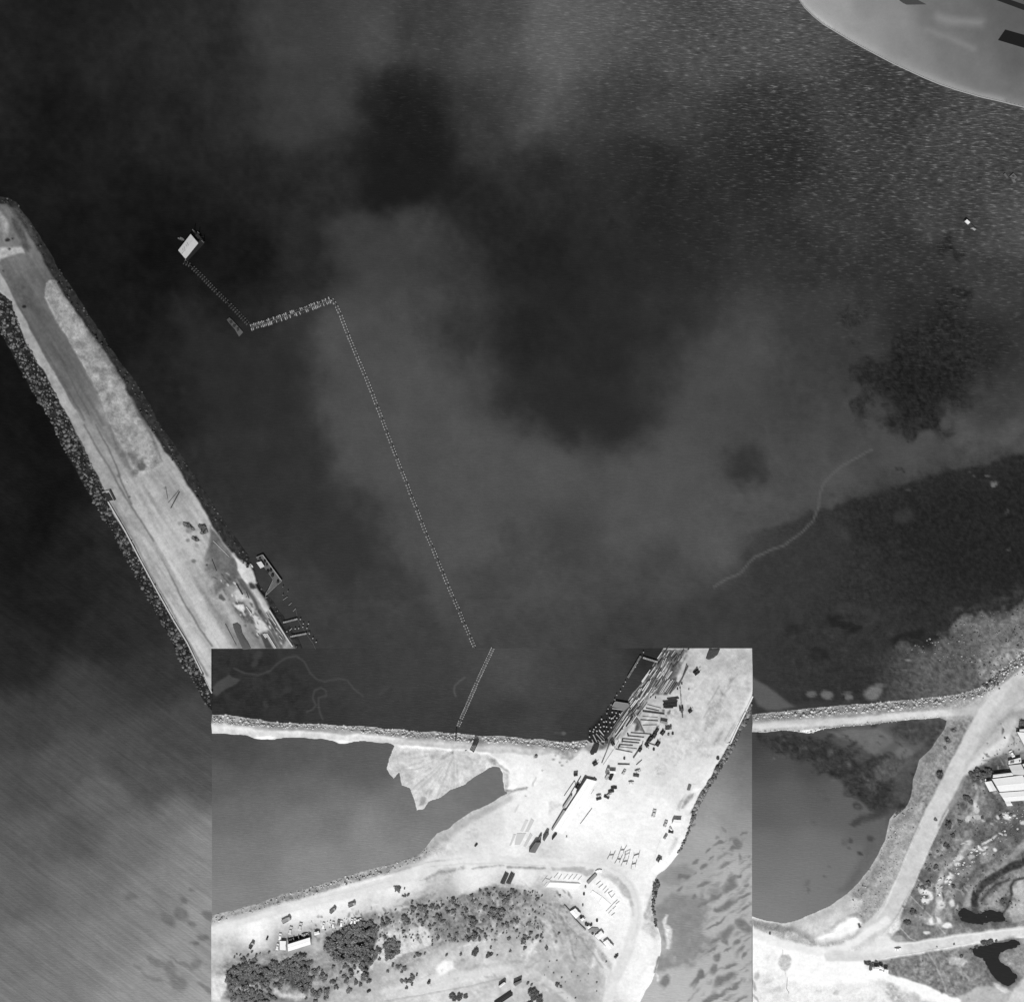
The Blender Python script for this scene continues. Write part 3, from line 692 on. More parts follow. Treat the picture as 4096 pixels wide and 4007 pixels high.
M.line("G 960 850 860 910 760 985 660 1035 560 1060 440 1060 300 1030 100 960 -150 870", 236, 34, 8, 3, 2, 26, .04)
M.line("G 1400 60 1330 200 1240 400 1170 560 1130 650 1090 740 1040 830 960 930 900 985", 238, 4, 3, 2, a=.8)
M.line("G 1220 110 1150 280 1090 420 1020 590 950 750 890 830", 240, 4, 3, 2, a=.7)
M.line("G 2300 870 1946 925 1700 955 1450 985 1200 1025 1000 1060 850 1085 700 1100 560 1095", 218, 42, 5, 3, 3, 26, .04)
M.line("G 1946 905 1700 928 1450 958 1200 998 1060 1015", 240, 5, 3, 2, a=.9); M.line("G 1946 960 1700 995 1450 1030 1200 1075 1000 1105 850 1130", 243, 6, 3, 2, a=.9)
M.line("G 1946 945 1600 990 1300 1035 1000 1085 700 1112", 206, 3, 3, 2, a=.6)
M.fill("G 960 930 1000 990 1040 1005 1080 1010 1000 1050 860 1080 760 1080 860 1000", 236, 8, 4, 2, 26, .04, a=.85)
M.fill("G 780 1040 860 980 960 890 980 920 880 1010 800 1060", 226, 8, 4, 3, 26, a=.6)
M.line("G 930 920 880 970 800 1030 740 1060", 208, 3, 3, 2, a=.7)
M.fill("G 990 975 1030 955 1080 960 1110 985 1060 1000 1030 1002", 168, 4, 4, 6, 10, .15)
M.fill("G 960 920 1060 810 1062 880 1050 920 1000 945", 226, 4, 4, 10, 10, .25)
M.line("G 1058 820 1060 900", 178, 3, 2, 1, a=.8); M.line("G 975 915 1010 880 1045 830", 200, 4, 2, 2, a=.6)
M.fill("G 860 1185 860 1235 1000 1265 1200 1330 1360 1390 1480 1440 1600 1500 1600 1460 1400 1360 1200 1290 1000 1225", 252, 4, 3, 2, 26, .04)
# rough grass south of the east road
M.fill("G 800 1140 1000 1110 1250 1070 1450 1045 1560 1040 1600 1110 1660 1150 1700 1230 1740 1290 1600 1380 1420 1390 1250 1310 1000 1230 960 1190", 132, 6, 6, 22, 10, .42)
M.fill("G 1370 1130 1420 1090 1500 1100 1540 1130 1500 1165 1420 1160", 192, 8, 8, 14, 10, .35, a=.9)
M.fill("G 1540 1100 1640 1150 1700 1250 1720 1290 1640 1230 1560 1160", 120, 8, 8, 12, 10, .35, a=.8)
M.line("G 1260 1080 1310 1150 1340 1230 1370 1300 1390 1360", 186, 5, 4, 4, a=.7); M.line("G 1150 1150 1160 1190 1170 1240", 172, 3, 3, 3, a=.6)
M.fill("G 1480 1380 1600 1320 1700 1300 1800 1350 1850 1330 1840 1433 1700 1500 1500 1480", 182, 8, 6, 5, 26, .14)
M.fill("G 1720 1280 1780 1310 1840 1345 1800 1360 1740 1320", 226, 4, 4, 5, 26)
M.fill("G 1946 1230 1900 1270 1850 1350 1820 1433 1900 1500 2200 1500 2200 1200", 206, 5, 4, 5, 26, .08)
M.fill("G 1780 1080 1850 1060 1946 1020 2200 1000 2200 1240 1940 1220 1880 1240 1830 1170 1770 1130", 152, 5, 5, 14, 10, .35)
M.fill("G 1000 1300 1060 1330 1100 1433 1020 1433 940 1360", 196, 10, 10, 34, 10, .4, a=.8)

# tufts, bare patches and debris in the rough ground
rq = random.Random(17)
for k in range(260):
    x, y = rq.uniform(1080, 1946), rq.uniform(-560, 900)
    if x < 1420 - .52 * (y + 40) + 60: continue
    M.blob(3000 + .5632 * x, 3200 + .5632 * y, rq.uniform(3, 16), rq.uniform(2, 8), rq.uniform(0, 90), rq.choice((64, 78, 92, 100, 178, 196)), .5, 'land', .6, 9, 14, 10, .5)
for k in range(110):
    x, y = rq.uniform(980, 1560), rq.uniform(1130, 1400)
    if y < 1110 + .0 * x or y > 1190 + (x - 960) * .42: continue
    M.blob(3000 + .5632 * x, 3200 + .5632 * y, rq.uniform(3, 14), rq.uniform(2, 6), rq.uniform(0, 90), rq.choice((92, 104, 116, 168, 176)), .5, 'land', .55, 8, 12, 10, .5)
# unevenness of the whole land surface
tx = 1 + .045 * M.n[10] + .05 * M.n[26] + .035 * M.n[70]
M.tone[L_] *= 1 + (tx - 1) * np.where(M.tone[L_] > 225, .3, np.where(M.tone[L_] > 178, .55, 1.0)); M.grain[L_] = M.grain[L_] * 1.1 + .05
# ponds are real water: flatten the ground under them
def rough(P, amp, n=5, seed=3):
    r = random.Random(seed); out = []
    for i in range(len(P)):
        (a, b), (c, d) = P[i], P[(i + 1) % len(P)]
        for k in range(n): out.append((a + (c - a) * k / n + r.uniform(-amp, amp), b + (d - b) * k / n + r.uniform(-amp, amp)))
    return out
PONDS = [pts("G 1468 800 1475 775 1495 755 1530 750 1560 775 1600 790 1640 785 1660 768 1740 772 1800 790 1815 850 1760 866 1700 862 1640 882 1590 878 1540 872 1490 855"),
         pts("G 1560 1050 1600 1030 1680 1012 1800 990 1870 978 1905 985 1920 1020 1870 1050 1790 1070 1768 1100 1775 1135 1830 1170 1900 1240 1880 1290 1830 1322 1790 1310 1740 1275 1690 1210 1660 1150 1640 1120 1580 1102")]
for P in PONDS: M.fill(P, 78, 16, 8, 16, 10, .4, a=.85)
PONDS = [rough(P, 3.2) for P in PONDS]
M.finish()
for P in PONDS:
    w = M.win(P, 60); d = M.dist(P, w, 0)
    k = sstep(-22, 0, d)
    M.z[w] = M.z[w] * (1 - k) + (1.55 - .5 * sstep(0, 10, d)) * k

# ---- sheets
off = np.clip(np.maximum(np.maximum(-M.U, M.U - 4096), np.maximum(-M.V, M.V - 4007)) / 300.0, 0, 1)
M.tone['water'] = M.tone['water'] * (1 - off) + 62 * off      # towards the even open sea beyond
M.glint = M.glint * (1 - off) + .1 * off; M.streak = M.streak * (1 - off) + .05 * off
def cut_bank(cv, runs, nm):
    """vertical earth face where a ground sheet is cut off; runs are lists of (row, column)"""
    m = MB()
    for run in runs:
        for (j, i), (j2, i2) in zip(run, run[1:]):
            z1, z2 = float(cv.z[j, i]), float(cv.z[j2, i2])
            if max(z1, z2) <= .02: continue
            (x1, y1), (x2, y2) = wx(cv.U[j, i], cv.V[j, i]), wx(cv.U[j2, i2], cv.V[j2, i2])
            m.add([(x1, y1, -.5), (x2, y2, -.5), (x2, y2, z2), (x1, y1, z1)], [(0, 1, 2, 3)])
    tag(m.build(nm, mat(120, .95, 'gravel', .2)), kind='structure')
cu = M.U[:-1, :-1]; cvv = M.V[:-1, :-1]
inset_cell = (cu >= IU0) & (cu < IU1) & (cvv >= IV0)
def any4(b): return b[:-1, :-1] | b[1:, :-1] | b[:-1, 1:] | b[1:, 1:]
cells_land = any4(M.sd > -14) & ~inset_cell
o = sheet('ground', M, cells_land, M.z, 'land', GROUND); tag(o, kind='structure')
ia, ib, ja = (IU0 - MU0) // 4, (IU1 - MU0) // 4, (IV0 - MV0) // 4
cut_bank(M, [[(j, ia) for j in range(ja, M.nv)], [(j, ib) for j in range(ja, M.nv)], [(ja, i) for i in range(ia, ib + 1)]], 'earth_bank')
u2 = M.U[::2, ::2][:-1, :-1]; v2 = M.V[::2, ::2][:-1, :-1]
cells_w = ~((u2 >= IU0) & (u2 < IU1) & (v2 >= IV0))
assert (IU0 - MU0) % 8 == 0 and (IU1 - MU0) % 8 == 0 and (IV0 - MV0) % 8 == 0
deep = np.minimum(np.minimum(M.sd[::2, ::2][:-1, :-1], M.sd[::2, ::2][1:, 1:]), np.minimum(M.sd[::2, ::2][:-1, 1:], M.sd[::2, ::2][1:, :-1])) > 30
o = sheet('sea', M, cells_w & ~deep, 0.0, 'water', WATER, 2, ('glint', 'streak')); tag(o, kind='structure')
# open sea beyond the surveyed area
def ring():
    x0, y0 = wx(MU0, MV0); x1, y1 = wx(MU0 + 4 * 1184, MV0 + 4 * 1162)
    B = 9000.0
    V = [(-B, B, 0), (B, B, 0), (B, -B, 0), (-B, -B, 0), (x0, y0, 0), (x1, y0, 0), (x1, y1, 0), (x0, y1, 0)]
    me = bpy.data.meshes.new('open_sea'); me.from_pydata(V, [], [(0, 4, 5, 1), (1, 5, 6, 2), (2, 6, 7, 3), (3, 7, 4, 0)])
    for k, val in (('tone', float(alb(62))), ('grain', .1), ('glint', .1), ('streak', .05)):
        add_attr(me, k, np.full(8, val))
    me.materials.append(WATER)
    o = bpy.data.objects.new('open_sea', me); COL.objects.link(o); tag(o, kind='structure')
ring()

# ================================================================== second survey area (the rectangle at the bottom)
N2 = Canvas(IU0, IV0, 541, 435, 4)
L_ = 'land'
I_NORTH = "H -120 655 14 655 160 650 400 690 700 725 1000 740 1300 757 1600 778 1946 800 I 200 803 400 815 700 830 900 856 1200 870 1500 895 1800 920 1880 905 J 100 908 200 903 260 895"
I_NIN = "H -120 735 14 735 160 740 400 762 700 775 1000 785 1300 800 1600 838 1946 870 I 200 868 400 880 700 905 900 915 1200 925 1500 960 1700 985 1880 1010 J 150 960 260 960"
I_HARB = "J 300 930 440 905 480 860 590 700 650 605 690 545 665 520 720 430 760 385 870 225 900 165 1000 10 1200 -400"
I_SEA = "J 2400 -400 1960 390 1876 555 1850 600 1800 740 1760 800 1690 960 1600 1120 1510 1260 1400 1440 1310 1600 M 1330 10 1270 160 1240 230 1200 350 1170 430 1130 490 1060 580 1010 640 920 700 890 760 880 860 870 980 880 1080 920 1190 950 1300 950 1450 930 1560 880 1690 820 1780 760 1904 700 2200"
I_LAG = pts("H -200 826 14 830 200 840 350 850 450 885 600 890 740 870 900 875 1100 885 1200 905 1270 930 1400 910 1500 910 1790 935 I 60 935 90 955 60 1040 20 1180 90 1265 140 1210 160 1340 230 1370 280 1490 310 1580 380 1570 420 1500 540 1460 640 1390 780 1330 800 1300 900 1240 1000 1170 1050 1155 1110 1160 1150 1220 1160 1340 1165 1390 1200 1405 1031 1504 "
            "L 1000 20 830 100 690 190 600 270 490 320 430 380 390 440 330 490 200 550 0 610 K 1700 590 1500 645 1250 725 1000 800 800 855 600 915 300 1010 14 1085 -200 1140")
I_LAND = pts(I_NORTH) + pts(I_HARB) + pts(I_SEA) + pts("px 500 4700 500 2860")
a1 = N2.poly_sd(I_LAND, 4); a2 = N2.poly_sd(I_LAG, 4)
N2.sd = np.minimum(a1, np.where(a2 > -390, -a2, 400))

wt = samples("H 100 100 56 600 400 52 300 550 44 1000 600 52 1500 300 58 I 300 300 62 1200 300 74 1000 500 66 1700 400 66 1100 600 58 300 600 58 1500 750 64 800 700 56 J 200 300 64 500 200 62 400 500 60 150 700 56 700 350 58 850 100 46")
wt2 = samples("H 200 950 72 800 1000 82 1300 1000 86 100 1300 88 900 1400 98 200 1650 104 1200 1650 112 1600 1100 88 I 200 1500 110 900 1350 110 1100 1250 108 K 200 500 118 1000 600 132 1500 300 130 900 200 118 1700 500 134 100 1000 126 L 100 300 120 600 150 118 300 480 126")
wt3 = samples("J 1870 700 84 1760 850 88 1860 1000 98 1700 1100 106 1800 1250 116 1600 1300 132 1870 1500 126 1500 1500 154 1700 1650 142 M 1400 400 166 1750 250 150 1300 700 164 1600 700 176 1600 1000 176 1700 1300 174 1500 1500 176 1100 1700 182 1700 1750 180 1300 1850 184 1000 800 164 1250 500 158")
N2.idw(wt, 'water')
cau = N2.poly_sd("H -200 760 1000 820 1946 890 I 800 925 1300 960 1500 1500 px 1900 3600 600 3800 600 2900", 0)
N2.idw(wt2, 'water', sstep(-30, 10, cau))
sea_m = N2.poly_sd("J 1960 300 1800 640 1640 980 1400 1380 1250 1600 M 1200 160 1100 440 900 640 820 900 820 1200 880 1450 700 1904 px 2500 4500 3300 4500 3300 2600", 0)
N2.idw(wt3, 'water', sstep(-16, 10, sea_m))
N2.tone['water'] += 2.5 * N2.n[26]
N2.grain['water'][:] = .10
N2.fill("H 14 10 500 0 700 200 1000 350 900 700 14 660", 46, 60, 30, 8, 26, .25, 'water', .8)
N2.fill("H 14 380 60 340 180 270 300 300 260 350 160 400 60 470 14 440", 74, 5, 5, 3, 26, .08, 'water', .9)
for q, v in [("H 230 200 340 245 470 265 580 230 660 150 740 95 840 80 910 130 970 240 1040 305 1110 325 1250 300 1340 320 1400 400 1490 470", 74),
             ("H 940 625 1000 600 1030 560 1000 490 1020 420 1080 390 1130 420 1130 470 1060 490 1055 560 1070 630 1100 700", 76), ("I 780 290 720 330 680 370 675 430 690 470", 88)]:
    N2.line(q, v, 7, 4, 2, layer='water', a=.7)
for (x, y, a, b, v) in [(450, 70, 50, 40, 66), (430, 140, 40, 30, 64), (540, 560, 30, 40, 62), (1700, 420, 80, 20, 66), (740, 420, 50, 30, 58), (1180, 460, 40, 80, 58)]:
    N2.blob(840 + .4111 * x, 2590 + .4111 * y, a * .41, b * .41, -40, v, .5, a=.7, warp=8)
N2.blob(1540 + .4111 * 1735, 2590 + .4111 * 830, 9, 7, 0, 98, .6, a=.9, warp=3); N2.line("I 1650 825 1735 830", 84, 6, 4, 2, layer='water', a=.6)
N2.blob(1540 + .4111 * 1280, 2590 + .4111 * 620, 60, 40, 0, 56, .7, a=.7, warp=20)
N2.streak[:] = .06 * sstep(-10, 40, sea_m)
N2.fill('O 60 1500 150 1400 300 1250 420 1130 560 1120 720 1180 560 1400 440 1560 340 1668 200 1800 40 1740', 40, 8, 8, 6, 10, .3, 'water', .85)
# weed patches in the shallow sea
N2.fill("M 890 980 1000 900 1100 870 1250 940 1380 1080 1400 1200 1390 1300 1350 1440 1200 1560 1050 1600 960 1560 960 1300 920 1180 890 1080", 134, 30, 45, 8, 26, .15, 'water', .9)
N2.fill("M 1020 640 1180 600 1280 660 1200 760 1100 800 960 780 940 720", 140, 12, 10, 6, 26, .12, 'water', .8)
for (x, y, a, b) in [(1280, 255, 26, 14), (1540, 285, 14, 22), (1740, 303, 36, 12), (1485, 355, 16, 12), (1500, 402, 60, 12), (1685, 395, 30, 42), (1640, 440, 46, 12), (1390, 470, 26, 9), (1265, 568, 34, 18), (1430, 550, 34, 12), (1365, 622, 34, 20), (1560, 608, 62, 15), (1360, 690, 14, 9), (1270, 680, 12, 7), (1690, 722, 26, 14), (1620, 742, 52, 24), (1590, 812, 62, 34), (1755, 792, 26, 14), (1380, 815, 56, 16), (1170, 720, 46, 24), (1450, 900, 80, 20), (1580, 975, 106, 40), (1480, 1020, 40, 26), (1750, 890, 52, 16), (1750, 1025, 44, 15), (1340, 980, 56, 20), (1250, 930, 30, 16),
                      (1480, 1150, 92, 12), (1710, 1150, 40, 34), (1580, 1240, 84, 42), (1545, 1330, 30, 44), (1680, 1345, 40, 22), (1450, 1320, 52, 24), (1580, 1422, 34, 12), (1720, 1410, 44, 8), (1480, 1500, 40, 30), (1610, 1555, 60, 16), (1740, 1460, 34, 10), (1450, 1610, 40, 40), (1560, 1690, 100, 36), (1640, 1740, 90, 12), (1300, 1690, 70, 24), (1500, 1840, 84, 16), (1400, 1870, 90, 20), (1700, 515, 14, 30), (1790, 520, 20, 10), (1320, 1640, 30, 40), (1000, 1705, 50, 30), (1740, 1200, 40, 60), (1420, 1420, 50, 16), (1130, 830, 40, 16), (1700, 1870, 60, 14)]:
    N2.blob(2240 + .42396 * x, 3200 + .42396 * y, a * .46, b * .46, -30, 110 if a > 25 else 124, .5, a=.85, warp=14, tex=6, grain=.2)
rk = random.Random(31)
for k in range(150):
    x, y = rk.uniform(1080, 1840), rk.uniform(350, 1900)
    if x < 1250 - .15 * y + 200: continue
    N2.blob(2240 + .42396 * x, 3200 + .42396 * y, rk.uniform(5, 26), rk.uniform(2, 7), -32 + rk.uniform(-12, 12), rk.choice((118, 128, 138)), .7, a=rk.uniform(.3, .7), warp=14, tex=5, grain=.2)
for q in ("M 965 1130 1010 1090 1000 1160 1050 1200 1040 1280 1020 1400 990 1390 1000 1300 975 1240", "M 1000 1070 1025 1090 985 1120 960 1140", "M 915 1620 935 1640 940 1720 920 1700"):
    N2.fill(q, 226, 5, 8, 20, 10, .3, 'water', .9)
N2.line("J 1700 960 1600 1140 1500 1290 1400 1460 1330 1600", 132, 60, 40, 10, layer='water', a=.35)

# ---- ground tones
land2 = samples("J 1500 200 208 1700 300 208 1300 500 212 1600 600 214 1100 700 212 1300 900 216 1000 800 226 1000 1200 230 400 1100 240 600 1300 247 1200 1300 240 900 1500 248 300 1700 252 1450 1200 238 700 1150 240 850 650 205 I 1400 1200 246 1300 1500 238 1700 1100 240 1500 1000 238 1250 1300 250 1100 1050 225 L 1000 250 216 800 300 214 600 400 212 700 200 218 1200 400 244 1500 100 247 1000 500 226 1500 560 216 300 620 228 300 800 238 900 730 238 1300 700 240 1700 760 250 "
 "K 100 1150 236 400 1250 254 800 950 252 1300 850 248 1700 750 244 1100 1000 240 100 1400 220 700 1420 168 1000 1450 188 1100 1350 176 300 1430 188 1500 1050 226 M 300 100 252 500 300 248 600 400 248 800 300 248 400 600 218 600 1200 243 850 1300 244 700 1600 246 500 1400 238 400 1000 250 400 800 252 100 1400 192 200 1700 194 100 1800 190 L 1700 1600 200 1500 1500 206 1300 1700 206 900 1500 224 1400 1000 188 1100 900 165 1200 1150 190 700 1100 168 400 900 168 300 1300 208 200 1500 205 600 1700 230 1000 1850 212 1200 1750 206 300 1800 234 700 1600 216 1550 950 182 1700 1150 192 1650 1300 205 K 1700 1300 205 1600 1600 188 1700 1750 218 400 1650 170 700 1650 140 100 1700 208 1300 1850 202 1500 1450 190 1000 1650 160")
land2 = [(a, b, c - (12 if b < 3130 else 3) if 200 < c < 250 and a > 2150 and b < 3560 else c) for a, b, c in land2]
land2 = [(a, b, c * .92 if b > 3560 and c < 236 and (b > 3700 or a < 2300) else c) for a, b, c in land2]
N2.idw(land2, L_)
N2.tone[L_] += 3 * N2.n[26]
N2.grain[L_][:] = .10
N2.fill(pts(I_NORTH) + pts(I_NIN)[::-1], 174, 5, 4, 24, 10, .45)
N2.fill(pts(I_NIN) + pts("I 1500 1040 1000 1010 700 985 300 950 0 930 H 1500 905 1100 880 600 880 400 870 200 835 -100 825"), 198, 4, 4, 3, 26, .06)
N2.line("H 14 765 400 790 700 805 1000 820 1400 838 1900 895 I 300 900 700 935 1100 960 1400 990", 222, 12, 8, 3, a=.5)
N2.line("H 300 740 600 755 900 775 1200 800", 180, 4, 3, 3, a=.5)
N2.fill("H 420 875 460 865 560 862 640 868 600 887 500 890", 246, 3, 3, 2, 26)
N2.fill("H 1220 905 1290 895 1370 905 1330 920 1270 932", 236, 3, 3, 3, 26)
# sediment fan with rills
FAN = pts("I 90 950 300 955 500 970 700 985 900 1000 1000 1020 1080 1080 1110 1150 1050 1155 1000 1170 900 1240 800 1300 780 1330 640 1390 540 1460 420 1500 380 1570 310 1580 280 1490 230 1370 160 1340 140 1210 90 1265 20 1180 60 1040")
N2.fill(FAN, 204, 5, 5, 10, 26, .2, h=.45, slope=30)
rr = random.Random(5)
for k in range(46):
    t = rr.uniform(-.15, 1.0); an = R(100 + 95 * t); ln = rr.uniform(120, 260)
    s0 = rr.uniform(20, 60); cx_, cy_ = 1540 + .4111 * 690, 2590 + .4111 * 1000
    P = [(cx_ + math.cos(an) * (s0 + ln * q) + rr.uniform(-3, 3), cy_ + math.sin(an) * (s0 + ln * q) * .95 + rr.uniform(-3, 3)) for q in (0, .25, .5, .75, 1)]
    N2.line(P, rr.choice((172, 184, 222, 218, 190)), rr.uniform(2.5, 5), 2.5, 2, a=.55)
for q, v in [("I 560 1030 640 990 660 1020 600 1060 580 1080 540 1080", 150), ("I 440 1040 500 1040 480 1075 430 1070", 170), ("I 345 1450 380 1440 400 1460 370 1530 330 1540 335 1480", 140), ("I 360 1080 380 1075 370 1100", 160), ("I 640 1000 660 980 655 1030", 110), ("I 430 1380 460 1370 450 1430 430 1440", 165)]:
    N2.fill(q, v, 4, 5, 8, 26, a=.8)
N2.line("I 100 1200 200 1185 300 1180 380 1160", 165, 3, 3, 3, a=.6)
N2.line("I 780 1040 830 1090 880 1080 930 1050 900 1020", 180, 5, 4, 3, a=.5)
N2.fill("I 1010 1040 1080 1070 1110 1130 1200 1180 1215 1210 1160 1190 1100 1155 1040 1130 1000 1080", 158, 6, 6, 20, 10, .35, a=.75)
N2.fill("I 1150 1200 1200 1220 1210 1300 1200 1350 1170 1380 1160 1300", 178, 6, 4, 10, 10, .25, a=.7)
N2.fill("I 1170 1370 1250 1375 1320 1360 1380 1350 1370 1380 1280 1390 1190 1420 1160 1420", 130, 5, 5, 22, 10, .4, a=.8)
for (x, y, r_) in [(1465, 1050, 22), (1525, 1190, 9), (1375, 1355, 12), (1365, 1440, 10), (1640, 1080, 16), (1700, 1110, 14), (1770, 1100, 12), (1820, 1060, 12), (1660, 1040, 10), (1720, 1140, 14)]:
    N2.blob(1540 + .4111 * x, 2590 + .4111 * y, r_ * .42, r_ * .3, -30, 150 if x != 1465 else 130, .4, 'land', .75, 3)
N2.line("I 1470 1260 1440 1310 1435 1335", 175, 4, 3, 2); N2.line("I 1300 1520 1260 1590", 200, 4, 3, 2)
N2.fill("I 1600 1500 1680 1470 1740 1520 1650 1580 1580 1610", 214, 8, 8, 10, 10, .2, a=.8)
N2.fill("I 1800 920 1946 885 J 180 990 150 1050 100 1080 0 1060 I 1700 1040 1650 1010", 170, 6, 6, 18, 10, .35, a=.85)
# lagoon bank
BANK = pts("K -200 1140 14 1085 300 1010 600 915 800 855 1000 800 1250 725 1500 645 1700 590 1887 540 L 200 550 330 490 400 440 430 480 330 560 150 630 0 690 K 1700 660 1500 720 1250 800 1000 880 800 940 600 995 300 1080 14 1150 -200 1200")
N2.fill(BANK, 190, 4, 5, 24, 10, .42)
N2.line("K -100 1110 14 1083 300 1008 600 913 800 853 1000 798 1250 723 1500 643 1700 588 1887 538 L 0 612 200 552 330 492 390 442", 108, 7, 4, 5, 14, 10, .4, a=.85)
N2.fill("L 330 490 400 440 470 420 560 440 560 500 480 520 400 530 300 560", 196, 8, 6, 18, 10, .35, a=.7)
N2.line("L 400 430 490 325 600 275 690 195 830 105 1000 25 I 1200 1405", 196, 12, 6, 4, 8, 10, .2, a=.7)
# roads
CR = "K -100 1215 14 1190 400 1085 900 960 1300 870 1700 760 1887 700 L 100 665 400 595 700 550 1100 565 1500 585 1887 605 M 200 595 400 625 560 705 650 805 705 920 722 1050 705 1180 650 1350 570 1550 490 1750 440 1904 380 2150"
N2.line(CR, 226, 42, 7, 3, 3, 26, .05)
N2.line("K 14 1180 400 1072 900 942 1300 852 1700 745", 216, 4, 3, 2, a=.7)
N2.line("L 0 690 400 575 720 540", 196, 6, 4, 2, a=.7); N2.line("L 400 620 700 590 1100 585 1500 610", 208, 5, 4, 2, a=.7)
N2.line("M 0 570 200 575 420 600 580 680 670 780 720 900 740 1050 720 1200 680 1300", 214, 6, 4, 2, a=.7)
N2.line("M 400 640 540 720 620 830 680 980 690 1080", 200, 7, 5, 2, a=.7)
N2.line("M 680 1200 620 1350 540 1560 470 1750", 222, 5, 4, 2, a=.7)
N2.fill("L 1570 625 1640 630 1887 610 M 250 640 330 640 300 690 255 710 200 680 0 655 L 1700 660 1580 650", 188, 5, 4, 4, 26, .1)
N2.fill("M 390 690 430 670 560 740 640 840 690 980 660 990 640 910 590 890 540 810 470 740 400 710", 196, 6, 4, 8, 26, .12)
N2.line("J 1960 480 1600 1300 M 950 250 850 600 780 900", 246, 40, 20, 6, a=.5)
N2.line("J 1500 60 1300 420 1150 800 980 1180", 200, 46, 30, 14, a=.45); N2.line("J 1240 900 1120 1140 980 1320", 206, 30, 22, 10, a=.5); N2.line("J 700 1560 960 1300 1160 1120", 226, 16, 12, 6, a=.5)
N2.fill("J 1830 450 1876 380 1876 540 1700 860 1640 930 1660 840", 224, 6, 3, 3, 26, .05)
N2.fill("J 1876 555 1850 600 1800 740 1760 800 1690 960 1600 1120 1510 1260 1400 1440 1310 1600 1270 1600 1370 1410 1480 1230 1500 1170 1570 1060 1650 920 1720 790 1800 640 1876 470", 70, 4, 4, 22, 10, .5, h=1.6)
N2.fill("J 1310 1600 1400 1440 1510 1260 1490 1260 1380 1430 1290 1590 M 1250 170 1180 400 1110 500 1130 500 1200 380 1270 180", 96, 4, 4, 18, 10, .4, a=.8)
for q in ("J 1876 450 1800 600 1700 760 1640 860", "J 1700 720 1650 800 1600 900", "J 1540 370 1440 545", "J 1490 525 1390 680"):
    N2.line(q, 158, 5, 3, 2, a=.8)
for q, v in [("J 1740 85 1770 110 1740 150 1770 180 1700 200 1660 240 1680 320 1620 380 1600 450 1560 480 1540 450 1580 380 1650 300 1640 230 1720 180", 178), ("J 1480 520 1600 480 1560 600 1510 720 1440 770 1380 810 1400 740 1390 680 1440 620", 176),
             ("J 1560 820 1580 810 1570 860 1530 920 1490 955 1480 930 1530 880", 160), ("J 1540 420 1590 470 1560 480", 128), ("J 1310 910 1350 870 1380 890 1340 915", 196), ("J 1640 300 1700 290 1730 250 1680 350 1640 400 1600 430 1640 350", 150), ("J 1400 1050 1500 1000 1520 1020 1420 1100", 206), ("J 1140 1060 1280 860 1300 880 1160 1100 1080 1160", 214), ("J 880 1230 1000 1100 1050 1120 920 1250", 222)]:
    N2.fill(q, v, 7, 7, 14, 10, .25, a=.8)
N2.line("J 1220 320 1340 285", 186, 5, 4, 3, a=.6)
N2.line("J 840 1190 1100 1010 1300 700", 224, 10, 10, 6, a=.5)
# the timber yard: dark littered ground
N2.fill("O 1380 30 1900 20 1880 150 1780 300 1700 480 1640 640 1500 840 1350 850 1250 850 1180 930 1080 1100 1000 1260 900 1180 780 1150 820 1000 1000 700 1180 330 1300 200", 118, 6, 5, 26, 10, .45)
N2.fill("O 1600 290 1680 330 1560 560 1460 740 1340 830 1400 680 1500 500", 80, 5, 3, 8, 10, .25)
N2.fill("O 1560 600 1700 520 1680 640 1510 860 1440 860", 76, 5, 3, 10, 10, .25)
N2.fill("O 1480 40 1620 30 1740 60 1680 180 1580 260 1520 200", 82, 8, 8, 26, 10, .5, a=.8)
N2.fill("O 1660 300 1700 250 1790 260 1890 90 1850 80 1760 200 1700 240", 196, 4, 4, 6, 10)
N2.fill("O 1590 340 1560 420 1480 520 1390 640 1310 710 1320 660 1420 520 1540 340", 190, 4, 3, 6, 10)
N2.fill("O 1280 600 1300 570 1240 700 1200 720 1220 640", 200, 4, 3, 4)
N2.fill("O 890 1160 950 1060 1080 960 1170 700 1220 700 1100 960 1000 1100 920 1200", 190, 5, 4, 10, 10)
N2.fill("O 500 1660 650 1440 780 1250 800 1280 680 1470 560 1668", 190, 4, 3, 6, 10)
N2.fill("O 700 1660 780 1540 850 1400 890 1370 900 1400 830 1540 770 1660", 205, 5, 4, 8, 10)
N2.fill("P 460 560 540 420 640 270 780 90 700 130 600 260 480 450 430 560", 92, 4, 4, 24, 10, .4)
N2.fill("P 600 540 720 330 800 190 840 120 800 110 720 250 600 420 520 520", 78, 4, 4, 20, 10, .35)
N2.fill("P 640 500 800 240 870 160 900 200 760 420 680 520", 150, 5, 4, 20, 10, .35, a=.7)
N2.fill("P 920 390 940 280 980 180 1020 200 1060 390 1000 370", 78, 4, 3, 6, 10, .2)
N2.fill("P 870 160 940 120 1000 180 1060 380 1110 420 1040 400 980 250 900 230", 112, 4, 4, 14, 10, .3)
N2.fill("P 840 400 1210 430 1090 480 1000 720 870 770 560 710 690 500 790 440", 205, 4, 3, 4, 26, .1)
N2.fill("O 1100 1030 1400 1060 1480 1220 1340 1450 1200 1560 1110 1560 1030 1330 1000 1260", 196, 5, 4, 5, 26, .12)
N2.fill("O 720 1180 800 1050 880 1030 900 1100 860 1180 900 1260 830 1200", 96, 5, 4, 24, 10, .4)
N2.fill("O 1650 280 1760 300 1740 440 1640 520 1660 400", 128, 8, 8, 26, 10, .4, a=.8)
N2.fill("O 1850 360 1900 330 1946 280 1946 450 1870 520 1830 560 1840 480 1790 480", 186, 6, 6, 24, 10, .3, a=.7)
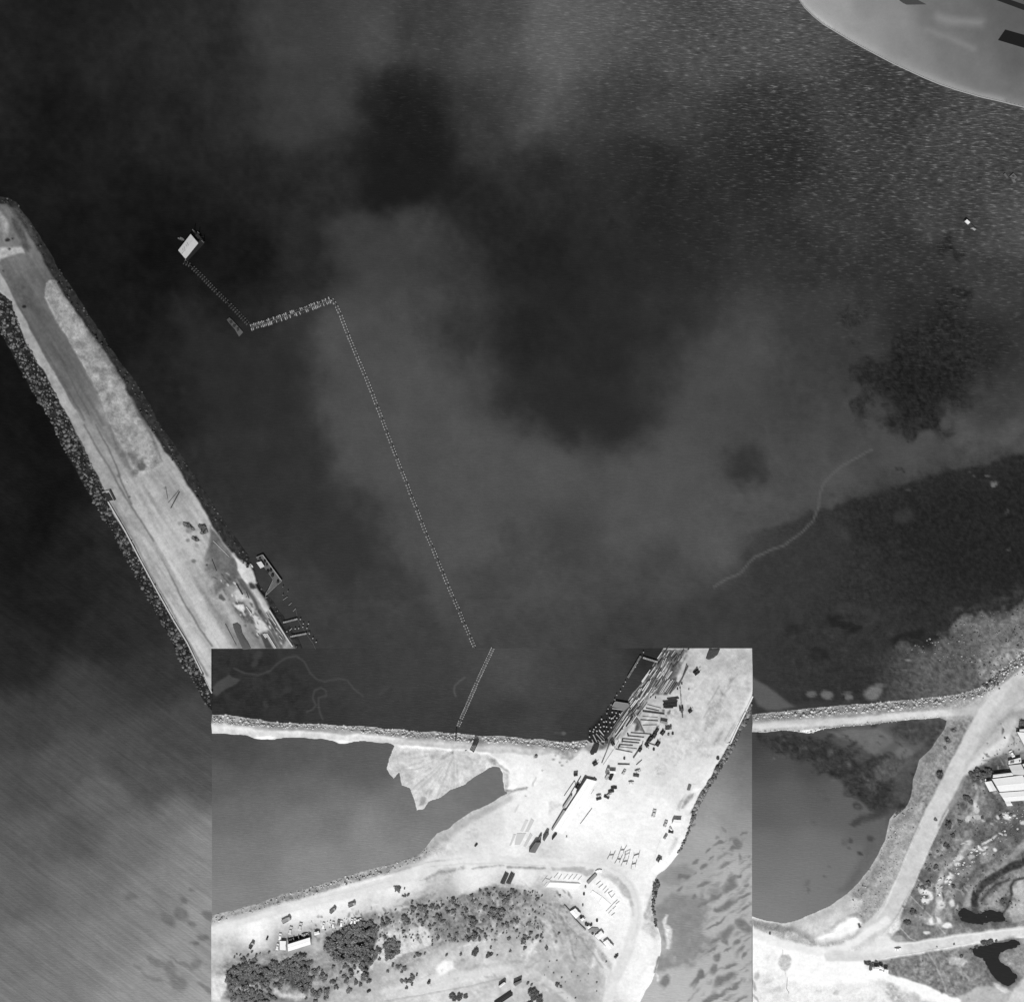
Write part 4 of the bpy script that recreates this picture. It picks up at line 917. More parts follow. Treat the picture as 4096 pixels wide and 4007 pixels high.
N2.fill("P 0 600 80 590 170 610 70 780 0 700", 176, 6, 5, 14, 10, .3, a=.8)
N2.fill("P 460 420 540 560 480 640 440 640 340 720 260 740 280 640 380 560", 128, 6, 5, 16, 10, .3, a=.8)
N2.fill("J 880 790 950 700 940 640 1010 600 1120 590 1160 640 1080 690 1000 720 960 790 900 850", 196, 8, 8, 16, 10, .25, a=.7)
for (x, y, r_, v) in [(1450, 1150, 26, 100), (1540, 1190, 34, 96), (1490, 1240, 22, 130), (1640, 1150, 26, 180), (1680, 1210, 30, 190), (1560, 1160, 18, 80), (1900, 1050, 26, 160), (1880, 950, 12, 170)]:
    N2.blob(2340 + .2158 * x, 2590 + .2158 * y, r_ * .22, r_ * .2, 0, v, .4, 'land', .85, 4, 14, 10, .3)
# ground below: bush land
N2.fill("K 100 1560 300 1450 500 1440 850 1420 1080 1450 1080 1280 1300 1160 1500 1110 1750 1060 L 200 1080 450 960 700 900 900 820 1150 790 1350 840 1420 900 1500 920 1600 920 1700 980 1650 1100 1500 1060 1460 1060 1440 1180 1420 1240 1260 1260 1100 1220 1000 1230 900 1320 700 1330 600 1330 500 1360 300 1440 100 1480 0 1500 K 1600 1480 1500 1700 1200 1750 900 1870 500 1880 100 1850 50 1700", 152, 10, 8, 20, 10, .38, a=.75)
for q, v in [("K 1540 1350 1620 1260 1760 1180 1850 1250 1740 1330 1790 1450 1700 1560 1590 1530 1500 1600 1490 1500", 222), ("L 140 1280 240 1190 320 1180 440 1220 440 1340 380 1410 200 1460 110 1460 130 1370", 222), ("K 160 1760 200 1700 150 1640 60 1640 14 1720 14 1870 110 1870", 232), ("K 220 1700 300 1680 420 1720 480 1790 400 1790 300 1760", 205), ("K 600 1760 700 1800 850 1790 950 1820 800 1860 600 1830", 205),
              ("K 1380 1560 1440 1560 1460 1640 1400 1700 1360 1650", 214), ("L 1010 1000 1100 860 1120 960 1040 1040", 176), ("L 570 1080 680 1060 680 1120 600 1140", 200), ("L 820 960 880 970 880 1030 830 1030", 198), ("L 1020 1120 1050 1100 1030 1220 1000 1190", 212), ("L 480 1240 600 1230 590 1320 520 1330", 204), ("L 1130 1000 1200 960 1290 1040 1280 1200 1150 1180", 196), ("L 1440 1080 1560 1130 1600 1200 1480 1140", 212), ("L 1390 1320 1440 1310 1420 1420 1340 1500 1330 1420", 228)]:
    N2.fill(q, v, 10, 10, 10, 10, .2, a=.85)
N2.fill("L 60 1520 200 1470 340 1490 220 1600 60 1590", 150, 10, 10, 22, 10, .35, a=.7)
N2.line("K 40 1560 300 1420 700 1460 1000 1400 1200 1180 1500 1090 1800 1010 L 100 1010 280 910 500 860", 178, 36, 24, 10, 10, 26, a=.5)
N2.line("L 100 1500 400 1410 580 1330 700 1310", 150, 10, 6, 5, 14, 10, .3, a=.7)
N2.line("L 740 1340 640 1430 800 1400 780 1480 740 1490", 190, 4, 3, 3, a=.7); N2.line("L 620 1400 700 1370 770 1390 800 1450 780 1500 700 1500", 192, 4, 3, 2, a=.6)
N2.line("L 1090 1300 1020 1470 1060 1380 1140 1340 1200 1360", 200, 4, 3, 3, a=.6)
N2.fill("L 980 1470 1060 1440 1180 1450 1250 1430 1220 1490 1080 1510 990 1500", 190, 8, 6, 6, 26, a=.7)
N2.fill("L 460 1560 560 1480 640 1500 650 1560 560 1620 500 1650", 252, 8, 8, 4, 26, a=.9)
N2.line("L 660 1590 900 1560 1100 1535 1240 1520", 190, 14, 8, 3, a=.7); N2.line("L 1240 1520 1300 1540 1290 1600 1270 1640", 208, 24, 8, 2, a=.7)
N2.line("L 0 1790 300 1700 600 1650 900 1620 1200 1570", 228, 26, 12, 4, a=.6)
N2.line("L 0 1850 400 1770 700 1700 1000 1650 1180 1590", 222, 20, 10, 3, a=.6)
N2.line("L 0 1880 300 1830 620 1770 820 1735 1050 1680 1180 1650", 158, 4, 3, 2, a=.7)
N2.line("L 1160 1660 1260 1630 1380 1600 1500 1680 1620 1760 1760 1890", 206, 26, 6, 2, 2, 26, .05)
N2.line("L 900 1904 1000 1840 1100 1770 1200 1700 1290 1650", 206, 26, 5, 2, 2, 26, .05)
N2.line("L 1360 1560 1450 1490 1530 1420", 168, 5, 4, 3, a=.7)
N2.line("L 1420 900 1500 1000 1640 1100 1700 1240 1740 1400", 190, 14, 10, 8, 10, 10, a=.5)
for q, v in [("L 1440 950 1560 930 1660 1000 1720 1100 1640 1080 1560 1000", 176), ("M 0 1040 80 1100 160 1180 230 1230 300 1290 380 1400 440 1460 400 1490 300 1380 200 1340 100 1240 0 1160", 186), ("M 130 1240 180 1280 160 1400 140 1390", 164), ("M 230 1290 330 1310 310 1440 270 1540 260 1450", 168), ("M 340 1380 400 1430 470 1520 480 1620 450 1560 380 1460", 184), ("M 60 1100 110 1150 100 1200 40 1160", 178)]:
    N2.fill(q, v, 8, 8, 10, 10, .22, a=.85)
N2.fill("M 300 1560 330 1380 350 1400 320 1560", 222, 5, 5, 4, a=.8); N2.fill("M 420 1740 435 1640 450 1650 435 1740", 232, 4, 3, 3)
N2.line("M 80 1400 280 1560 380 1660", 206, 4, 3, 4, a=.5); N2.line("M 0 1240 60 1320 100 1440", 206, 8, 6, 4, a=.5)
N2.line("M 470 1560 480 1650 440 1780", 208, 8, 6, 3, a=.6)
N2.fill("M 860 980 880 1080 920 1190 890 1180 830 1090 790 1110 780 1060 810 1000 850 880 880 800", 190, 6, 5, 14, 10, .3, a=.85)
N2.fill("M 790 1120 870 1150 930 1260 880 1280 820 1250 770 1200", 208, 8, 6, 12, 10, .25, a=.8)
for q in ("M 880 760 900 800 890 900 880 1000 890 1090 920 1190", "M 940 1470 900 1620"):
    N2.line(q, 96, 7, 4, 4, 16, 10, .4, a=.85)
N2.fill("M 920 700 1010 650 1020 680 940 730 900 790 880 780", 168, 6, 5, 18, 10, .35, a=.8)
N2.fill("S 340 1480 480 1200 540 1210 500 1330 440 1400 360 1560", 196, 10, 8, 12, 10, .2, a=.8)
N2.fill("S 700 400 830 320 820 400 640 610 600 620", 160, 6, 5, 12, 10, .25)
N2.fill("S 540 560 640 400 680 370 600 560 570 660 520 640", 190, 6, 5, 14, 10, .25, a=.8)
N2.fill("S 420 860 500 820 590 820 560 920 400 940", 250, 4, 3, 2)
N2.fill("S 780 290 840 230 960 240 900 300 800 330", 248, 5, 5, 3)
N2.line("S 60 1640 150 1300 220 1100", 222, 4, 3, 2, a=.7); N2.line("S 760 160 940 140", 200, 3, 3, 2, a=.7)
# ground darkened under the thickets and on the rough slopes
for q, v, a in [("K 1090 1320 1130 1290 1240 1250 1300 1180 1430 1150 1540 1160 1560 1230 1560 1400 1480 1640 1400 1510 1240 1470 1130 1430 1090 1390", 66, .95), ("K 150 1620 220 1590 300 1540 420 1550 560 1540 700 1510 800 1470 900 1500 940 1600 960 1720 920 1800 780 1740 700 1640 520 1680 400 1700 180 1760", 76, .9), ("K 180 1760 300 1760 520 1800 700 1880 520 1900 300 1900 170 1840", 104, .75),
                ("L 560 960 700 900 900 820 1150 800 1300 850 1420 900 1250 960 1280 1100 1200 1180 1000 1120 900 1230 700 1320 560 1300 480 1250 500 1100", 132, .75), ("K 1080 1280 1300 1130 1500 1080 1760 1040 1887 1000 L 100 990 300 900 500 850 400 960 200 1060 60 1130 K 1760 1110 1600 1130 1300 1180 1100 1320", 134, .75), ("K 80 1560 300 1440 600 1400 840 1430 1060 1420 1100 1480 900 1470 700 1490 400 1520 200 1590", 150, .75)]:
    N2.fill(q, v, 8, 12, 16, 10, .4, a=a)
for k in range(380):                        # grass clumps of the slope
    x, y = rr.uniform(-700, 1750), rr.uniform(820, 1330)
    if y < 980 - .13 * x: continue
    N2.blob(1540 + .42396 * x, 3200 + .42396 * y, rr.uniform(3, 13), rr.uniform(2, 6), rr.uniform(40, 110), rr.choice((82, 96, 110, 118, 190, 200)), .5, 'land', .55, 7, 12, 10, .4)
for k in range(120):                        # wheel ruts, scuffs and grass tufts
    x, y = rr.uniform(100, 1800), rr.uniform(900, 1850)
    N2.blob(1540 + .42396 * x, 3200 + .42396 * y, rr.uniform(4, 22), rr.uniform(2, 8), rr.uniform(-60, 60), rr.choice((150, 168, 226, 214)), .6, 'land', .35, 10, 8, 10)
for k in range(70):
    x, y = rr.uniform(100, 1700), rr.uniform(100, 1600)
    N2.line([(2240 + .4111 * x, 2590 + .4111 * y), (2240 + .4111 * (x + rr.uniform(40, 160)), 2590 + .4111 * (y - rr.uniform(60, 240)))], rr.choice((214, 206, 250, 222)), rr.uniform(2, 7), 3, 3, a=.35)
for q, v, w_ in [("L 1440 940 1560 1020 1660 1100 1730 1240 1760 1400 1800 1500", 150, 7), ("L 1460 1060 1560 1130 1640 1230 1690 1380", 160, 5), ("L 1500 1180 1580 1260 1620 1400", 206, 8), ("M 0 1100 100 1200 200 1300 300 1420 400 1560", 150, 6), ("M 20 1200 120 1330 240 1480", 160, 5), ("L 1340 1240 1300 1380 1290 1480", 208, 12), ("L 700 1380 860 1330 1040 1290 1160 1220", 212, 8), ("L 120 1480 340 1400 560 1320", 128, 6), ("L 1700 980 1800 1060 1887 1140", 156, 6)]:
    N2.line(q, v, w_, 4, 6, 12, 10, .3, a=.7)
# strip of low scrub beside the curved road
N2.line("L 380 735 520 670 640 650 740 630", 160, 12, 7, 5, 22, 10, .35, a=.75); N2.line("L 830 635 960 620 1110 615", 160, 7, 5, 4, 26, 10, .35, a=.75); N2.line("L 1150 625 1300 625 1500 630", 148, 8, 5, 4, 26, 10, .4, a=.8)
N2.line("L 300 740 450 745 380 780", 195, 10, 7, 5, 14, 10, a=.6)
N2.fill("L 1050 800 1200 790 1330 780 1250 745 1270 740 1420 830 1300 830 1150 820", 196, 6, 5, 14, 10, .25, a=.7)
N2.line("L 1390 830 1420 780 1460 700", 206, 8, 4, 2, a=.7)
N2.line("L 1430 800 1500 700 1530 700", 200, 3, 2, 1, a=.6)
N2.tone[L_] *= 1 + (.05 * N2.n[10] + .05 * N2.n[26] + .03 * N2.n[70]) * np.where(N2.tone[L_] > 215, .3, 1.0); N2.grain[L_] = N2.grain[L_] * 1.05 + .03
N2.finish()
cells_land2 = any4(N2.sd > -14)
o = sheet('ground', N2, cells_land2, N2.z, 'land', GROUND); tag(o, kind='structure')
cut_bank(N2, [[(j, 0) for j in range(N2.nv)], [(j, N2.nu - 1) for j in range(N2.nv)], [(0, i) for i in range(N2.nu)]], 'earth_bank')
dp = N2.sd[:-1, :-1] > 30
o = sheet('sea', N2, ~dp, 0.0, 'water', WATER, 1, ('glint', 'streak')); tag(o, kind='structure')

def height(u, v):
    return N2.gz(u, v) if (IU0 <= u <= IU1 and v >= IV0) else M.gz(u, v)

# ponds (real water surfaces)
for P in PONDS:
    mb = MB(); mb.prism([wx(*p) for p in P], 1.30, 1.42)
    o = mb.build('pond', WATER); tag(o, kind='structure')
    n = len(o.data.vertices)
    for k, val in (('tone', float(alb(38))), ('grain', .12), ('glint', 0.0), ('streak', 0.0)):
        add_attr(o.data, k, np.full(n, val))

# ================================================================== ROCK ARMOUR
def rock_proto(seed, n=0):
    r = random.Random(seed)
    t = (1 + 5 ** .5) / 2
    V = [(-1, t, 0), (1, t, 0), (-1, -t, 0), (1, -t, 0), (0, -1, t), (0, 1, t), (0, -1, -t), (0, 1, -t), (t, 0, -1), (t, 0, 1), (-t, 0, -1), (-t, 0, 1)]
    F = [(0, 11, 5), (0, 5, 1), (0, 1, 7), (0, 7, 10), (0, 10, 11), (1, 5, 9), (5, 11, 4), (11, 10, 2), (10, 7, 6), (7, 1, 8), (3, 9, 4), (3, 4, 2), (3, 2, 6), (3, 6, 8), (3, 8, 9), (4, 9, 5), (2, 4, 11), (6, 2, 10), (8, 6, 7), (9, 8, 1)]
    V = [[q / 1.9 * r.uniform(.72, 1.2) for q in v] for v in V]
    return np.array(V, np.float32), np.array(F, np.int32)
ROCKS = [rock_proto(k) for k in range(8)]

def band_points(P, n, seed, cv, smin, smax, pw=2.4):
    """random places inside a polygon, with a size each"""
    rg = np.random.default_rng(seed); P = np.array(P)
    x = rg.uniform(P[:, 0].min(), P[:, 0].max(), n * 9); y = rg.uniform(P[:, 1].min(), P[:, 1].max(), n * 9)
    ins = np.zeros(len(x), bool); m = len(P)
    for k in range(m):
        x1, y1 = P[k]; x2, y2 = P[(k + 1) % m]
        if y1 != y2:
            ins ^= ((y1 > y) != (y2 > y)) & (x < (x2 - x1) * (y - y1) / (y2 - y1) + x1)
    if cv is N2: ins &= (x > IU0 + 3) & (x < IU1 - 3) & (y > IV0 + 3)
    else: ins &= ~((x > IU0 - 6) & (x < IU1 + 6) & (y > IV0 - 6))
    x = x[ins][:n]; y = y[ins][:n]
    s = smin * .8 + (smax * 1.25 - smin * .8) * rg.random(len(x)) ** pw
    return x, y, s, rg

def rock_mesh(name, items, tone, seed):
    """items: (x, y, z, size, shade)"""
    rg = np.random.default_rng(seed); VV, FF, SH = [], [], []; k = 0
    for (x, y, z, s, sh) in items:
        v, f = ROCKS[int(rg.integers(8))]
        a = rg.uniform(0, 6.28); c, q = math.cos(a), math.sin(a)
        w = v * np.array([s * rg.uniform(.8, 1.3), s * rg.uniform(.7, 1.1), s * rg.uniform(.32, .55)], np.float32)
        w = np.stack([w[:, 0] * c - w[:, 1] * q + x, w[:, 0] * q + w[:, 1] * c + y, w[:, 2] + z], 1)
        VV.append(w); FF.append(f + k); k += len(v); SH.append(np.full(len(v), sh))
    me = np_mesh(name, np.concatenate(VV), np.concatenate(FF), True)
    add_attr(me, 'shade', np.concatenate(SH)); me.materials.append(tone)
    o = bpy.data.objects.new(name, me); COL.objects.link(o)
    return o

def armour(name, P, n, seed, cv, tone, smin, smax, shade, label, single=0, blabel=None, lift=.0):
    if isinstance(P, str): P = pts(P)
    x, y, s, rg = band_points(P, n, seed, cv, smin, smax)
    sh = rg.uniform(shade[0], shade[1], len(x)) ** 1.5
    order = np.argsort(-s); items = []
    for r_, k in enumerate(order):
        X, Y = wx(x[k], y[k]); Z = cv.gz(x[k], y[k]) + lift * s[k]
        if r_ < single:
            kk = int(rg.integers(5))
            key = 'boulder_%d_%s' % (kk, tone.name)
            if key not in PROTO_ROCK:
                PROTO_ROCK[key] = [rock_mesh('boulder', [(0, 0, 0, 1.0, q)], tone, 50 + kk * 7 + int(q * 10)).data for q in (.55, .9, 1.25)]
                for me in PROTO_ROCK[key]:
                    for ob in [ob for ob in COL.objects if ob.data is me]: bpy.data.objects.remove(ob)
            o = bpy.data.objects.new('boulder', PROTO_ROCK[key][int(rg.integers(3))]); COL.objects.link(o)
            o.location = (X, Y, Z); o.rotation_euler = (0, 0, rg.uniform(0, 6)); o.scale = (s[k],) * 3
            tag(o, blabel % ('upper end' if y[k] < 1500 else 'upper middle' if y[k] < 1950 else 'lower middle' if y[k] < 2350 else 'lower end'), 'boulder', 'boulders of the rock armour')
        else:
            items.append((X, Y, Z, s[k], sh[k]))
    o = rock_mesh(name, items, tone, seed + 1); tag(o, kind='stuff', label=label)
    return o
PROTO_ROCK = {}
R_DARK = mat(96, .9, 'rock', .12); R_MID = mat(112, .9, 'rock', .12); R_PALE = mat(212, .9, 'rock', .1)
armour('rock_armour', pts(SW_EDGE)[1:] + pts(SW_IN)[::-1], 3600, 21, M, R_DARK, .35, 1.25, (.25, 1.5), 'dark tumbled rock armour along the seaward side of the long breakwater', 240, 'large dark boulder in the seaward rock armour, %s of the breakwater')
armour('rock_armour', pts(NE_EDGE) + pts(NE_IN)[::-1], 1000, 22, M, mat(84, .9, 'rock', .12), .35, .9, (.5, 1.3), 'small dark stones on the harbour slope of the breakwater')
armour('rock_armour', "F 20 455 400 415 800 380 1200 345 1480 310 1560 320 1300 398 1000 425 700 446 400 472 20 495", 460, 23, M, R_PALE, .35, 1.0, (.8, 1.15), 'pale rubble on the north slope of the narrow causeway', lift=-.18)
armour('rock_armour', "F 20 580 250 568 430 588 520 558 700 538 900 522 1200 488 1350 476 1350 466 1100 482 800 512 520 545 420 575 200 560 20 572", 160, 29, M, R_PALE, .3, .8, (.5, 1.1), 'pale rubble on the lagoon side of the narrow causeway', lift=-.18)
armour('rock_armour', "F 1380 330 1480 310 1640 255 1700 200 1946 0 2000 20 1780 230 1640 330 1480 350", 260, 24, M, R_PALE, .3, .9, (.45, 1.2), 'pale rubble by the road junction at the shore', lift=-.18)
armour('rock_armour', "G 1040 70 1230 0 1120 320 1000 620 900 790 760 830 700 700 860 470 960 280", 260, 25, M, R_PALE, .2, .55, (.4, 1.0), 'scattered stones between the lagoon and the road')
armour('rock_armour', pts(I_NORTH) + pts(I_NIN)[::-1], 800, 26, N2, R_PALE, .35, .95, (.8, 1.15), 'pale rubble along the harbour side of the causeway', lift=-.18)
armour('rock_armour', "J 1876 555 1850 600 1800 740 1760 800 1690 960 1600 1120 1510 1260 1400 1440 1310 1600 1285 1600 1370 1410 1490 1230 1510 1170 1580 1060 1660 920 1730 790 1810 640 1876 490", 1100, 27, N2, R_MID, .5, 1.4, (.4, 1.6), 'dark tumbled rocks on the seaward edge of the wharf ground')
armour('rock_armour', "M 1330 10 1270 160 1200 350 1130 490 1110 490 1180 350 1240 160 1300 0", 160, 33, N2, R_MID, .4, 1.0, (.4, 1.3), 'line of small dark rocks at the foot of the white yard')
armour('rock_armour', "M 900 740 940 760 920 860 900 960 890 1000 920 1190 900 1190 865 1020 870 860 880 780", 200, 28, N2, R_MID, .4, 1.1, (.35, 1.3), 'line of dark rocks at the foot of the curved shore road')
armour('rock_armour', BANK, 300, 30, N2, R_PALE, .3, .7, (.5, 1.1), 'pale stones along the south bank of the lagoon', lift=-.18)
armour('rock_armour', "c 1300 1440 1500 1340 1650 1270 1800 1225 2000 1180 2000 1561 1700 1561 1500 1480", 420, 31, M, R_MID, .3, .7, (.4, 1.6), 'pale stones strewn over the tidal flat', lift=.12)
armour('rock_armour', "G 1440 380 1560 320 1740 300 1800 60 1946 60 1946 200 1700 360 1500 500 1430 600 1220 740 1200 660 1400 500", 110, 32, M, R_PALE, .3, 1.1, (.6, 1.2), 'white limestone lumps lying in the rough scrub')

# ================================================================== FLOATING DREDGE PIPELINE
drum = MB(); drum.tube((-.55, 0, 0), (.55, 0, 0), .42, n=10); drum_me = drum.mesh('float', mat(156, .7, 'metal', .3))
drum_me2 = MB().tube((-.55, 0, 0), (.55, 0, 0), .42, n=10).mesh('float', mat(74, .7, 'metal', .3))
DM3 = MB().tube((-.95, 0, 0), (.95, 0, 0), .40, n=10).mesh('float', mat(166, .7, 'metal', .3))
def pipeline(s, step, gap, mesh_list, tone, label, along=True, jitter=.1):
    P0 = [wx(*p) for p in pts(s)]
    r = random.Random(len(s)); P = [P0[0]]; off = 0
    for a, b in zip(P0, P0[1:]):                # the line drifts a little between its bends
        d = math.hypot(b[0] - a[0], b[1] - a[1]); n = max(1, int(d / 9)); nx, ny = -(b[1] - a[1]) / d, (b[0] - a[0]) / d
        for k in range(1, n + 1):
            off = off * .7 + r.uniform(-.32, .32); e = off
            P.append((a[0] + (b[0] - a[0]) * k / n + nx * e, a[1] + (b[1] - a[1]) * k / n + ny * e))
    ox, oy = P[0]
    root = empty('floating_pipeline', (ox, oy, 0)); tag(root, label, 'pipeline', 'floating dredge pipelines')
    mb = MB()
    Q = [(p[0] - ox, p[1] - oy) for p in P]
    for a, b in zip(Q, Q[1:]): mb.tube((a[0], a[1], .62), (b[0], b[1], .62), .30, n=8)
    mb.build('pipe', mat(tone, .7, 'metal'), root)
    L = 0; acc = []
    for a, b in zip(Q, Q[1:]):
        d = math.hypot(b[0] - a[0], b[1] - a[1]); an = math.atan2(b[1] - a[1], b[0] - a[0]); t = (0 if not acc else step) 
        while t < d:
            acc.append((a[0] + (b[0] - a[0]) * t / d, a[1] + (b[1] - a[1]) * t / d, an)); t += step * r.uniform(.93, 1.07)
    for (x, y, an) in acc:
        for sg in (-1, 1):
            o = bpy.data.objects.new('float', r.choice(mesh_list)); COL.objects.link(o); o.parent = root
            g = gap * r.uniform(1 - jitter, 1 + jitter) / 2
            o.location = (x - math.sin(an) * g * sg, y + math.cos(an) * g * sg, .14)
            o.rotation_euler = (0, 0, an + (0 if along else math.pi / 2) + r.uniform(-.15, .15))
            o.scale = (r.uniform(.8, 1.1),) * 3
pipeline("d 560 1780 C 400 520 520 640 640 770 760 880 860 980 960 1090", 1.95, 1.9, [drum_me2], 40, 'dark dredge pipeline on drum floats leading away from the dredge', False)
pipeline("C 985 1118 1130 1070 1280 1020 1420 970 1560 920 1700 870 1760 850", 1.15, 2.7, [drum_me, DM3, DM3, drum_me2], 96, 'dredge pipeline with closely packed crosswise floats at the bend', False)
pipeline("C 1775 850 Z 350 215 400 280 470 440 600 770 740 1140 880 1480 1000 1780 W 800 990 902 1232", 1.95, 1.7, [drum_me], 84, 'long straight dredge pipeline on paired drum floats across the harbour')
pipeline("I 1047 8 980 150 900 330 820 510 740 700 706 770", 1.5, 1.75, [drum_me, drum_me], 100, 'dredge pipeline on paired drum floats running up to the causeway')
o = MB()
Pp = [wx(*p) for p in pts("I 700 775 690 830 690 900")]
for a, b in zip(Pp, Pp[1:]): o.tube((a[0], a[1], 1.0), (b[0], b[1], 2.5), .35, n=8)
tag(o.build('discharge_pipe', mat(50, .7, 'metal')), 'dark shore pipe crossing the rubble of the causeway', 'pipe')

# ================================================================== DREDGE, RAFTS, BOATS
def poly_local(s, ref):
    return [(wx(*p)[0] - ref[0], wx(*p)[1] - ref[1]) for p in pts(s)]

def dredge():
    ref = wx(*pts("d 800 1080")[0])
    root = empty('dredge', (ref[0], ref[1], 0)); tag(root, 'floating dredge with a long pale roof and dark hull', 'dredge')
    hull = poly_local("d 290 1270 960 380 1060 250 1560 830 1480 940 720 1740", ref)
    MB().prism(hull, -.6, 1.0).build('hull', mat(24, .7, 'metal'), root)
    house = poly_local("d 390 1290 930 560 1230 920 680 1610", ref)
    MB().prism(house, 1.0, 4.0).build('deckhouse', mat(70, .8, 'metal'), root)
    rp = poly_local("d 340 1262 930 492 1000 560 1060 720 1190 800 1295 922 690 1668", ref)
    ra = [(rp[0], rp[1]), (rp[6], rp[5])]
    # low pitched roof: two slopes meeting on a ridge line
    a, b = Vector(rp[0]), Vector(rp[1]); c, d = Vector(rp[5]), Vector(rp[6])
    m0, m1 = (a + d) / 2, (b + c) / 2
    m = MB()
    zt, ze, th = 4.45, 4.05, .12
    for (p, q, z1) in ((a, b, ze), (d, c, ze)):
        L = [(p.x, p.y, z1), (q.x, q.y, z1), (m1.x, m1.y, zt), (m0.x, m0.y, zt)]
        if p is d: L = L[::-1]
        L = L[::-1]
        m.add(L + [(x, y, z - th) for x, y, z in L], [(0, 1, 2, 3), (7, 6, 5, 4), (0, 4, 5, 1), (1, 5, 6, 2), (2, 6, 7, 3), (3, 7, 4, 0)])
    roof = m.build('roof', mat(186, .7, 'roof', .07), root)
    k = MB()
    for q in ("d 545 1150 580 1160 590 1270 560 1280", "d 610 1080 650 1090 710 1260 660 1285", "d 690 960 720 970 770 1060 740 1090", "d 740 880 780 880 850 1030 830 1050", "d 500 1420 690 1240 710 1255 520 1440"):
        Pq = poly_local(q, ref)
        dm = (m1 - m0).normalized(); nrm = Vector((-dm.y, dm.x)); half = abs((a - m0).dot(nrm))
        zz = [zt - (zt - ze) * abs((Vector(p) - m0).dot(nrm)) / half + .012 for p in Pq]
        V = [(p[0], p[1], z) for p, z in zip(Pq, zz)]
        ar = sum(V[i][0] * V[(i + 1) % 4][1] - V[(i + 1) % 4][0] * V[i][1] for i in range(4))
        k.add(V if ar > 0 else V[::-1], [(0, 1, 2, 3)])
    k.build('roof_stain', mat(146, .8), roof)
    for q, h in (("d 1055 315", 6), ("d 1280 410", 5), ("d 1495 840", 6), ("d 660 1690", 2.5)):
        p = poly_local(q, ref)[0]
        MB().tube((p[0], p[1], .8), (p[0], p[1], h), .32, .26, n=8).build('spud', mat(120, .7, 'metal'), root)
    A, B = poly_local("d 1080 380 1480 780", ref)
    MB().tube((A[0], A[1], 2.2), (B[0], B[1], 2.2), .12).build('rail', mat(40, .7, 'metal'), root)
    c = poly_local("d 1240 560", ref)[0]
    MB().box((c[0], c[1], 1.7), (3.2, 2.2, 1.4), -.85).build('winch', mat(34, .7, 'metal'), root)
    A, B = poly_local("d 1250 600 1500 560", ref)
    MB().tube((A[0], A[1], 1.6), (B[0], B[1], -.2), .3).build('suction_ladder', mat(20, .7, 'metal'), root)
dredge()

def boat(ref_s, L, Wd, heading, hull_v, cabin_v, label, cabin=True, cab_at=-.1, cat='boat', cab_l=.35):
    ref = wx(*pts(ref_s)[0])
    root = empty('boat', (ref[0], ref[1], 0), heading); tag(root, label, cat)
    n = 9; top, bot = [], []
    for i in range(n):
        t = i / (n - 1); w = Wd / 2 * (1 - max(0, (t - .55) / .45) ** 2.2) * (.85 + .15 * min(1, t * 4))
        top.append((L * (t - .5), w)); bot.append((L * (t - .5) * .92, w * .7))
    ring_t = [(x, y, .55) for x, y in top] + [(x, -y, .55) for x, y in top[::-1]]
    ring_b = [(x, y, -.3) for x, y in bot] + [(x, -y, -.3) for x, y in bot[::-1]]
    inner = [(x * .93, y * .82, .5) for x, y, z in ring_t]; floor = [(x * .9, y * .75, .18) for x, y, z in ring_t]
    V = ring_b + ring_t + inner + floor; m = 2 * n; F = []
    for k in range(3):
        F += [(k * m + (i + 1) % m, k * m + i, (k + 1) * m + i, (k + 1) * m + (i + 1) % m) for i in range(m)]
    F += [tuple(range(m)), tuple(3 * m + i for i in range(m - 1, -1, -1))]
    MB().add(V, F).build('hull', mat(hull_v, .6, 'paint'), root)
    if cabin:
        MB().box((L * cab_at, 0, .95), (L * cab_l, Wd * .66, 1.1), taper=.9).build('cabin', mat(cabin_v, .5, 'paint', .06), root)
    MB().box((-L * .32, 0, .42), (.3, Wd * .75, .08)).build('thwart', mat(120, .8, 'timber'), root)
    return root
boat("d 460 690", 3.6, 2.0, R(-25), 92, 130, 'small grey workboat moored beside the dredge', False)
boat("d 320 670", 2.0, .9, R(-40), 120, 130, 'tiny dinghy outside the grey workboat by the dredge', False)
def raft(s_list, label, tone, h=.9, cat='raft', name='raft', stuff=()):
    P0 = pts(s_list[0]); ref = wx(*P0[0])
    root = empty(name, (ref[0], ref[1], 0)); tag(root, label, cat)
    for i, s in enumerate(s_list):
        MB().prism(poly_local(s, ref), -.3, h - .04 * i).build('pontoon', mat(tone + 7 * (i % 3), .9, 'timber', .3), root)
    for s, v in stuff:
        MB().prism(poly_local(s, ref), h, h + .5).build('deck_box', mat(v, .8), root)
    return root
raft(["C 748 1045 775 1022 800 1045 770 1075", "C 770 1075 800 1045 860 1110 828 1140", "C 828 1140 858 1110 908 1165 868 1208"], 'old grey pontoon raft floating beside the pipeline bend', 74, .8,
     stuff=(("C 775 1065 795 1055 805 1075 785 1085", 46), ("C 815 1090 840 1100 825 1120 805 1112", 44), ("C 845 1130 865 1125 870 1150 850 1158", 50)))
raft(["b 810 375 835 355 885 425 862 438"], 'narrow grey float, left one of the pair by the right edge', 92, .8)
raft(["b 900 410 960 358 1022 425 985 450", "b 930 440 975 452 1000 498 960 500"], 'broken square grey raft near the right edge of the water', 100, .9, stuff=(("b 940 405 960 395 975 412 955 425", 70),))
ref_b = "b 300 1150"
rt = raft(["b 205 1085 240 1062 405 1212 368 1240 320 1200 285 1160"], 'dark narrow barge with a white cabin at its upper end', 62, .9, 'barge', 'barge')
refb = wx(*pts("b 205 1085")[0])
MB().prism(poly_local("b 212 1095 240 1070 290 1115 262 1143", refb), .9, 2.6).build('cabin', mat(236, .5, 'paint', .05), rt)
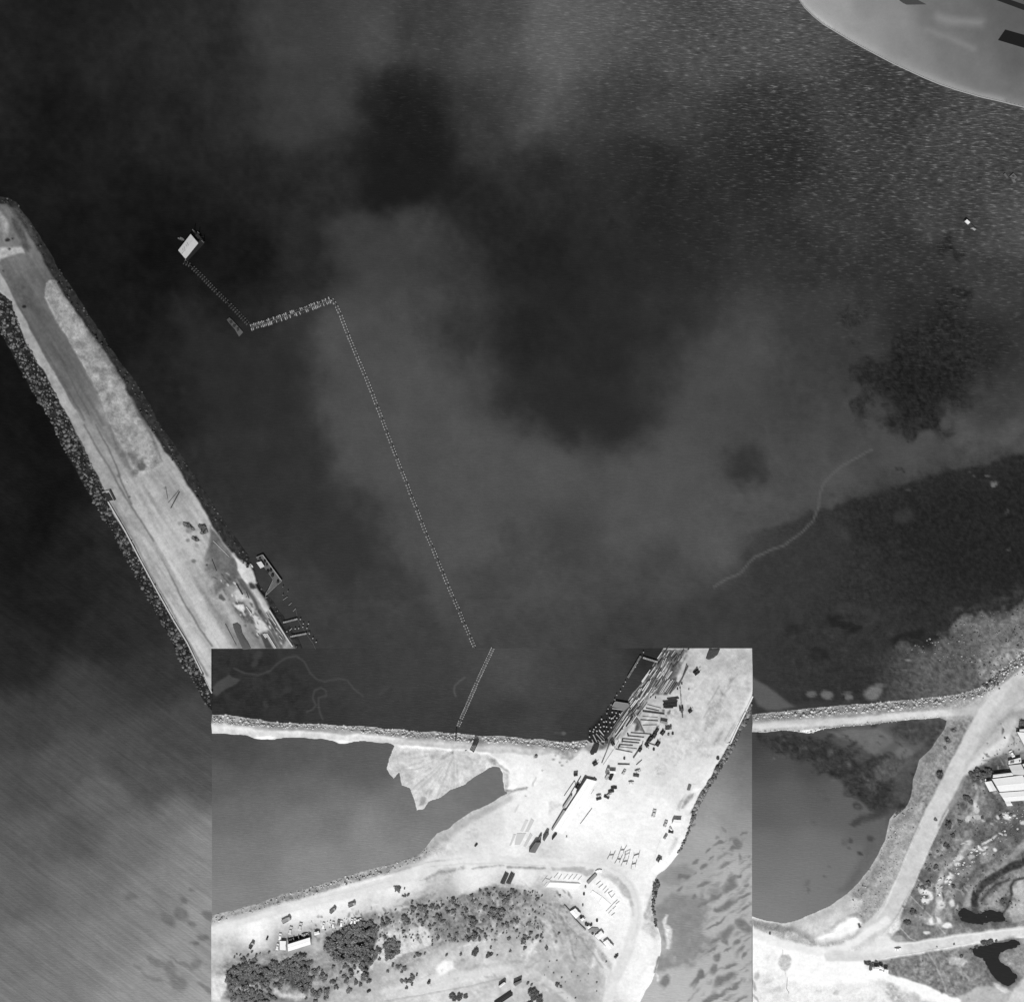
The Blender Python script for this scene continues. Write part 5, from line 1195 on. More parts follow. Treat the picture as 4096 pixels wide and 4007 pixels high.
MB().prism(poly_local("b 300 1200 340 1190 390 1215 365 1235 330 1210", refb), .9, 1.4).build('deck_cargo', mat(160, .8), rt)
boat("D 853 456", 3.4, 1.5, R(-50), 200, 150, 'small pale dinghy lying against the harbour slope', False)

# ================================================================== PLATFORM IN THE FAR CORNER
def platform():
    P = pts("E 130 -120 180 0 222 62 290 128 370 192 470 252 560 306 640 352 760 416 900 490 1010 540 1130 596 1260 650 1400 696 1560 742 1720 778 1896 822 2500 900 2500 -420 200 -420")
    w = M.win(P, 8); d = M.dist(P, w, 0)
    pm = [(a, b, c - 10 * (a > 3650)) for a, b, c in samples("E 250 60 150 350 40 152 500 120 150 700 250 144 900 200 134 1000 400 130 700 60 132 1200 100 118 1300 300 122 1500 200 112 1700 100 104 1850 100 98 1800 480 104 1500 500 122 1300 560 128 1200 620 134 1600 650 122 1880 700 112 1880 790 122 1100 540 136 2200 300 96 2200 700 110")]
    save = M.tone['land'].copy(), M.grain['land'].copy(), M.z.copy()
    M.idw(pm, 'land'); M.tone['land'] += 2.5 * M.n[70] + 2 * M.n[26]; M.grain['land'][:] = .06
    M.line("E 185 0 222 60 290 126 350 172 420 220", 168, 10, 8, 2)
    M.line("E 1240 155 1320 170 1540 195", 142, 30, 24, 6, a=.7); M.line("E 1150 250 1300 300 1500 380", 134, 20, 16, 4, a=.6); M.line("E 1000 540 1130 592 1260 646 1400 690 1560 736 1720 772", 138, 18, 12, 3, a=.7)
    M.line("E 1250 470 1500 590 1750 660", 112, 20, 16, 4, a=.6)
    M.z[w] = 1.2 + 2.6 * (1 - np.exp(-np.clip(d, 0, None) / 14.0)).astype(np.float32)
    cells = np.zeros((M.nv - 1, M.nu - 1), bool)
    ins = d > 0
    sub = ins[:-1, :-1] & ins[1:, :-1] & ins[:-1, 1:] & ins[1:, 1:]
    cells[w[0].start:w[0].start + sub.shape[0], w[1].start:w[1].start + sub.shape[1]] = sub
    ref = wx(*pts("E 1200 400")[0])
    root = empty('platform', (ref[0], ref[1], 0)); tag(root, 'pale rounded platform with black rectangular openings in the top right corner', 'platform')
    o = sheet('deck', M, cells, M.z, 'land', GROUND); o.parent = root; o.location = (-ref[0], -ref[1], 0)
    zz = M.z.copy(); M.tone['land'], M.grain['land'], M.z = save
    loc = [(wx(*p)[0] - ref[0], wx(*p)[1] - ref[1]) for p in P]
    m = MB(); n = len(loc)
    m.add([(x, y, -.5) for x, y in loc] + [(x, y, 1.6) for x, y in loc], [(i, (i + 1) % n, n + (i + 1) % n, n + i)[::-1] for i in range(n)])
    m.add([(x, y, 1.18) for x, y in loc], [tuple(range(n))])
    m.build('edge_beam', mat(172, .8, 'concrete', .06), root)
    for q, v in (("E 1682 322 1737 242 1900 288 2200 360 2200 460 1896 386", 16), ("E 880 -20 1020 -20 1060 10 1140 52 990 54 960 40", 66), ("E 1590 -10 1700 -10 1896 58 2100 130 2100 170 1896 102 1760 52", 30)):
        MB().prism(poly_local(q, ref), 3.70, 3.86).build('hatch', mat(v, .9, 'plain', .08), root)
platform()

# ================================================================== TREES AND BUSHES
def crown_mesh(seed, tone, n=150):
    r = np.random.default_rng(seed)
    lobes = [(r.uniform(-.62, .62), r.uniform(-.55, .55), r.uniform(-.25, .35), r.uniform(.26, .58)) for _ in range(8)]
    V, F, SH = [], [], []
    for (x, y, z, q) in lobes:      # leafy inner mass
        v, f = ROCKS[int(r.integers(8))]
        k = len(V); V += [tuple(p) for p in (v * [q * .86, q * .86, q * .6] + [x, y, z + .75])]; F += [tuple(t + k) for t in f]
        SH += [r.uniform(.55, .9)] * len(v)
    for i in range(n):              # leaf clumps through the outer volume
        x, y, z, q = lobes[int(r.integers(8))]
        d = r.normal(size=3); d /= np.linalg.norm(d); d[2] = abs(d[2]) * .8
        c = np.array([x, y, z + .75]) + d * [q, q, q * .72] * r.uniform(.8, 1.12)
        a = r.normal(size=3); a /= np.linalg.norm(a); b = np.cross(a, d + .3 * r.normal(size=3)); b /= np.linalg.norm(b) + 1e-6
        s = r.uniform(.10, .22); k = len(V)
        V += [tuple(c - a * s - b * s * .6), tuple(c + a * s * .2 - b * s), tuple(c + a * s + b * s * .5), tuple(c - a * s * .3 + b * s)]
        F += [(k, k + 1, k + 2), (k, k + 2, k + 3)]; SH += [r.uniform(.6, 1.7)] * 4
    me = bpy.data.meshes.new('crown'); me.from_pydata(V, [], F); add_attr(me, 'shade', np.array(SH)); me.materials.append(tone); me.update()
    return me
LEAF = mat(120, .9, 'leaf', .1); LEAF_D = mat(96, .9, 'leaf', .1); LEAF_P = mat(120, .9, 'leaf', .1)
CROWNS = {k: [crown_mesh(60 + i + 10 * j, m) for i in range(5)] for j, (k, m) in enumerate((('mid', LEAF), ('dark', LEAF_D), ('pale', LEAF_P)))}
BARK = mat(70, .9, 'timber')
TRUNK = MB(); TRUNK.tube((0, 0, -.3), (.03, .02, .8), .10, .05, 7)
for a in (0.4, 2.4, 4.5): TRUNK.tube((.02, .01, .45), (.3 * math.cos(a), .3 * math.sin(a), .95), .04, .02, 5)
TRUNK_ME = TRUNK.mesh('trunk', BARK)
TREE_REQ = []
def tree(u, v, r_px, kind, label, group, flat=.46):
    TREE_REQ.append((u, v, r_px, kind, label, group, flat))

def plant_all():
    bush = sorted([q for q in TREE_REQ if q[2] * S <= 2.6], key=lambda q: -q[2])
    keep = [q for q in TREE_REQ if q[2] * S > 2.6] + bush[:285]
    G = {}
    for q in keep: G.setdefault(q[4], []).append(q)
    for lab, L in G.items():
        us = [q[0] for q in L]; vs_ = [q[1] for q in L]; rs = sorted(q[2] for q in L)
        for (u, v, r_px, kind, label, group, flat) in L:
            rr_ = random.Random(int(u * 13 + v * 7))
            x, y = wx(u, v); s = r_px * S
            nm = 'tree' if s > 2.6 else 'bush'
            if len(L) > 2:
                fx = (u - min(us)) / (max(us) - min(us) + 1e-6); fy = (v - min(vs_)) / (max(vs_) - min(vs_) + 1e-6)
                sz = 'small' if r_px <= rs[len(rs) // 3] else 'large' if r_px >= rs[(2 * len(rs)) // 3] else 'mid-sized'
                pos = ('upper', 'middle', 'lower')[min(2, int(fy * 3))] + ' ' + ('far left', 'left', 'centre', 'right', 'far right')[min(4, int(fx * 5))]
                label = '%s %s, %s part' % (sz, label, pos)
            root = empty(nm, (x, y, height(u, v)), rr_.uniform(0, 6.28)); tag(root, label, nm, group)
            root.scale = (s * rr_.uniform(.85, 1.35), s * rr_.uniform(.8, 1.15), s * flat * rr_.uniform(.7, 1.25))
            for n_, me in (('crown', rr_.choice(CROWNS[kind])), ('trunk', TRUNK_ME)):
                o = bpy.data.objects.new(n_, me); COL.objects.link(o); o.parent = root
    V, F, SH = [], [], []; k = 0; rg = np.random.default_rng(9)      # the many tiny shrubs
    for (u, v, r_px, kind, label, group, flat) in bush[285:]:
        me = CROWNS[kind][int(rg.integers(5))]; n = len(me.vertices)
        co = np.empty(n * 3, np.float32); me.vertices.foreach_get('co', co); co = co.reshape(-1, 3)
        sh = np.empty(n, np.float32); me.attributes['shade'].data.foreach_get('value', sh)
        m_ = len(me.polygons); ix = np.empty(m_ * 3, np.int32); me.loops.foreach_get('vertex_index', ix)
        x, y = wx(u, v); s = r_px * S
        V.append(co * [s, s, s * flat] + [x, y, height(u, v)]); F.append(ix.reshape(-1, 3) + k); SH.append(sh); k += n
    if V:
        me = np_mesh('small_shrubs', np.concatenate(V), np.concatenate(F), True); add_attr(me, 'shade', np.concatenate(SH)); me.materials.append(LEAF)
        o = bpy.data.objects.new('small_shrubs', me); COL.objects.link(o); tag(o, kind='stuff', label='tiny dark shrubs dotted over the scrub land')

def trees(fr, items, kind, label, group, flat=.46):
    """items: x y r triples in a frame"""
    f = FR[fr]; t = [float(q) for q in items.split()]
    for i in range(0, len(t), 3):
        tree(f[0] + f[2] * t[i], f[1] + f[2] * t[i + 1], t[i + 2] * f[2] * 1.12, kind, label, group, flat)

def thicket(s, n, rmin, rmax, seed, kind, label, group, sep=.92):
    P = np.array(pts(s)); rg = np.random.default_rng(seed); done = []
    tries = 0
    while len(done) < n and tries < 6000:
        tries += 1
        x = rg.uniform(P[:, 0].min(), P[:, 0].max()); y = rg.uniform(P[:, 1].min(), P[:, 1].max()); r = rg.uniform(rmin, rmax) * 1.15
        ins = False; m = len(P)
        for k in range(m):
            x1, y1 = P[k]; x2, y2 = P[(k + 1) % m]
            if y1 != y2 and ((y1 > y) != (y2 > y)) and x < (x2 - x1) * (y - y1) / (y2 - y1) + x1: ins = not ins
        if not ins or any((x - a) ** 2 + (y - b) ** 2 < (sep * (r + c) * .62) ** 2 for a, b, c in done): continue
        done.append((x, y, r)); tree(x, y, r, kind, label, group)

GB = 'bushes of the scrub land beside the curved road'
thicket("K 1090 1320 1130 1290 1240 1250 1300 1180 1430 1150 1540 1160 1560 1230 1530 1310 1480 1380 1340 1420 1240 1470 1130 1430 1090 1390", 46, 9, 20, 1, 'mid', 'dark tree in the dense clump beside the long shed', 'trees of the dense clump')
thicket("K 1280 1470 1360 1430 1440 1380 1540 1380 1580 1440 1560 1500 1500 1520 1480 1640 1430 1600 1400 1510 1320 1500", 20, 8, 15, 2, 'mid', 'dark tree in the tail below the dense clump', 'trees of the clump tail')
thicket("K 1640 1360 1660 1330 1740 1300 1775 1330 1770 1420 1740 1480 1690 1480 1640 1440", 10, 9, 15, 3, 'mid', 'dark tree in the small ring-shaped clump', 'trees of the ring-shaped clump')
thicket("K 150 1620 220 1590 300 1540 420 1550 480 1600 560 1540 700 1510 800 1470 880 1500 920 1580 900 1660 700 1640 520 1640 400 1680 300 1660 180 1700", 62, 8, 15, 4, 'mid', 'dark tree in the dense lower left thicket', 'trees of the lower left thicket')
thicket("K 180 1760 260 1720 380 1700 520 1680 700 1660 900 1660 960 1720 920 1800 780 1740 640 1760 560 1820 700 1880 520 1900 300 1900 170 1840", 58, 6, 12, 5, 'mid', 'dark tree in the ragged base of the left thicket', 'trees of the ragged thicket')
trees('K', "875 1455 36 950 1520 26 1000 1590 32 940 1530 20 1080 1650 38 1160 1695 24 1190 1755 24 1110 1790 34 1010 1800 36 960 1660 24 930 1720 26 970 1780 18 1170 1560 16 1060 1590 12 1200 1670 12 1235 1610 14 1270 1550 20 1330 1620 36 1290 1690 28 1270 1650 22 1375 1700 22 1420 1720 18 1500 1690 22 1455 1660 22 1370 1560 20 1310 1560 14 1400 1610 12 1320 1780 26 1600 1480 16 1640 1145 28 1575 1195 34 1650 1270 20 1590 1400 32 1850 1120 34 1840 1100 28 1100 1850 24 1000 1880 20 910 1850 14 880 1790 14 1830 1230 16 1850 1280 12", 'mid', 'rounded dark bush between the two big thickets', GB)
trees('K', "240 1465 12 320 1480 22 360 1450 14 445 1450 16 425 1500 18 290 1445 10 400 1415 12 480 1430 10 560 1420 12 260 1440 10 380 1500 14", 'mid', 'dark bush below the cars at lower left', 'bushes at the lower left')
trees('L', "200 1110 36 210 1150 26 270 1010 26 260 1040 18 450 985 20 430 990 16 330 1010 28 380 1010 28 400 1060 26 390 1100 24 330 1130 24 310 1080 16 360 1160 18 420 1165 16 470 1160 14 500 1005 22 540 980 14 500 1090 24 530 1110 28 560 1130 14 600 1040 20 635 1040 22 665 1030 16 580 1015 12 650 935 28 685 990 20 760 1010 16 775 1030 20 830 945 18 820 890 20 850 930 12 900 840 18 955 835 20 930 875 12 975 880 20 1090 880 20 1110 900 14 1140 940 34 1160 910 28 1180 890 18 1200 850 22 1230 870 18 890 975 12 940 1005 20 990 1050 28 1020 1020 30 1030 1100 20 1065 1085 24 1075 1030 16 1105 1035 22 1120 1080 14 1080 1120 22 1110 1160 18 1150 1150 22 1190 1140 14 1240 1120 26 1160 1180 16 1060 1160 12 760 1100 18 800 1100 24 820 1140 36 850 1110 14 875 1135 12 930 1125 16 790 1215 18 870 1205 12 910 1220 18 940 1260 18 955 1280 14 890 1300 18 840 1260 32 820 1290 26 790 1305 22 770 1270 16 680 1250 18 605 1265 18 650 1300 10 500 1275 18 490 1210 12 450 1310 12 450 1350 12 660 1310 10 740 1305 10 730 1060 12 250 1280 10 315 1290 10 1215 1195 10 1240 1215 14 1270 1245 8 1375 1245 18 1320 1275 20 1345 1290 14 1430 1275 18 1475 1265 18 1465 1320 12 1300 1320 30 1320 1310 18 1010 1220 12 1000 1180 10", 'mid', 'dark bush on the rough slope below the road', GB)
trees('L', "260 950 18 100 1020 10 60 1140 10 20 1130 26 160 1190 10 180 1230 12 200 1280 8 1030 825 12 1440 925 16 1420 1040 10 1420 1100 10 1420 1130 10 1410 1160 8 1430 1190 6 1640 1245 12 0 1280 20 20 1340 28 40 1400 30 60 1440 28 80 1380 24 100 1320 28 60 1470 18", 'mid', 'dark bush along the edge of the scrub slope', GB)
trees('L', "320 1445 22 280 1460 12 380 1430 12 190 1570 26 130 1550 22 80 1540 18 30 1600 16 160 1600 14 305 1630 14 165 1695 20 200 1690 22 250 1660 26 245 1690 22 260 1720 16 205 1750 16 415 1700 16 580 1445 13 1000 1375 14 1180 1405 14 1320 1385 16 1520 1370 16 1525 1390 12 1060 1450 8 1010 1305 8 960 1305 6", 'mid', 'low dark shrub beside the lower tracks', 'shrubs along the lower tracks')
trees('L', "850 1415 30 870 1400 22 830 1435 16 980 1450 24 1000 1440 18 960 1465 12 1165 1295 18 715 1440 14 720 1425 10", 'dark', 'dark shrub in a half-moon above the track', 'half-moon shrubs')
trees('L', "1620 1495 8 1550 1505 6 1590 1615 9 1760 1605 8 1505 1635 5 1665 1660 6 1625 1730 22 1660 1745 14 1800 1850 7 1345 1710 14 1380 1725 12 1700 1700 6 1540 1560 5", 'mid', 'dark shrub dotted over the lower right slope', 'shrubs on the lower right slope')
trees('L', "1380 1790 34 1420 1820 34 1450 1850 32 1400 1850 28 1460 1890 26 1370 1900 26 640 1830 30 700 1840 34 660 1860 26 760 1830 26", 'dark', 'black tree at the bottom edge by the road', 'trees at the bottom edge')
trees('M', "110 1605 7 165 1640 6 265 1625 7 345 1705 8 10 1745 10 15 1660 8 345 1785 7 190 1690 4 140 1850 6 70 1850 4 435 1510 8 520 1455 16 540 1440 8", 'mid', 'dark shrub left of the shore road', 'shrubs left of the shore road')
trees('K', "1770 830 22 1790 810 16 1760 840 12 1840 820 10 1740 800 8 1840 885 16 1870 880 14 1820 890 10", 'mid', 'ragged dark bush on the white road verge', 'verge bushes')
trees('G', "1430 247 16 1480 143 15 1313 467 20 1265 487 15 1260 582 17 1435 605 15 1150 788 20 1145 770 12 1110 860 22 1100 850 16 1300 620 8 1270 385 10 1322 357 10 1350 390 9 1280 540 7 1395 322 15 1375 310 14 1350 295 9 1490 1100 13 1400 170 22 1390 150 14 1470 30 8 1560 10 16 1410 190 12 1450 215 8 1555 150 8 1720 385 10 1380 450 7 1240 450 10 1310 130 12 1540 380 8 1780 700 16 1840 720 12 1800 730 12 1840 100 12 1770 110 14", 'dark', 'round dark bush right of the wide road', 'bushes right of the wide road')
trees('G', "1210 610 12 1230 620 10 1190 600 8 1220 1130 6 1440 1010 8 1320 1030 5 1000 1120 5", 'dark', 'black shrub by the wide road bend', 'shrubs by the road bend')
trees('F', "1560 880 26 1600 860 30 1640 880 26 1580 900 20 1680 850 22 1620 900 18 1540 1050 22 1520 1040 18 1560 1070 14 1700 940 16 1640 1180 14 1480 1210 12 1770 1200 8 1740 960 12 1660 250 16 1680 260 14 1700 230 10 1750 240 10 1730 240 10 1760 270 6 1340 880 26 1400 630 11 1395 650 9 1380 685 8 1440 565 9 1450 550 7", 'dark', 'dark bush around the wide road junction', 'bushes near the road junction')
trees('R', "870 160 46 910 150 46 940 190 44 880 200 30 960 160 30", 'dark', 'dark tree above the cut-off white roof', 'trees above the upper white roof')
trees('G', "1660 1000 24 1700 990 20 1560 1055 12 1600 1030 14 1740 990 12", 'dark', 'dark shrub on the bank of the lower dark pond', 'shrubs on the pond bank')
trees('X', "380 1235 55 470 1240 50 520 1300 50 490 1400 40 560 1250 40 420 1260 40 640 1200 36 760 1240 36 500 1340 36", 'dark', 'dark tree left of the small white huts on the sand', 'trees beside the white huts')
trees('X', "215 270 26 225 330 30 215 300 22", 'dark', 'dark bush at the white beach tip', 'bushes at the beach tip')
trees('B', "1410 750 14 1440 765 16 1470 790 13 1530 770 17 1560 785 20 1575 805 14 1480 860 14 1505 875 14 1545 820 14 1425 755 12", 'dark', 'low black shrub on the breakwater ground', 'shrubs on the breakwater', .35)

# the small scrub nobody could count one by one
rs_ = random.Random(77)
for k in range(420):
    x, y = rs_.uniform(-560, 1500), rs_.uniform(830, 1320)
    if y < 985 - .13 * x + (60 if x < 200 else 0): continue
    tree(1540 + .42396 * x, 3200 + .42396 * y, rs_.uniform(1.8, 4.6), 'mid', 'shrub', 'scrub', .5)
for k in range(260):
    x, y = rs_.uniform(1100, 1946), rs_.uniform(-560, 880)
    if x < 1420 - .52 * (y + 40) + 80: continue
    tree(3000 + .5632 * x, 3200 + .5632 * y, rs_.uniform(1.8, 4.6), 'dark', 'shrub', 'scrub', .5)
plant_all()

# ================================================================== BUILDINGS
def building(quad, h, roof_v, wall_v, label, name='shed', cat='shed', pitch=.5, eave=.25, door=True, base=None):
    """quad: four roof corners (photo pixels, in order); ridge runs along the longer side"""
    P = pts(quad); c = (sum(p[0] for p in P) / 4, sum(p[1] for p in P) / 4)
    ref = wx(*c); z = min(height(*p) for p in P) if base is None else base
    Q = [Vector((wx(*p)[0] - ref[0], wx(*p)[1] - ref[1])) for p in P]
    if (Q[1] - Q[0]).length < (Q[2] - Q[1]).length: Q = Q[1:] + Q[:1]
    root = empty(name, (ref[0], ref[1], z)); tag(root, label, cat)
    W_ = [q * (1 - eave / max(q.length, 1e-3)) for q in Q]
    # walls, with gables
    a, b, c_, d = W_
    mr, ml_ = (b + c_) / 2, (a + d) / 2
    V = [(q.x, q.y, -.4) for q in W_] + [(q.x, q.y, h) for q in W_] + [(ml_.x, ml_.y, h + pitch), (mr.x, mr.y, h + pitch)]
    MB().add(V, [(0, 1, 5, 4), (1, 2, 6, 9, 5), (2, 3, 7, 6), (3, 0, 4, 8, 7)]).build('wall', mat(wall_v, .85, 'paint', .06), root)
    a, b, c_, d = Q; mr, ml_ = (b + c_) / 2, (a + d) / 2
    m = MB(); th = .1; up = .06
    for (p, q) in ((a, b), (c_, d)):
        e0, e1 = (ml_, mr) if p is a else (mr, ml_)
        L = [(p.x, p.y, h + up), (q.x, q.y, h + up), (e1.x, e1.y, h + pitch + up), (e0.x, e0.y, h + pitch + up)]
        m.add([(x, y, zz + th) for x, y, zz in L] + L, [(0, 1, 2, 3), (7, 6, 5, 4), (0, 4, 5, 1), (1, 5, 6, 2), (2, 6, 7, 3), (3, 7, 4, 0)])
    rf = m.build('roof', mat(roof_v, .65, 'roof', .07), root)
    rd = MB().tube((ml_.x, ml_.y, h + pitch + up + th), (mr.x, mr.y, h + pitch + up + th), .09, n=6).build('ridge_cap', mat(min(roof_v, 250), .6, 'paint'), rf)
    if door:
        e = (W_[1] - W_[0]).normalized(); nrm = Vector((e.y, -e.x)); mid = (W_[0] + W_[1]) / 2
        if (mid + nrm).length < mid.length: nrm = -nrm
        an = math.atan2(e.y, e.x); p = mid + nrm * .04
        dd = MB().box((p.x, p.y, 1.0), (1.1, .08, 2.0), an).build('door', mat(90, .7, 'paint'), root)
        q = mid + nrm * .1 + e * .4
        MB().box((q.x, q.y, 1.0), (.06, .06, .2), an).build('handle', mat(40, .4, 'metal'), dd)
    return root
# buildings at the right edge
building("R 388 1026 870 966 1010 1192 508 1228", 2.5, 236, 150, 'large white-roofed hall in the middle of the right-edge buildings', 'hall', 'building', .5)
building("R 502 1243 1010 1206 1080 1350 600 1388", 2.2, 238, 140, 'white-roofed wing in front of the large hall', 'hall_wing', 'building', .3)
building("R 596 1392 684 1384 720 1450 630 1456", 2.0, 235, 140, 'small white porch roof at the lower left corner of the wing', 'porch', 'building', .15)
building("R 275 1076 382 1058 466 1208 354 1228", 2.1, 234, 150, 'white-roofed narrow annex left of the large hall', 'annex', 'building', .3)
building("R 404 960 700 925 724 966 400 1008", 2.5, 230, 120, 'narrow white veranda along the upper side of the large hall', 'veranda', 'building', .15)
building("R 650 814 850 792 936 968 724 962", 2.2, 204, 120, 'pale grey flat-roofed block behind the large hall', 'block', 'building', .12)
building("R 782 284 1040 292 1090 700 952 600", 2.6, 228, 140, 'big white roof cut off by the right edge above the hall', 'hall', 'building', .5)
building("R 820 244 1000 232 1000 276 822 272", 2.5, 232, 90, 'thin white lean-to roof above the big cut-off roof', 'roof_or_shade_strip', 'building', .12)
t = building("R 652 742 848 690 852 772 652 800", 1.9, 228, 150, 'little white hut with two dark roof openings', 'hut', 'hut', .12)
c0 = FR['R']; cc = (sum(p[0] for p in pts("R 652 742 848 690 852 772 652 800")) / 4, sum(p[1] for p in pts("R 652 742 848 690 852 772 652 800")) / 4); rr0 = wx(*cc)
MB().prism(poly_local("R 684 742 742 730 742 770 676 782", rr0), 2.16, 2.26).build('skylight', mat(110, .5, 'paint'), t)
MB().prism(poly_local("R 818 730 838 722 838 750 820 758", rr0), 2.16, 2.26).build('skylight', mat(50, .5, 'paint'), t)
building("R 868 792 940 770 980 818 880 824", 2.4, 226, 130, 'small white roof corner right of the little hut', 'hut', 'hut', .12)
building("R 286 1030 300 1028 300 1062 280 1066", 1.6, 228, 200, 'tiny white wall stub at the top of the narrow annex', 'wall_stub', 'wall', .05, .05, False)
# white huts on the sand
building("X 572 1310 692 1306 690 1400 566 1372", 2.4, 252, 200, 'leftmost of the four white huts on the sand', 'hut', 'hut', .25)
building("X 704 1274 810 1332 802 1384 690 1350", 2.4, 252, 200, 'topmost of the four white huts on the sand', 'hut', 'hut', .25)
building("X 690 1378 802 1394 790 1444 690 1420", 2.2, 250, 200, 'low white hut squeezed between the other white huts', 'hut', 'hut', .2)
building("X 822 1362 926 1376 916 1494 808 1452", 2.6, 252, 200, 'rightmost of the four white huts on the sand', 'hut', 'hut', .25)
# long shed with open bays, lower left
sh = building("V 368 802 802 668 814 802 380 938", 3.0, 254, 120, 'long white shed with dark open bays along its upper side', 'shed', 'shed', .12, .2, False)
cS = pts("V 368 802 802 668 814 802 380 938"); rS = wx(sum(p[0] for p in cS) / 4, sum(p[1] for p in cS) / 4)
MB().prism(poly_local("V 350 722 770 604 786 668 372 792", rS), -.2, .25).build('bay_floor', mat(44, .95, 'concrete'), sh)
for q in ("V 350 722 362 718 384 788 372 792", "V 466 690 476 687 492 752 482 756", "V 560 662 572 658 590 722 580 726", "V 660 632 670 628 690 694 680 698", "V 758 608 770 604 786 668 776 672"):
    MB().prism(poly_local(q, rS), -.2, 1.6).build('bay_wall', mat(150, .9, 'concrete'), sh)
building("V 205 748 330 752 326 930 212 924", 1.5, 240, 130, 'pale flat hut at the left end of the long white shed', 'hut', 'hut', .2)
building("V 868 580 966 560 984 616 884 646", 1.4, 240, 130, 'small white hut at the right end of the long shed', 'hut', 'hut', .2)
# white works shed beside the wharf and dark strips added for its shaded side
building("T 1440 152 1650 206 920 1345 704 1272", 1.7, 254, 150, 'long white-roofed works shed on the wharf ground', 'works_shed', 'shed', .12, .15)
for q, hh, rv, lb in (("T 1396 122 1440 140 1250 490 1206 468", 1.5, 66, 'black strip standing in for shade along the upper part of the works shed'), ("T 1090 508 1128 532 952 800 912 778", 1.5, 176, 'grey strip standing in for shade on the middle of the works shed'),
                     ("T 936 826 996 850 716 1282 676 1258", 1.5, 164, 'long grey strip standing in for shade on the lower part of the works shed')):
    building(q, hh, rv, 80, lb, 'roof_or_shade_strip', 'shed', .1, .1, False)
building("T 328 1512 456 1512 326 1742 186 1722", 2.8, 112, 60, 'grey-roofed hut standing by itself below the works shed', 'hut', 'hut', .25)
building("T 575 1302 626 1330 522 1496 484 1452", 2.6, 96, 60, 'small dark grey-roofed hut below the shade strips', 'hut', 'hut', .2)
building("T 768 1332 800 1346 696 1472 682 1458", 2.0, 64, 60, 'narrow black hut at the foot of the works shed', 'hut', 'hut', .1, .05)
building("T 440 1374 472 1380 420 1462 392 1448", 1.8, 112, 70, 'tiny grey hut between the two grey-roofed huts', 'hut', 'hut', .1, .05)
building("T 1150 64 1240 50 1244 88 1160 104", 2.2, 60, 50, 'tiny black hut at the top end of the works shed', 'hut', 'hut', .12, .05, False)
# walled works yard by the bend
building("U 530 984 622 928 716 1022 630 1100", 1.4, 254, 190, 'square white-roofed hut by the bush edge of the works yard', 'hut', 'hut', .3)
building("U 936 1384 1048 1296 1098 1362 1012 1448", 1.4, 254, 190, 'white-roofed hut at the lower end of the works yard', 'hut', 'hut', .3)
building("U 1078 1490 1150 1440 1262 1560 1180 1604", 1.4, 253, 200, 'low white roof below the lower white-roofed hut', 'hut', 'hut', .2)
building("U 806 1230 850 1210 880 1240 836 1274", 1.4, 252, 190, 'small white box hut beside the dark gravel ring', 'hut', 'hut', .1, .05)
building("U 700 1110 750 1080 776 1110 730 1146", 1.4, 252, 190, 'small white box hut below the square white-roofed hut', 'hut', 'hut', .1, .05)
building("S 140 1640 180 1570 220 1580 180 1660", 2.2, 254, 200, 'small white box hut at the lower corner of the white yard', 'hut', 'hut', .1, .05)
building("S 400 900 440 810 590 818 560 920", 2.4, 252, 200, 'low white-roofed hut on the sea edge of the wharf', 'hut', 'hut', .15)
# lower road
building("Y 458 742 570 660 600 682 488 772", 2.4, 236, 70, 'white-roofed bus-like shelter on the lower road', 'shelter', 'shelter', .15, .05)
building("Y 740 690 900 620 912 660 786 742", 2.6, 120, 60, 'grey flat-roofed hut beside the lower road', 'hut', 'hut', .15)
building("P 450 1096 560 1100 560 1140 452 1140", 2.2, 254, 180, 'small white site hut above the parked cars', 'site_hut', 'hut', .15, .05)
building("P 1390 170 1520 200 1510 260 1384 212", 2.0, 150, 90, 'grey flat-topped store on the wharf ground', 'store', 'store', .1, .05)

def wall(s, w, h, v, label, name='wall', cat='wall', rail=True):
    P = [wx(*p) for p in pts(s)]; F0 = pts(s); ref = P[0]; z = height(*F0[0])
    root = empty(name, (ref[0], ref[1], 0)); tag(root, label, cat)
    for (a, b, pa, pb) in zip(P, P[1:], F0, F0[1:]):
        L = math.hypot(b[0] - a[0], b[1] - a[1]); an = math.atan2(b[1] - a[1], b[0] - a[0])
        zz = (height(*pa) + height(*pb)) / 2
        MB().box(((a[0] + b[0]) / 2 - ref[0], (a[1] + b[1]) / 2 - ref[1], zz + h / 2 - .2), (L, w, h + .4), an).build('wall_panel', mat(v, .85, 'concrete', .06), root)
    return root
wall("B 832 584 960 802 1080 1032 1210 1272 1330 1484 1432 1652 1545 1884 N 1150 230", .8, .9, 190, 'long pale parapet wall along the seaward edge of the breakwater', 'parapet', 'wall')
wall("B 790 512 846 496", .7, 1.0, 150, 'short wall closing the square pit at the head of the parapet', 'parapet'); wall("B 846 496 884 572", 1.1, 1.0, 60, 'dark wall beside the square pit at the head of the parapet', 'parapet')
MB_ = MB(); MB_.prism([wx(*p) for p in pts("B 800 522 838 516 868 572 830 580")], .4, height(*pts("B 830 548")[0]) + .3)
tag(MB_.build('pit_cover', mat(44, .9, 'timber')), 'dark square cover at the head of the parapet wall', 'cover')
wall("J 1872 470 1800 620 1730 760 1655 925", .9, .9, 226, 'pale parapet along the seaward edge of the wharf', 'parapet'); wall("J 1655 928 1595 924", .7, .8, 226, 'short cross wall ending the wharf parapet', 'parapet')
wall("U 825 520 965 375", 1.9, 1.1, 150, 'grey wall by the gate of the works yard', 'yard_wall'); wall("U 960 340 1010 312 1060 322", 1.4, .8, 250, 'white gate wall at the top of the works yard', 'yard_wall')
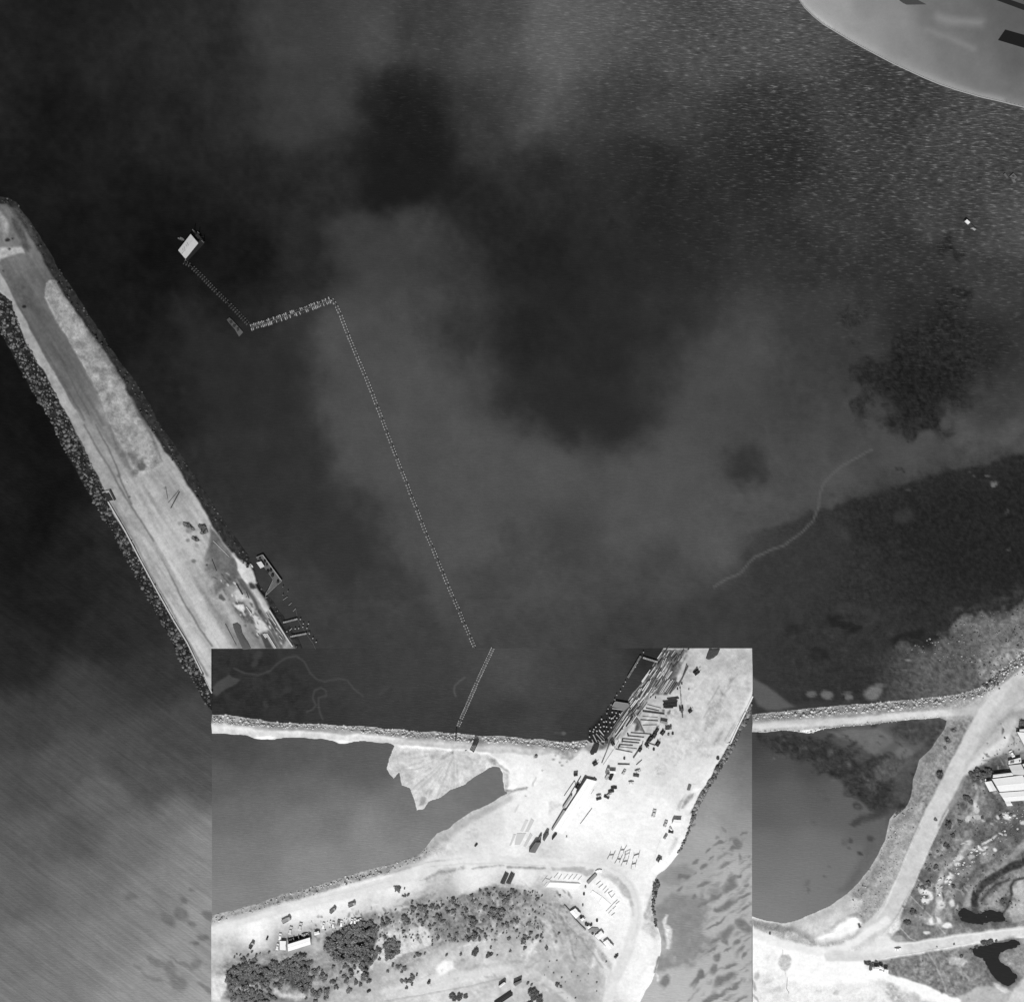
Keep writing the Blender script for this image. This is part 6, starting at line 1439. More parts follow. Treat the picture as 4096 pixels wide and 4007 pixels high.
wall("U 440 890 520 980 600 1110 700 1215 790 1300", .8, .9, 160, 'dark boundary wall between the works yard and the bush', 'yard_wall')
wall("U 940 1400 1010 1460 1080 1520 1130 1560", .6, .8, 190, 'thin boundary wall below the works yard hut', 'yard_wall')

# low casting beds and slabs
def slab(q, h, v, label, name='concrete_slab', cat='slab', kind='concrete'):
    P = pts(q); ref = wx(*P[0]); z = max(height(*p) for p in P)
    o = MB().prism(poly_local(q, ref), -.4, h).build(name, mat(v, .9, kind, .05), None, (ref[0], ref[1], z)); tag(o, label, cat, None)
    return o
slab("U 200 508 710 532 640 602 132 590", .25, 254, 'long white slab in the upper part of the works yard')
slab("U 905 640 1060 740 1020 790 870 690", .25, 254, 'upper white slab in the middle of the works yard'); slab("U 1066 745 1212 870 1150 960 1012 830", .25, 254, 'lower white slab in the middle of the works yard')
for q, v, lb in (("L 1378 162 1408 182 1352 292 1322 288", 206, 'pale grey bed, upper right of the group on the sand'), ("L 1326 172 1352 182 1300 290 1276 280", 214, 'pale grey bed, upper middle of the group on the sand'), ("L 1244 304 1330 302 1272 412 1222 410", 206, 'broad pale grey bed in the lower row on the sand'),
                 ("L 1212 310 1236 314 1190 416 1172 420", 208, 'narrow pale grey bed, left end of the lower row on the sand'), ("L 1370 298 1392 322 1326 432 1306 424", 204, 'pale grey bed, right end of the lower row on the sand')):
    slab(q, .15, v, lb, 'casting_bed', 'bed')
o = MB(); ref = wx(*pts("D 690 1200")[0])
def mound(q, h, v, label, name='stockpile', cat='stockpile'):
    P = pts(q); c = (sum(p[0] for p in P) / len(P), sum(p[1] for p in P) / len(P)); ref = wx(*c); z = height(*c) - .1
    L = [Vector((wx(*p)[0] - ref[0], wx(*p)[1] - ref[1])) for p in P]
    D = []
    for i in range(len(L)):                     # subdivide the outline
        for k in range(5): D.append(L[i].lerp(L[(i + 1) % len(L)], k / 5))
    rg = random.Random(len(q)); n = len(D); V = []; F = []
    for k, (f, zz) in enumerate(((1.0, 0), (.92, .55), (.75, .85), (.5, 1.0), (.2, 1.02))):
        V += [(p.x * f * rg.uniform(.97, 1.03), p.y * f * rg.uniform(.97, 1.03), h * zz * rg.uniform(.85, 1.1)) for p in D]
        if k: F += [((k - 1) * n + i, (k - 1) * n + (i + 1) % n, k * n + (i + 1) % n, k * n + i) for i in range(n)]
    F.append(tuple(range(4 * n, 5 * n)))
    ar = sum(D[i].x * D[(i + 1) % n].y - D[(i + 1) % n].x * D[i].y for i in range(n))
    if ar < 0: F = [f[::-1] for f in F]
    o = MB().add(V, F).build(name, mat(v, .95, 'gravel', .2), None, (ref[0], ref[1], z)); tag(o, label, cat)
mound("D 645 1090 700 1070 740 1110 760 1200 820 1290 860 1375 760 1375 700 1250 660 1150", .6, 84, 'dark grey gravel heap cut by the edge on the breakwater')
mound("J 1410 105 1430 60 1450 10 1560 10 1530 70 1490 105 1440 125", .6, 72, 'dark gravel heap at the top of the wharf ground')
mound("P 80 770 140 680 190 595 268 602 245 700 212 785 180 790 140 832 88 830", .6, 58, 'black stockpile beside the log field at the causeway end')
mound("U 830 1290 900 1240 1000 1250 1030 1290 960 1350 900 1370 850 1340", .8, 150, 'grey round gravel heap beside the lower hut of the works yard')

# ================================================================== TIMBER, PIPES AND POSTS
def log(s, wdt, v, label, group=None, name='log', cat='log', z=None, square=False):
    """one or more straight pieces laid on the ground; each 'x1 y1 x2 y2' is an object of its own"""
    P = pts(s); out = []
    for i in range(0, len(P) - 1, 2):
        a, b = P[i], P[i + 1]; A, B = wx(*a), wx(*b)
        za = (height(*a) if z is None else z); zb = (height(*b) if z is None else z)
        L = math.hypot(B[0] - A[0], B[1] - A[1]); an = math.atan2(B[1] - A[1], B[0] - A[0])
        m = MB()
        if square: m.box((L / 2, 0, wdt / 2), (L, wdt, wdt))
        else: m.tube((0, 0, wdt / 2), (L, 0, wdt / 2), wdt / 2, wdt * .42, n=8)
        o = m.build(name, mat(v, .85, 'timber', .1), None, (A[0], A[1], za), an)
        o.rotation_euler = (0, -math.atan2(zb - za, L), an)
        tag(o, label, cat, group); out.append(o)
    return out
g = 'dark piles laid in rows on the wharf ground'
rows_low = ["P 840 405 1060 420", "P 1062 418 1210 432", "P 780 462 1090 490", "P 700 515 1020 545", "P 690 568 1000 596", "P 650 626 880 640", "P 640 668 960 702", "P 560 708 872 770"]
words = ['topmost', 'short topmost right', 'second', 'third', 'fourth', 'fifth', 'sixth', 'lowest']
for q, w_ in zip(rows_low, words): log(q, .62 if w_ not in ('sixth',) else .4, 108 if w_ not in ('sixth', 'lowest') else 150, '%s dark pile in the lower row block of the timber yard' % w_, g, 'timber_pile', 'pile')
rows_up = ["O 1150 1045 1400 1108", "O 1120 1108 1365 1160", "O 1060 1165 1465 1218", "O 1060 1262 1340 1282", "O 1020 1326 1345 1346", "O 1060 1425 1320 1420"]
for q, w_, tk, vv in zip(rows_up, ['topmost', 'second', 'thick third', 'fourth', 'fifth', 'lowest'], (.45, .6, .95, .4, .6, .45), (140, 110, 84, 150, 120, 140)):
    log(q, tk, vv, '%s dark pile in the upper row block of the timber yard' % w_, g, 'timber_pile', 'pile')
for q, w_ in zip(["P 780 420 800 470", "P 690 520 680 580", "P 640 630 612 690"], ['upper', 'middle', 'lower']):
    log(q, .8, 70, '%s dark baulk across the left ends of the piles' % w_, 'baulks at the pile ends', 'baulk', 'baulk', None, True)
log("P 600 985 822 990", .8, 100, 'lone dark pile lying below the pile rows', None, 'timber_pile', 'pile'); log("P 945 998 1048 905", .55, 104, 'short dark pile slanting beside the lone pile', None, 'timber_pile', 'pile')
log("T 1550 800 1300 1135", .42, 96, 'long thin dark pole on the white ground right of the works shed', None, 'pole', 'pole'); log("T 1170 212 952 532", .5, 104, 'dark pole left of the works shed, outermost', None, 'pole', 'pole'); log("T 1312 112 1088 486", .62, 92, 'dark pole left of the works shed, next to the shade strip', None, 'pole', 'pole')
log("T 1180 215 1196 300", .5, 96, 'short dark pole joining the two poles left of the works shed', None, 'pole', 'pole'); log("T 1590 400 1535 490", .3, 150, 'short thin pole on the white roof side of the works shed', None, 'pole', 'pole')
log("T 1440 140 1580 158 1580 158 1605 130 1605 130 1660 195", .45, 90, 'dark bent strip standing in for shade along the top end of the works shed', 'shade strips at the top end of the works shed', 'rail', 'rail')  # rail pieces added for the shade at the shed's top end
# planks and strips of the timber yard
g = 'pale planks along the wharf edge'
pl = ["O 1450 222 1402 352", "O 1505 180 1430 330", "O 1540 250 1430 420", "O 1500 330 1400 470", "O 1395 430 1325 540", "O 1425 470 1335 585", "O 1450 440 1370 560", "O 1215 585 1030 890", "O 1190 640 1000 950", "O 1180 740 1060 940", "O 1160 820 1010 1010", "O 1050 740 950 890", "O 1235 720 1140 870", "O 1330 740 1250 830", "O 1480 100 1440 180", "O 1560 60 1500 160", "O 790 1260 560 1600", "O 850 1330 760 1440", "O 830 1290 700 1480", "O 690 1500 560 1668"]
for i, q in enumerate(pl): log(q, (.5, .7, .55)[i % 3], (206, 176, 216, 190)[i % 4], '%s plank strip on the dark littered ground by the wharf edge' % ('pale' if i % 2 else 'light grey'), g, 'plank', 'plank', None, True)
g = 'dark beams along the wharf edge'
dk = ["O 1410 380 1240 640", "O 1300 560 1080 900", "O 1380 380 1180 700", "O 1260 640 1090 900", "O 1600 300 1420 600", "O 1480 540 1250 880", "O 1250 840 1200 920", "O 780 1100 520 1480", "O 840 1190 590 1540", "O 800 1330 650 1540", "O 860 1170 960 1320", "O 960 1310 1090 1560", "O 1020 1160 900 1330", "O 1700 120 1640 200", "O 1640 180 1600 250", "O 1900 40 1930 20", "O 1830 40 1780 130", "O 1760 130 1700 240", "O 1880 300 1760 640", "O 1900 340 1720 700", "O 1800 560 1640 760", "O 1760 610 1600 800", "O 1700 640 1560 850"]
for i, q in enumerate(dk): log(q, (.5, .8, .6)[i % 3], (70, 92, 110)[i % 3], '%s dark beam on the littered ground by the wharf edge' % ('thick' if i % 3 == 1 else 'narrow'), g, 'beam', 'beam', None, True)
g = 'pale timbers stacked in the dark bay of the wharf'
for i, q in enumerate(["O 1530 590 1390 800", "O 1560 570 1410 820", "O 1585 600 1440 820", "O 1620 580 1470 810", "O 1650 590 1500 820"]): log(q, .5, (186, 204, 170, 196, 150)[i], '%s of five pale timbers in the dark bay of the wharf' % ('first', 'second', 'middle', 'fourth', 'last')[i], g, 'timber', 'timber', None, True)
g = 'logs at the causeway end'
for i, q in enumerate(["P 262 368 352 466", "P 152 448 248 640", "P 206 428 322 562", "P 280 452 366 542", "P 128 538 162 602", "P 238 545 322 644", "P 300 620 350 650"]):
    log(q, .8, (172, 168, 160, 120, 150, 140, 120)[i], '%s log sloping into the dark water by the pile field' % ('topmost pale', 'long pale', 'middle pale', 'dull', 'short', 'lower', 'stubby dark')[i], g, 'log', 'log')
log("P 470 560 305 965", .8, 112, 'long dark rail running down the wharf from the pile field', None, 'rail', 'rail'); log("P 620 560 540 700 P 520 720 330 1000", .35, 170, 'thin pale rail beside the long dark rail', 'thin rails on the wharf', 'rail', 'rail')
log("P 1045 640 890 870", .8, 104, 'dark beam at the right ends of the pile rows', None, 'beam', 'beam', None, True)
log("P 1070 560 1030 700 P 1180 600 1290 640", .5, 120, 'thin grey beam among the black plant right of the pile rows', 'thin beams by the plant', 'beam', 'beam', None, True)
rt_ = random.Random(23); pw = ('weathered', 'long', 'short', 'split')
for k in range(70):                         # the many strips lying along the wharf edge
    t = rt_.random(); c = rt_.uniform(-.5, .5)
    x, y = 1640 - 900 * t + c * 330 * (.55 + .45 * (1 - t)), 90 + 1240 * t + c * 200
    L = rt_.uniform(60, 230); pale = rt_.random() < .5
    log('O %f %f %f %f' % (x + L * .29, y - L * .41, x - L * .29, y + L * .41), rt_.uniform(.3, .7), rt_.choice((170, 190, 206, 216)) if pale else rt_.choice((60, 76, 92, 110)),
        '%s %s strip of timber littering the wharf edge, %s part' % (pw[k % 4], 'pale' if pale else 'dark', 'upper' if t < .33 else 'middle' if t < .66 else 'lower'), 'timber strips along the wharf edge', 'timber_strip', 'timber', None, True)
# breakwater timber
log("B 1372 512 1308 632", .8, 72, 'thick dark log on the pale breakwater ground', None, 'log', 'log'); log("B 1366 500 1288 592", .45, 100, 'thin dark pole beside the thick log on the breakwater', None, 'pole', 'pole')
log("B 1268 470 1284 560", .4, 110, 'faint short pole left of the thick log on the breakwater', None, 'pole', 'pole')
log("B 1630 880 1752 1002", .4, 196, 'long pale pole on the grey patch of the breakwater', None, 'pole', 'pole'); log("B 1620 1020 1655 1108", .5, 72, 'short dark pole on the grey patch of the breakwater', None, 'pole', 'pole')
log("B 1722 1512 1805 1672", .5, 110, 'dark pole beside the gravel heap on the breakwater', None, 'pole', 'pole')
g = 'pale timbers of the breakwater stack'
for i, q in enumerate(["e 330 1605 490 1870", "e 352 1598 512 1870", "e 378 1600 540 1865", "e 400 1600 560 1860"]): log(q, .6, (190, 200, 180, 200)[i], '%s pale timber of the stack at the foot of the breakwater yard' % ('leftmost', 'second', 'third', 'rightmost')[i], g, 'timber', 'timber', None, True)
log("e 215 1590 400 1870", .45, 196, 'thin pale beam left of the timber stack on the breakwater', None, 'beam', 'beam', None, True); log("e 245 1600 420 1870", .4, 80, 'thin dark beam left of the timber stack on the breakwater', None, 'beam', 'beam', None, True)
log("e 440 1180 730 1650 e 730 1650 850 1830", .75, 196, 'long pale capping beam along the harbour edge of the breakwater', 'capping beams', 'capping_beam', 'beam', None, True)
g = 'planks behind the capping beam'
for i, q in enumerate(["e 385 1240 430 1320", "e 440 1260 510 1370", "e 470 1330 560 1450", "e 520 1400 600 1530", "e 560 1500 640 1580", "e 600 1540 680 1640", "e 620 1640 670 1700", "e 690 1640 720 1740", "e 430 1340 560 1560"]): log(q, .5, (176, 150, 190, 130, 186, 160, 180, 110, 86)[i], '%s plank behind the capping beam of the breakwater' % ('weathered', 'pale', 'dull')[i % 3], g, 'plank', 'plank', None, True)
log("D 800 900 860 985", .6, 196, 'short pale beam beside the dark debris on the breakwater', None, 'beam', 'beam', None, True); log("D 690 650 760 770", .6, 62, 'dark beam at the upper end of the white ground', None, 'beam', 'beam', None, True); log("D 800 740 830 810", .4, 80, 'short thin dark beam below the upper dark beam', None, 'beam', 'beam', None, True)
# pipe stacks
def bundle(s, n, wid, v, label):
    a, b = pts(s); A, B = wx(*a), wx(*b); L = math.hypot(B[0] - A[0], B[1] - A[1]); an = math.atan2(B[1] - A[1], B[0] - A[0])
    root = empty('pipe_stack', (A[0], A[1], max(height(*a), height(*b))), an); tag(root, label, 'pipe stack'); r = random.Random(n)
    for k in range(n):
        y = (k - (n - 1) / 2) * wid / n
        MB().tube((r.uniform(-.3, .3), y, wid / n / 2), (L + r.uniform(-.3, .3), y, wid / n / 2), wid / n / 2 * .95, n=8).build('steel_pipe', mat(v + (k % 3) * 8, .7, 'metal'), root)
    for t in (.15, .85): MB().box((L * t, 0, .1), (.3, wid * 1.05, .2)).build('bearer', mat(90, .9, 'timber'), root)
bundle("I 842 895 785 998", 2, 1.1, 70, 'narrow dark pipe stack lying across the causeway road'); bundle("I 895 892 845 1000", 4, 3.4, 56, 'wide dark pipe stack lying across the causeway road')
bundle("L 1150 678 1106 775", 3, 3.0, 72, 'left dark pipe stack on the verge of the curved road'); bundle("L 1206 680 1162 775", 3, 3.2, 78, 'right dark pipe stack on the verge of the curved road')
bundle("L 1195 1800 1040 1904", 4, 3.6, 52, 'long dark pipe stack beside the lower road at the bottom edge')
bundle("O 1445 1060 1700 1030", 4, 3.6, 38, 'black timber pile stack on the wharf, lower one'); bundle("O 1440 992 1700 968", 2, 1.4, 56, 'thin black stack on the wharf, middle one'); bundle("O 1520 945 1725 914", 2, 1.5, 60, 'thin black stack on the wharf, topmost one'); bundle("O 1470 1095 1620 1090", 2, 1.4, 44, 'short black stack on the wharf, lowest one')
bundle("S 752 165 722 270", 3, 2.2, 120, 'grey steel stack at the upper end of the seaward yard')
# crane
def crane():
    p = pts("O 1775 1110")[0]; ref = wx(*p); z = height(*p); root = empty('crane', (ref[0], ref[1], z)); tag(root, 'crane with a long thin dark boom lying over the wharf ground', 'crane')
    A = poly_local("O 1798 1280", ref)[0]; B = poly_local("O 1738 760", ref)[0]; an = math.atan2(A[1] - B[1], A[0] - B[0])
    for sg in (-1, 1): MB().box((sg * 1.1 * math.sin(an), -sg * 1.1 * math.cos(an), .45), (3.4, .6, .9), an).build('track', mat(40, .9, 'metal'), root)
    c = poly_local("O 1783 1180", ref)[0]
    MB().box((c[0] * .5, c[1] * .5, 1.6), (2.6, 1.6, 1.4), an).build('crane_body', mat(82, .7, 'paint'), root)
    MB().tube((A[0], A[1], 1.0), (c[0] * .3, c[1] * .3, 1.9), .42, .36, n=6).build('counter_jib', mat(92, .8, 'metal'), root)
    m = MB(); D = Vector((B[0], B[1], 5.0)); Q = Vector((0, 0, 2.0)); d = (D - Q).normalized(); n_ = d.cross(Vector((0, 0, 1))).normalized() * .35
    for sg in (-1, 1): m.tube(Q + n_ * sg, D + n_ * sg * .3, .07, n=5)
    for k in range(12):
        t0, t1 = k / 12, (k + 1) / 12; s0 = (-1) ** k
        m.tube(Q.lerp(D, t0) + n_ * s0 * (1 - .7 * t0), Q.lerp(D, t1) - n_ * s0 * (1 - .7 * t1), .05, n=4)
    m.build('boom', mat(120, .8, 'metal'), root)
crane()
# posts in the water and jetties
def post(u, v, label, group, h=1.6, lean=.35, r=.30, tone=196):
    x, y = wx(u, v); rr_ = random.Random(int(u * 31 + v)); m = MB()
    a = R(-50) + rr_.uniform(-.4, .4); L = h
    m.tube((0, 0, -1.5), (math.cos(a) * lean * rr_.uniform(.3, 1.2), math.sin(a) * lean * rr_.uniform(.3, 1.2), L), r * .9, r, n=8)
    o = m.build('post', mat(tone, .85, 'timber', .1), None, (x, y, 0)); tag(o, label, 'post', group)
def posts(fr, s, label, group, **k):
    t = [float(q) for q in s.split()]; f = FR[fr]
    for i in range(0, len(t), 2): post(f[0] + f[2] * t[i], f[1] + f[2] * t[i + 1], label, group, **k)
posts('O', "495 1185 560 1195 630 1215 435 1275 505 1280 580 1290 330 1365 375 1345 455 1360 520 1360 190 1450 270 1460 330 1440 395 1450 470 1460 75 1530 135 1535 205 1520 345 1530 410 1535 70 1630 480 1300 250 1400 300 1310 540 1340 150 1500", 'pale topped pile standing in the dark water of the pile field', 'posts of the pile field', lean=.9, r=.42)
posts('O', "1070 70 740 605 685 690 635 785 580 865 525 950 460 1035 410 1110 380 1190 295 1300 960 250 920 330", 'short pale mooring post in the line along the outer edge of the berth', 'posts along the berth', lean=1.2, r=.36, tone=170)
log("O 262 1510 350 1620 O 480 1320 560 1250", .5, 186, 'pale pole lying across the pile field', 'poles over the pile field', 'pole', 'pole', .7)
posts('e', "980 1335 745 1548 890 1508 950 1500 1010 1480 1035 1425 1110 1415 1090 1500 1140 1590 1195 1680 1250 1750", 'grey post standing in the water between the small finger jetties', 'posts by the finger jetties', lean=.9, r=.38, tone=170)
posts('e', "675 915 672 770 758 850", 'lone grey post standing off the loading dock', 'posts off the loading dock', lean=.5, r=.3, tone=120)
log("e 675 1012 755 955 e 775 1108 830 1060 e 855 1215 900 1160", .45, 140, 'grey pile fallen over in the water off the breakwater', 'fallen piles', 'fallen_pile', 'pile', .4); log("e 790 1555 832 1512", .45, 180, 'short pale pile stub beside the finger jetties', None, 'fallen_pile', 'pile', .5)
def jetty(s, w, v, label, name='jetty', nplank=0):
    a, b = pts(s); A, B = wx(*a), wx(*b); L = math.hypot(B[0] - A[0], B[1] - A[1]); an = math.atan2(B[1] - A[1], B[0] - A[0])
    root = empty(name, (A[0], A[1], 0), an); tag(root, label, 'jetty')
    for sg in (-1, 1): MB().box((L / 2, sg * w * .38, 1.2), (L, .22, .25)).build('stringer', mat(max(v - 40, 40), .9, 'timber'), root)
    n = max(6, int(L / 1.1)); me = MB().box((0, 0, 0), (L / n * .86, w, .12)).mesh('plank', mat(v, .9, 'timber', .15)); me2 = MB().box((0, 0, 0), (L / n * .86, w, .12)).mesh('plank', mat(v - 16, .9, 'timber', .15))
    rg = random.Random(n)
    for k in range(n):
        o = bpy.data.objects.new('plank', rg.choice((me, me, me2))); COL.objects.link(o); o.parent = root; o.location = (L * (k + .5) / n, rg.uniform(-.05, .05), 1.40)
    for k in range(int(L / 4) + 1):
        x = min(L - .3, .4 + k * 4)
        MB().tube((x, 0, -1.5), (x, 0, 1.3), .2, n=7).build('pile', mat(60, .9, 'timber'), root)
jetty("e 680 1412 935 1348", 1.1, 150, 'upper thin finger jetty off the breakwater'); jetty("e 805 1662 1095 1606", 1.1, 150, 'lower thin finger jetty off the breakwater'); log("e 1110 1600 1150 1582", .4, 120, 'broken end beam beyond the lower finger jetty', None, 'beam', 'beam', 1.2)
jetty("O 1070 180 1345 262", 1.2, 160, 'thin jetty reaching out from the timber yard'); jetty("O 1032 150 790 552", 1.3, 118, 'grey walkway on piles along the outer edge of the berth')
m = MB(); Pb = [wx(*p) for p in pts("e 895 1170 940 1370 1020 1500 1100 1630 1210 1790 1250 1880")]
for a, b in zip(Pb, Pb[1:]): m.tube((a[0], a[1], .12), (b[0], b[1], .12), .13, n=6)
tag(m.build('floating_boom', mat(104, .8, 'rope')), 'thin floating boom line off the finger jetties', 'boom')
# loading dock
def dock(polys, label, tone, planks, ref_s, extra=(), along=0.0):
    ref = wx(*pts(ref_s)[0]); root = empty('dock', (ref[0], ref[1], 0)); tag(root, label, 'dock')
    for q, nm in polys: MB().prism(poly_local(q, ref), .9, 1.5).build(nm, mat(tone, .9, 'timber', .35), root)
    for q, w, v in planks:
        a, b = poly_local(q, ref); L = math.hypot(b[0] - a[0], b[1] - a[1]); an = math.atan2(b[1] - a[1], b[0] - a[0])
        MB().box(((a[0] + b[0]) / 2, (a[1] + b[1]) / 2, 1.62), (L, w, .24), an).build('edge_beam', mat(v, .9, 'timber', .15), root)
    for q, _ in polys:
        for (x, y) in poly_local(q, ref): MB().tube((x, y, -1.5), (x, y, 1.4), .25, n=7).build('pile', mat(50, .9, 'timber'), root)
    return root, ref
dk_, rf_ = dock([("e 205 265 318 212 640 660 585 740 495 645 350 440 250 330", 'deck'), ("e 500 650 585 742 385 925 365 900 440 780", 'gangway')], 'L-shaped timber loading dock off the breakwater', 96,
     [("e 318 214 655 676", .6, 150), ("e 205 262 318 212", .5, 120), ("e 585 740 655 680", .5, 120), ("e 505 655 370 940", .45, 128), ("e 580 742 385 925", .45, 122), ("e 430 540 510 650", .4, 118), ("e 515 690 400 880", .3, 116)], "e 400 500")
def crate(q, h, v, label, name='crate', cat='crate', z=1.5, kind='timber'):
    P = pts(q); ref = wx(sum(p[0] for p in P) / len(P), sum(p[1] for p in P) / len(P))
    root = empty(name, (ref[0], ref[1], z)); tag(root, label, cat); L = [(wx(*p)[0] - ref[0], wx(*p)[1] - ref[1]) for p in P]
    MB().prism(L, 0, h).build('body', mat(v, .85, kind, .15), root)
    MB().prism([(x * 1.04, y * 1.04) for x, y in L], h + .003, h + .12).build('lid', mat(min(v + 8, 250), .8, kind, .1), root)
crate("e 220 350 300 328 358 415 290 450", 1.6, 196, 'square pale hut-like cargo block on the loading dock', 'cargo_block', 'cargo')
for i, (x, y, r_) in enumerate(((358, 335, 1.1), (410, 512, 1.3), (466, 490, 1.2), (495, 580, 1.3), (590, 690, 1.1), (395, 395, .9), (270, 290, .9))):
    p = (980 + .2259 * x, 2170 + .2259 * y); X, Y = wx(*p); m = MB(); m.tube((0, 0, 0), (0, 0, 1.3), r_ * .8, r_ * .75, n=12); m.tube((0, 0, 1.3), (0, 0, 1.45), r_ * .3, n=8)
    tag(m.build('drum', mat(34 if r_ > 1 else 60, .7, 'metal'), None, (X, Y, 1.5)), ('%s black drum on the loading dock' % ('topmost', 'lower left', 'lower right', 'oval lowest', 'corner', 'faint middle', 'far end')[i]), 'drum', 'drums on the loading dock')
dock([("O 498 1085 555 990 800 1030 830 1070 700 1180 690 1140", 'deck')], 'grey planked pier deck beside the pile field', 128, [("O 500 1118 690 1142", .6, 170), ("O 555 992 800 1030", .5, 140), ("O 500 1085 555 992", .5, 140)], "O 640 1080")
# trestles on the sand by the bend
for i, lines in enumerate(["h 270 490 200 680 h 200 680 90 870 h 490 480 400 660 h 400 660 330 870 h 215 665 385 655", "h 790 270 720 480 h 720 480 640 690 h 1040 200 910 420 h 910 420 880 580 h 740 420 910 415", "h 650 720 570 880 h 570 880 450 1080 h 840 660 740 870 h 740 870 670 1050 h 590 860 730 870",
                          "h 1215 400 1160 640 h 980 510 1210 410 h 980 660 1160 580 h 965 520 955 760", "h 955 760 850 990 h 850 990 760 1210 h 1150 700 1080 960 h 1080 960 1010 1140 h 870 990 1080 950", "h 1390 570 1390 690 h 1390 690 1330 870 h 1690 440 1640 620 h 1640 620 1610 800 h 1390 690 1640 610", "h 1340 980 1290 1110 h 1290 1110 1250 1350 h 1540 890 1480 1080 h 1480 1080 1470 1240 h 1290 1110 1480 1080"]):
    P = pts(lines); ref = wx(*P[0]); z = height(*P[0]); root = empty('trestle', (ref[0], ref[1], z))
    tag(root, '%s H-shaped trestle on the pale sand by the road bend' % ('leftmost', 'upper left', 'lower left', 'upper middle', 'lower middle', 'upper right', 'lower right')[i], 'trestle', 'H-shaped trestles')
    for k in range(0, len(P), 2):
        a, b = wx(*P[k]), wx(*P[k + 1]); last = k == len(P) - 2
        MB().tube((a[0] - ref[0], a[1] - ref[1], .5), (b[0] - ref[0], b[1] - ref[1], .5), .24 if last else .15, n=6).build('cross_bar' if last else 'leg', mat(120 if last else 165, .85, 'timber'), root)
g = 'form boards on the works yard'
for i, q in enumerate(["U 340 355 270 440", "U 400 375 345 462", "U 500 380 432 462", "U 580 380 512 462", "U 655 380 592 460", "U 730 405 665 480", "U 160 405 75 515", "U 240 420 190 475", "U 150 515 108 570", "U 130 455 200 465", "U 200 490 690 522", "U 1140 575 1075 645", "U 1170 620 1105 690", "U 1235 650 1165 690", "U 1165 690 1220 765", "U 1275 700 1215 770", "U 1320 800 1265 850", "U 1350 825 1290 875", "U 1265 850 1200 920", "U 1290 905 1240 955", "U 1200 920 1130 990", "U 1220 970 1170 1025", "U 1275 1015 1220 1060", "U 795 1095 735 1160", "U 1040 490 970 550", "U 1080 540 1010 600"]):
    log(q, .34 if i != 10 else .28, (196, 186, 204)[i % 3] if i < 24 else 176, 'thin grey form board on the white works yard, %s part' % ('upper left' if i < 11 else 'right' if i < 23 else 'middle'), g, 'form_board', 'board', None, True)
log("U 640 1440 635 1610", .5, 176, 'grey pole on the bush slope below the works yard', None, 'pole', 'pole'); log("L 1840 210 1880 150", .3, 130, 'thin pole near the yard road', None, 'pole', 'pole') if False else None

# ================================================================== VEHICLES
def car(u, v, heading, L, tone, glass, label, kind='car', group=None):
    x, y = wx(u, v); root = empty('parked_' + kind if kind != 'truck' else 'parked_truck', (x, y, height(u, v)), R(heading)); tag(root, label, kind, group)
    W_ = L * .41; body = mat(tone, .45, 'paint', .05); gl = mat(glass, .25, 'glass', .05); ty = mat(30, .9, 'rubber')
    if kind == 'car':
        m = MB(); prof = [(-.5, .35), (-.49, .78), (-.32, .86), (.2, .88), (.46, .72), (.5, .40)]; V = []; F = []
        for sg, k in ((-1, 0), (1, 1)):
            V += [(px * L, sg * W_ / 2 * (.93 if pz > .7 else 1), pz) for px, pz in prof]
        n = len(prof); F = [(i, (i + 1) % n, n + (i + 1) % n, n + i) for i in range(n)] + [tuple(range(n - 1, -1, -1)), tuple(range(n, 2 * n))]
        m.add(V, F); m.build('body', body, root)
        MB().box((-.06 * L, 0, 1.08), (.5 * L, W_ * .84, .44), taper=.8).build('window_band', gl, root)
        MB().box((-.07 * L, 0, 1.34), (.34 * L, W_ * .66, .06)).build('car_roof', body, root)
        for sg in (-1, 1): MB().box((.49 * L, sg * W_ * .33, .6), (.06, .24, .14)).build('headlight', mat(220, .3, 'glass'), root)
    else:
        MB().box((.34 * L, 0, 1.25), (.26 * L, W_ * .92, 1.5), taper=.9).build('cab', body, root)
        MB().box((.475 * L, 0, 1.55), (.02, W_ * .72, .5)).build('windscreen', gl, root)
        MB().box((-.14 * L, 0, .95), (.66 * L, W_, .16)).build('load_bed', mat(glass, .85, 'timber'), root)
        for sg in (-1, 1): MB().box((-.14 * L, sg * W_ * .48, 1.2), (.66 * L, .06, .4)).build('side_board', body, root)
    for a in (-.3, .3):
        for sg in (-1, 1):
            w = MB().tube((a * L, sg * W_ * .5 - .1, .34), (a * L, sg * W_ * .5 + .1, .34), .34, n=12).build('wheel', ty, root)
            MB().tube((a * L, sg * W_ * .5 - .11, .34), (a * L, sg * W_ * .5 + .11, .34), .16, n=8).build('hub_cap', mat(170, .4, 'metal'), w)
    return root
def at(fr, x, y): f = FR[fr]; return (f[0] + f[2] * x, f[1] + f[2] * y)
gc = 'cars parked on the wharf ground'
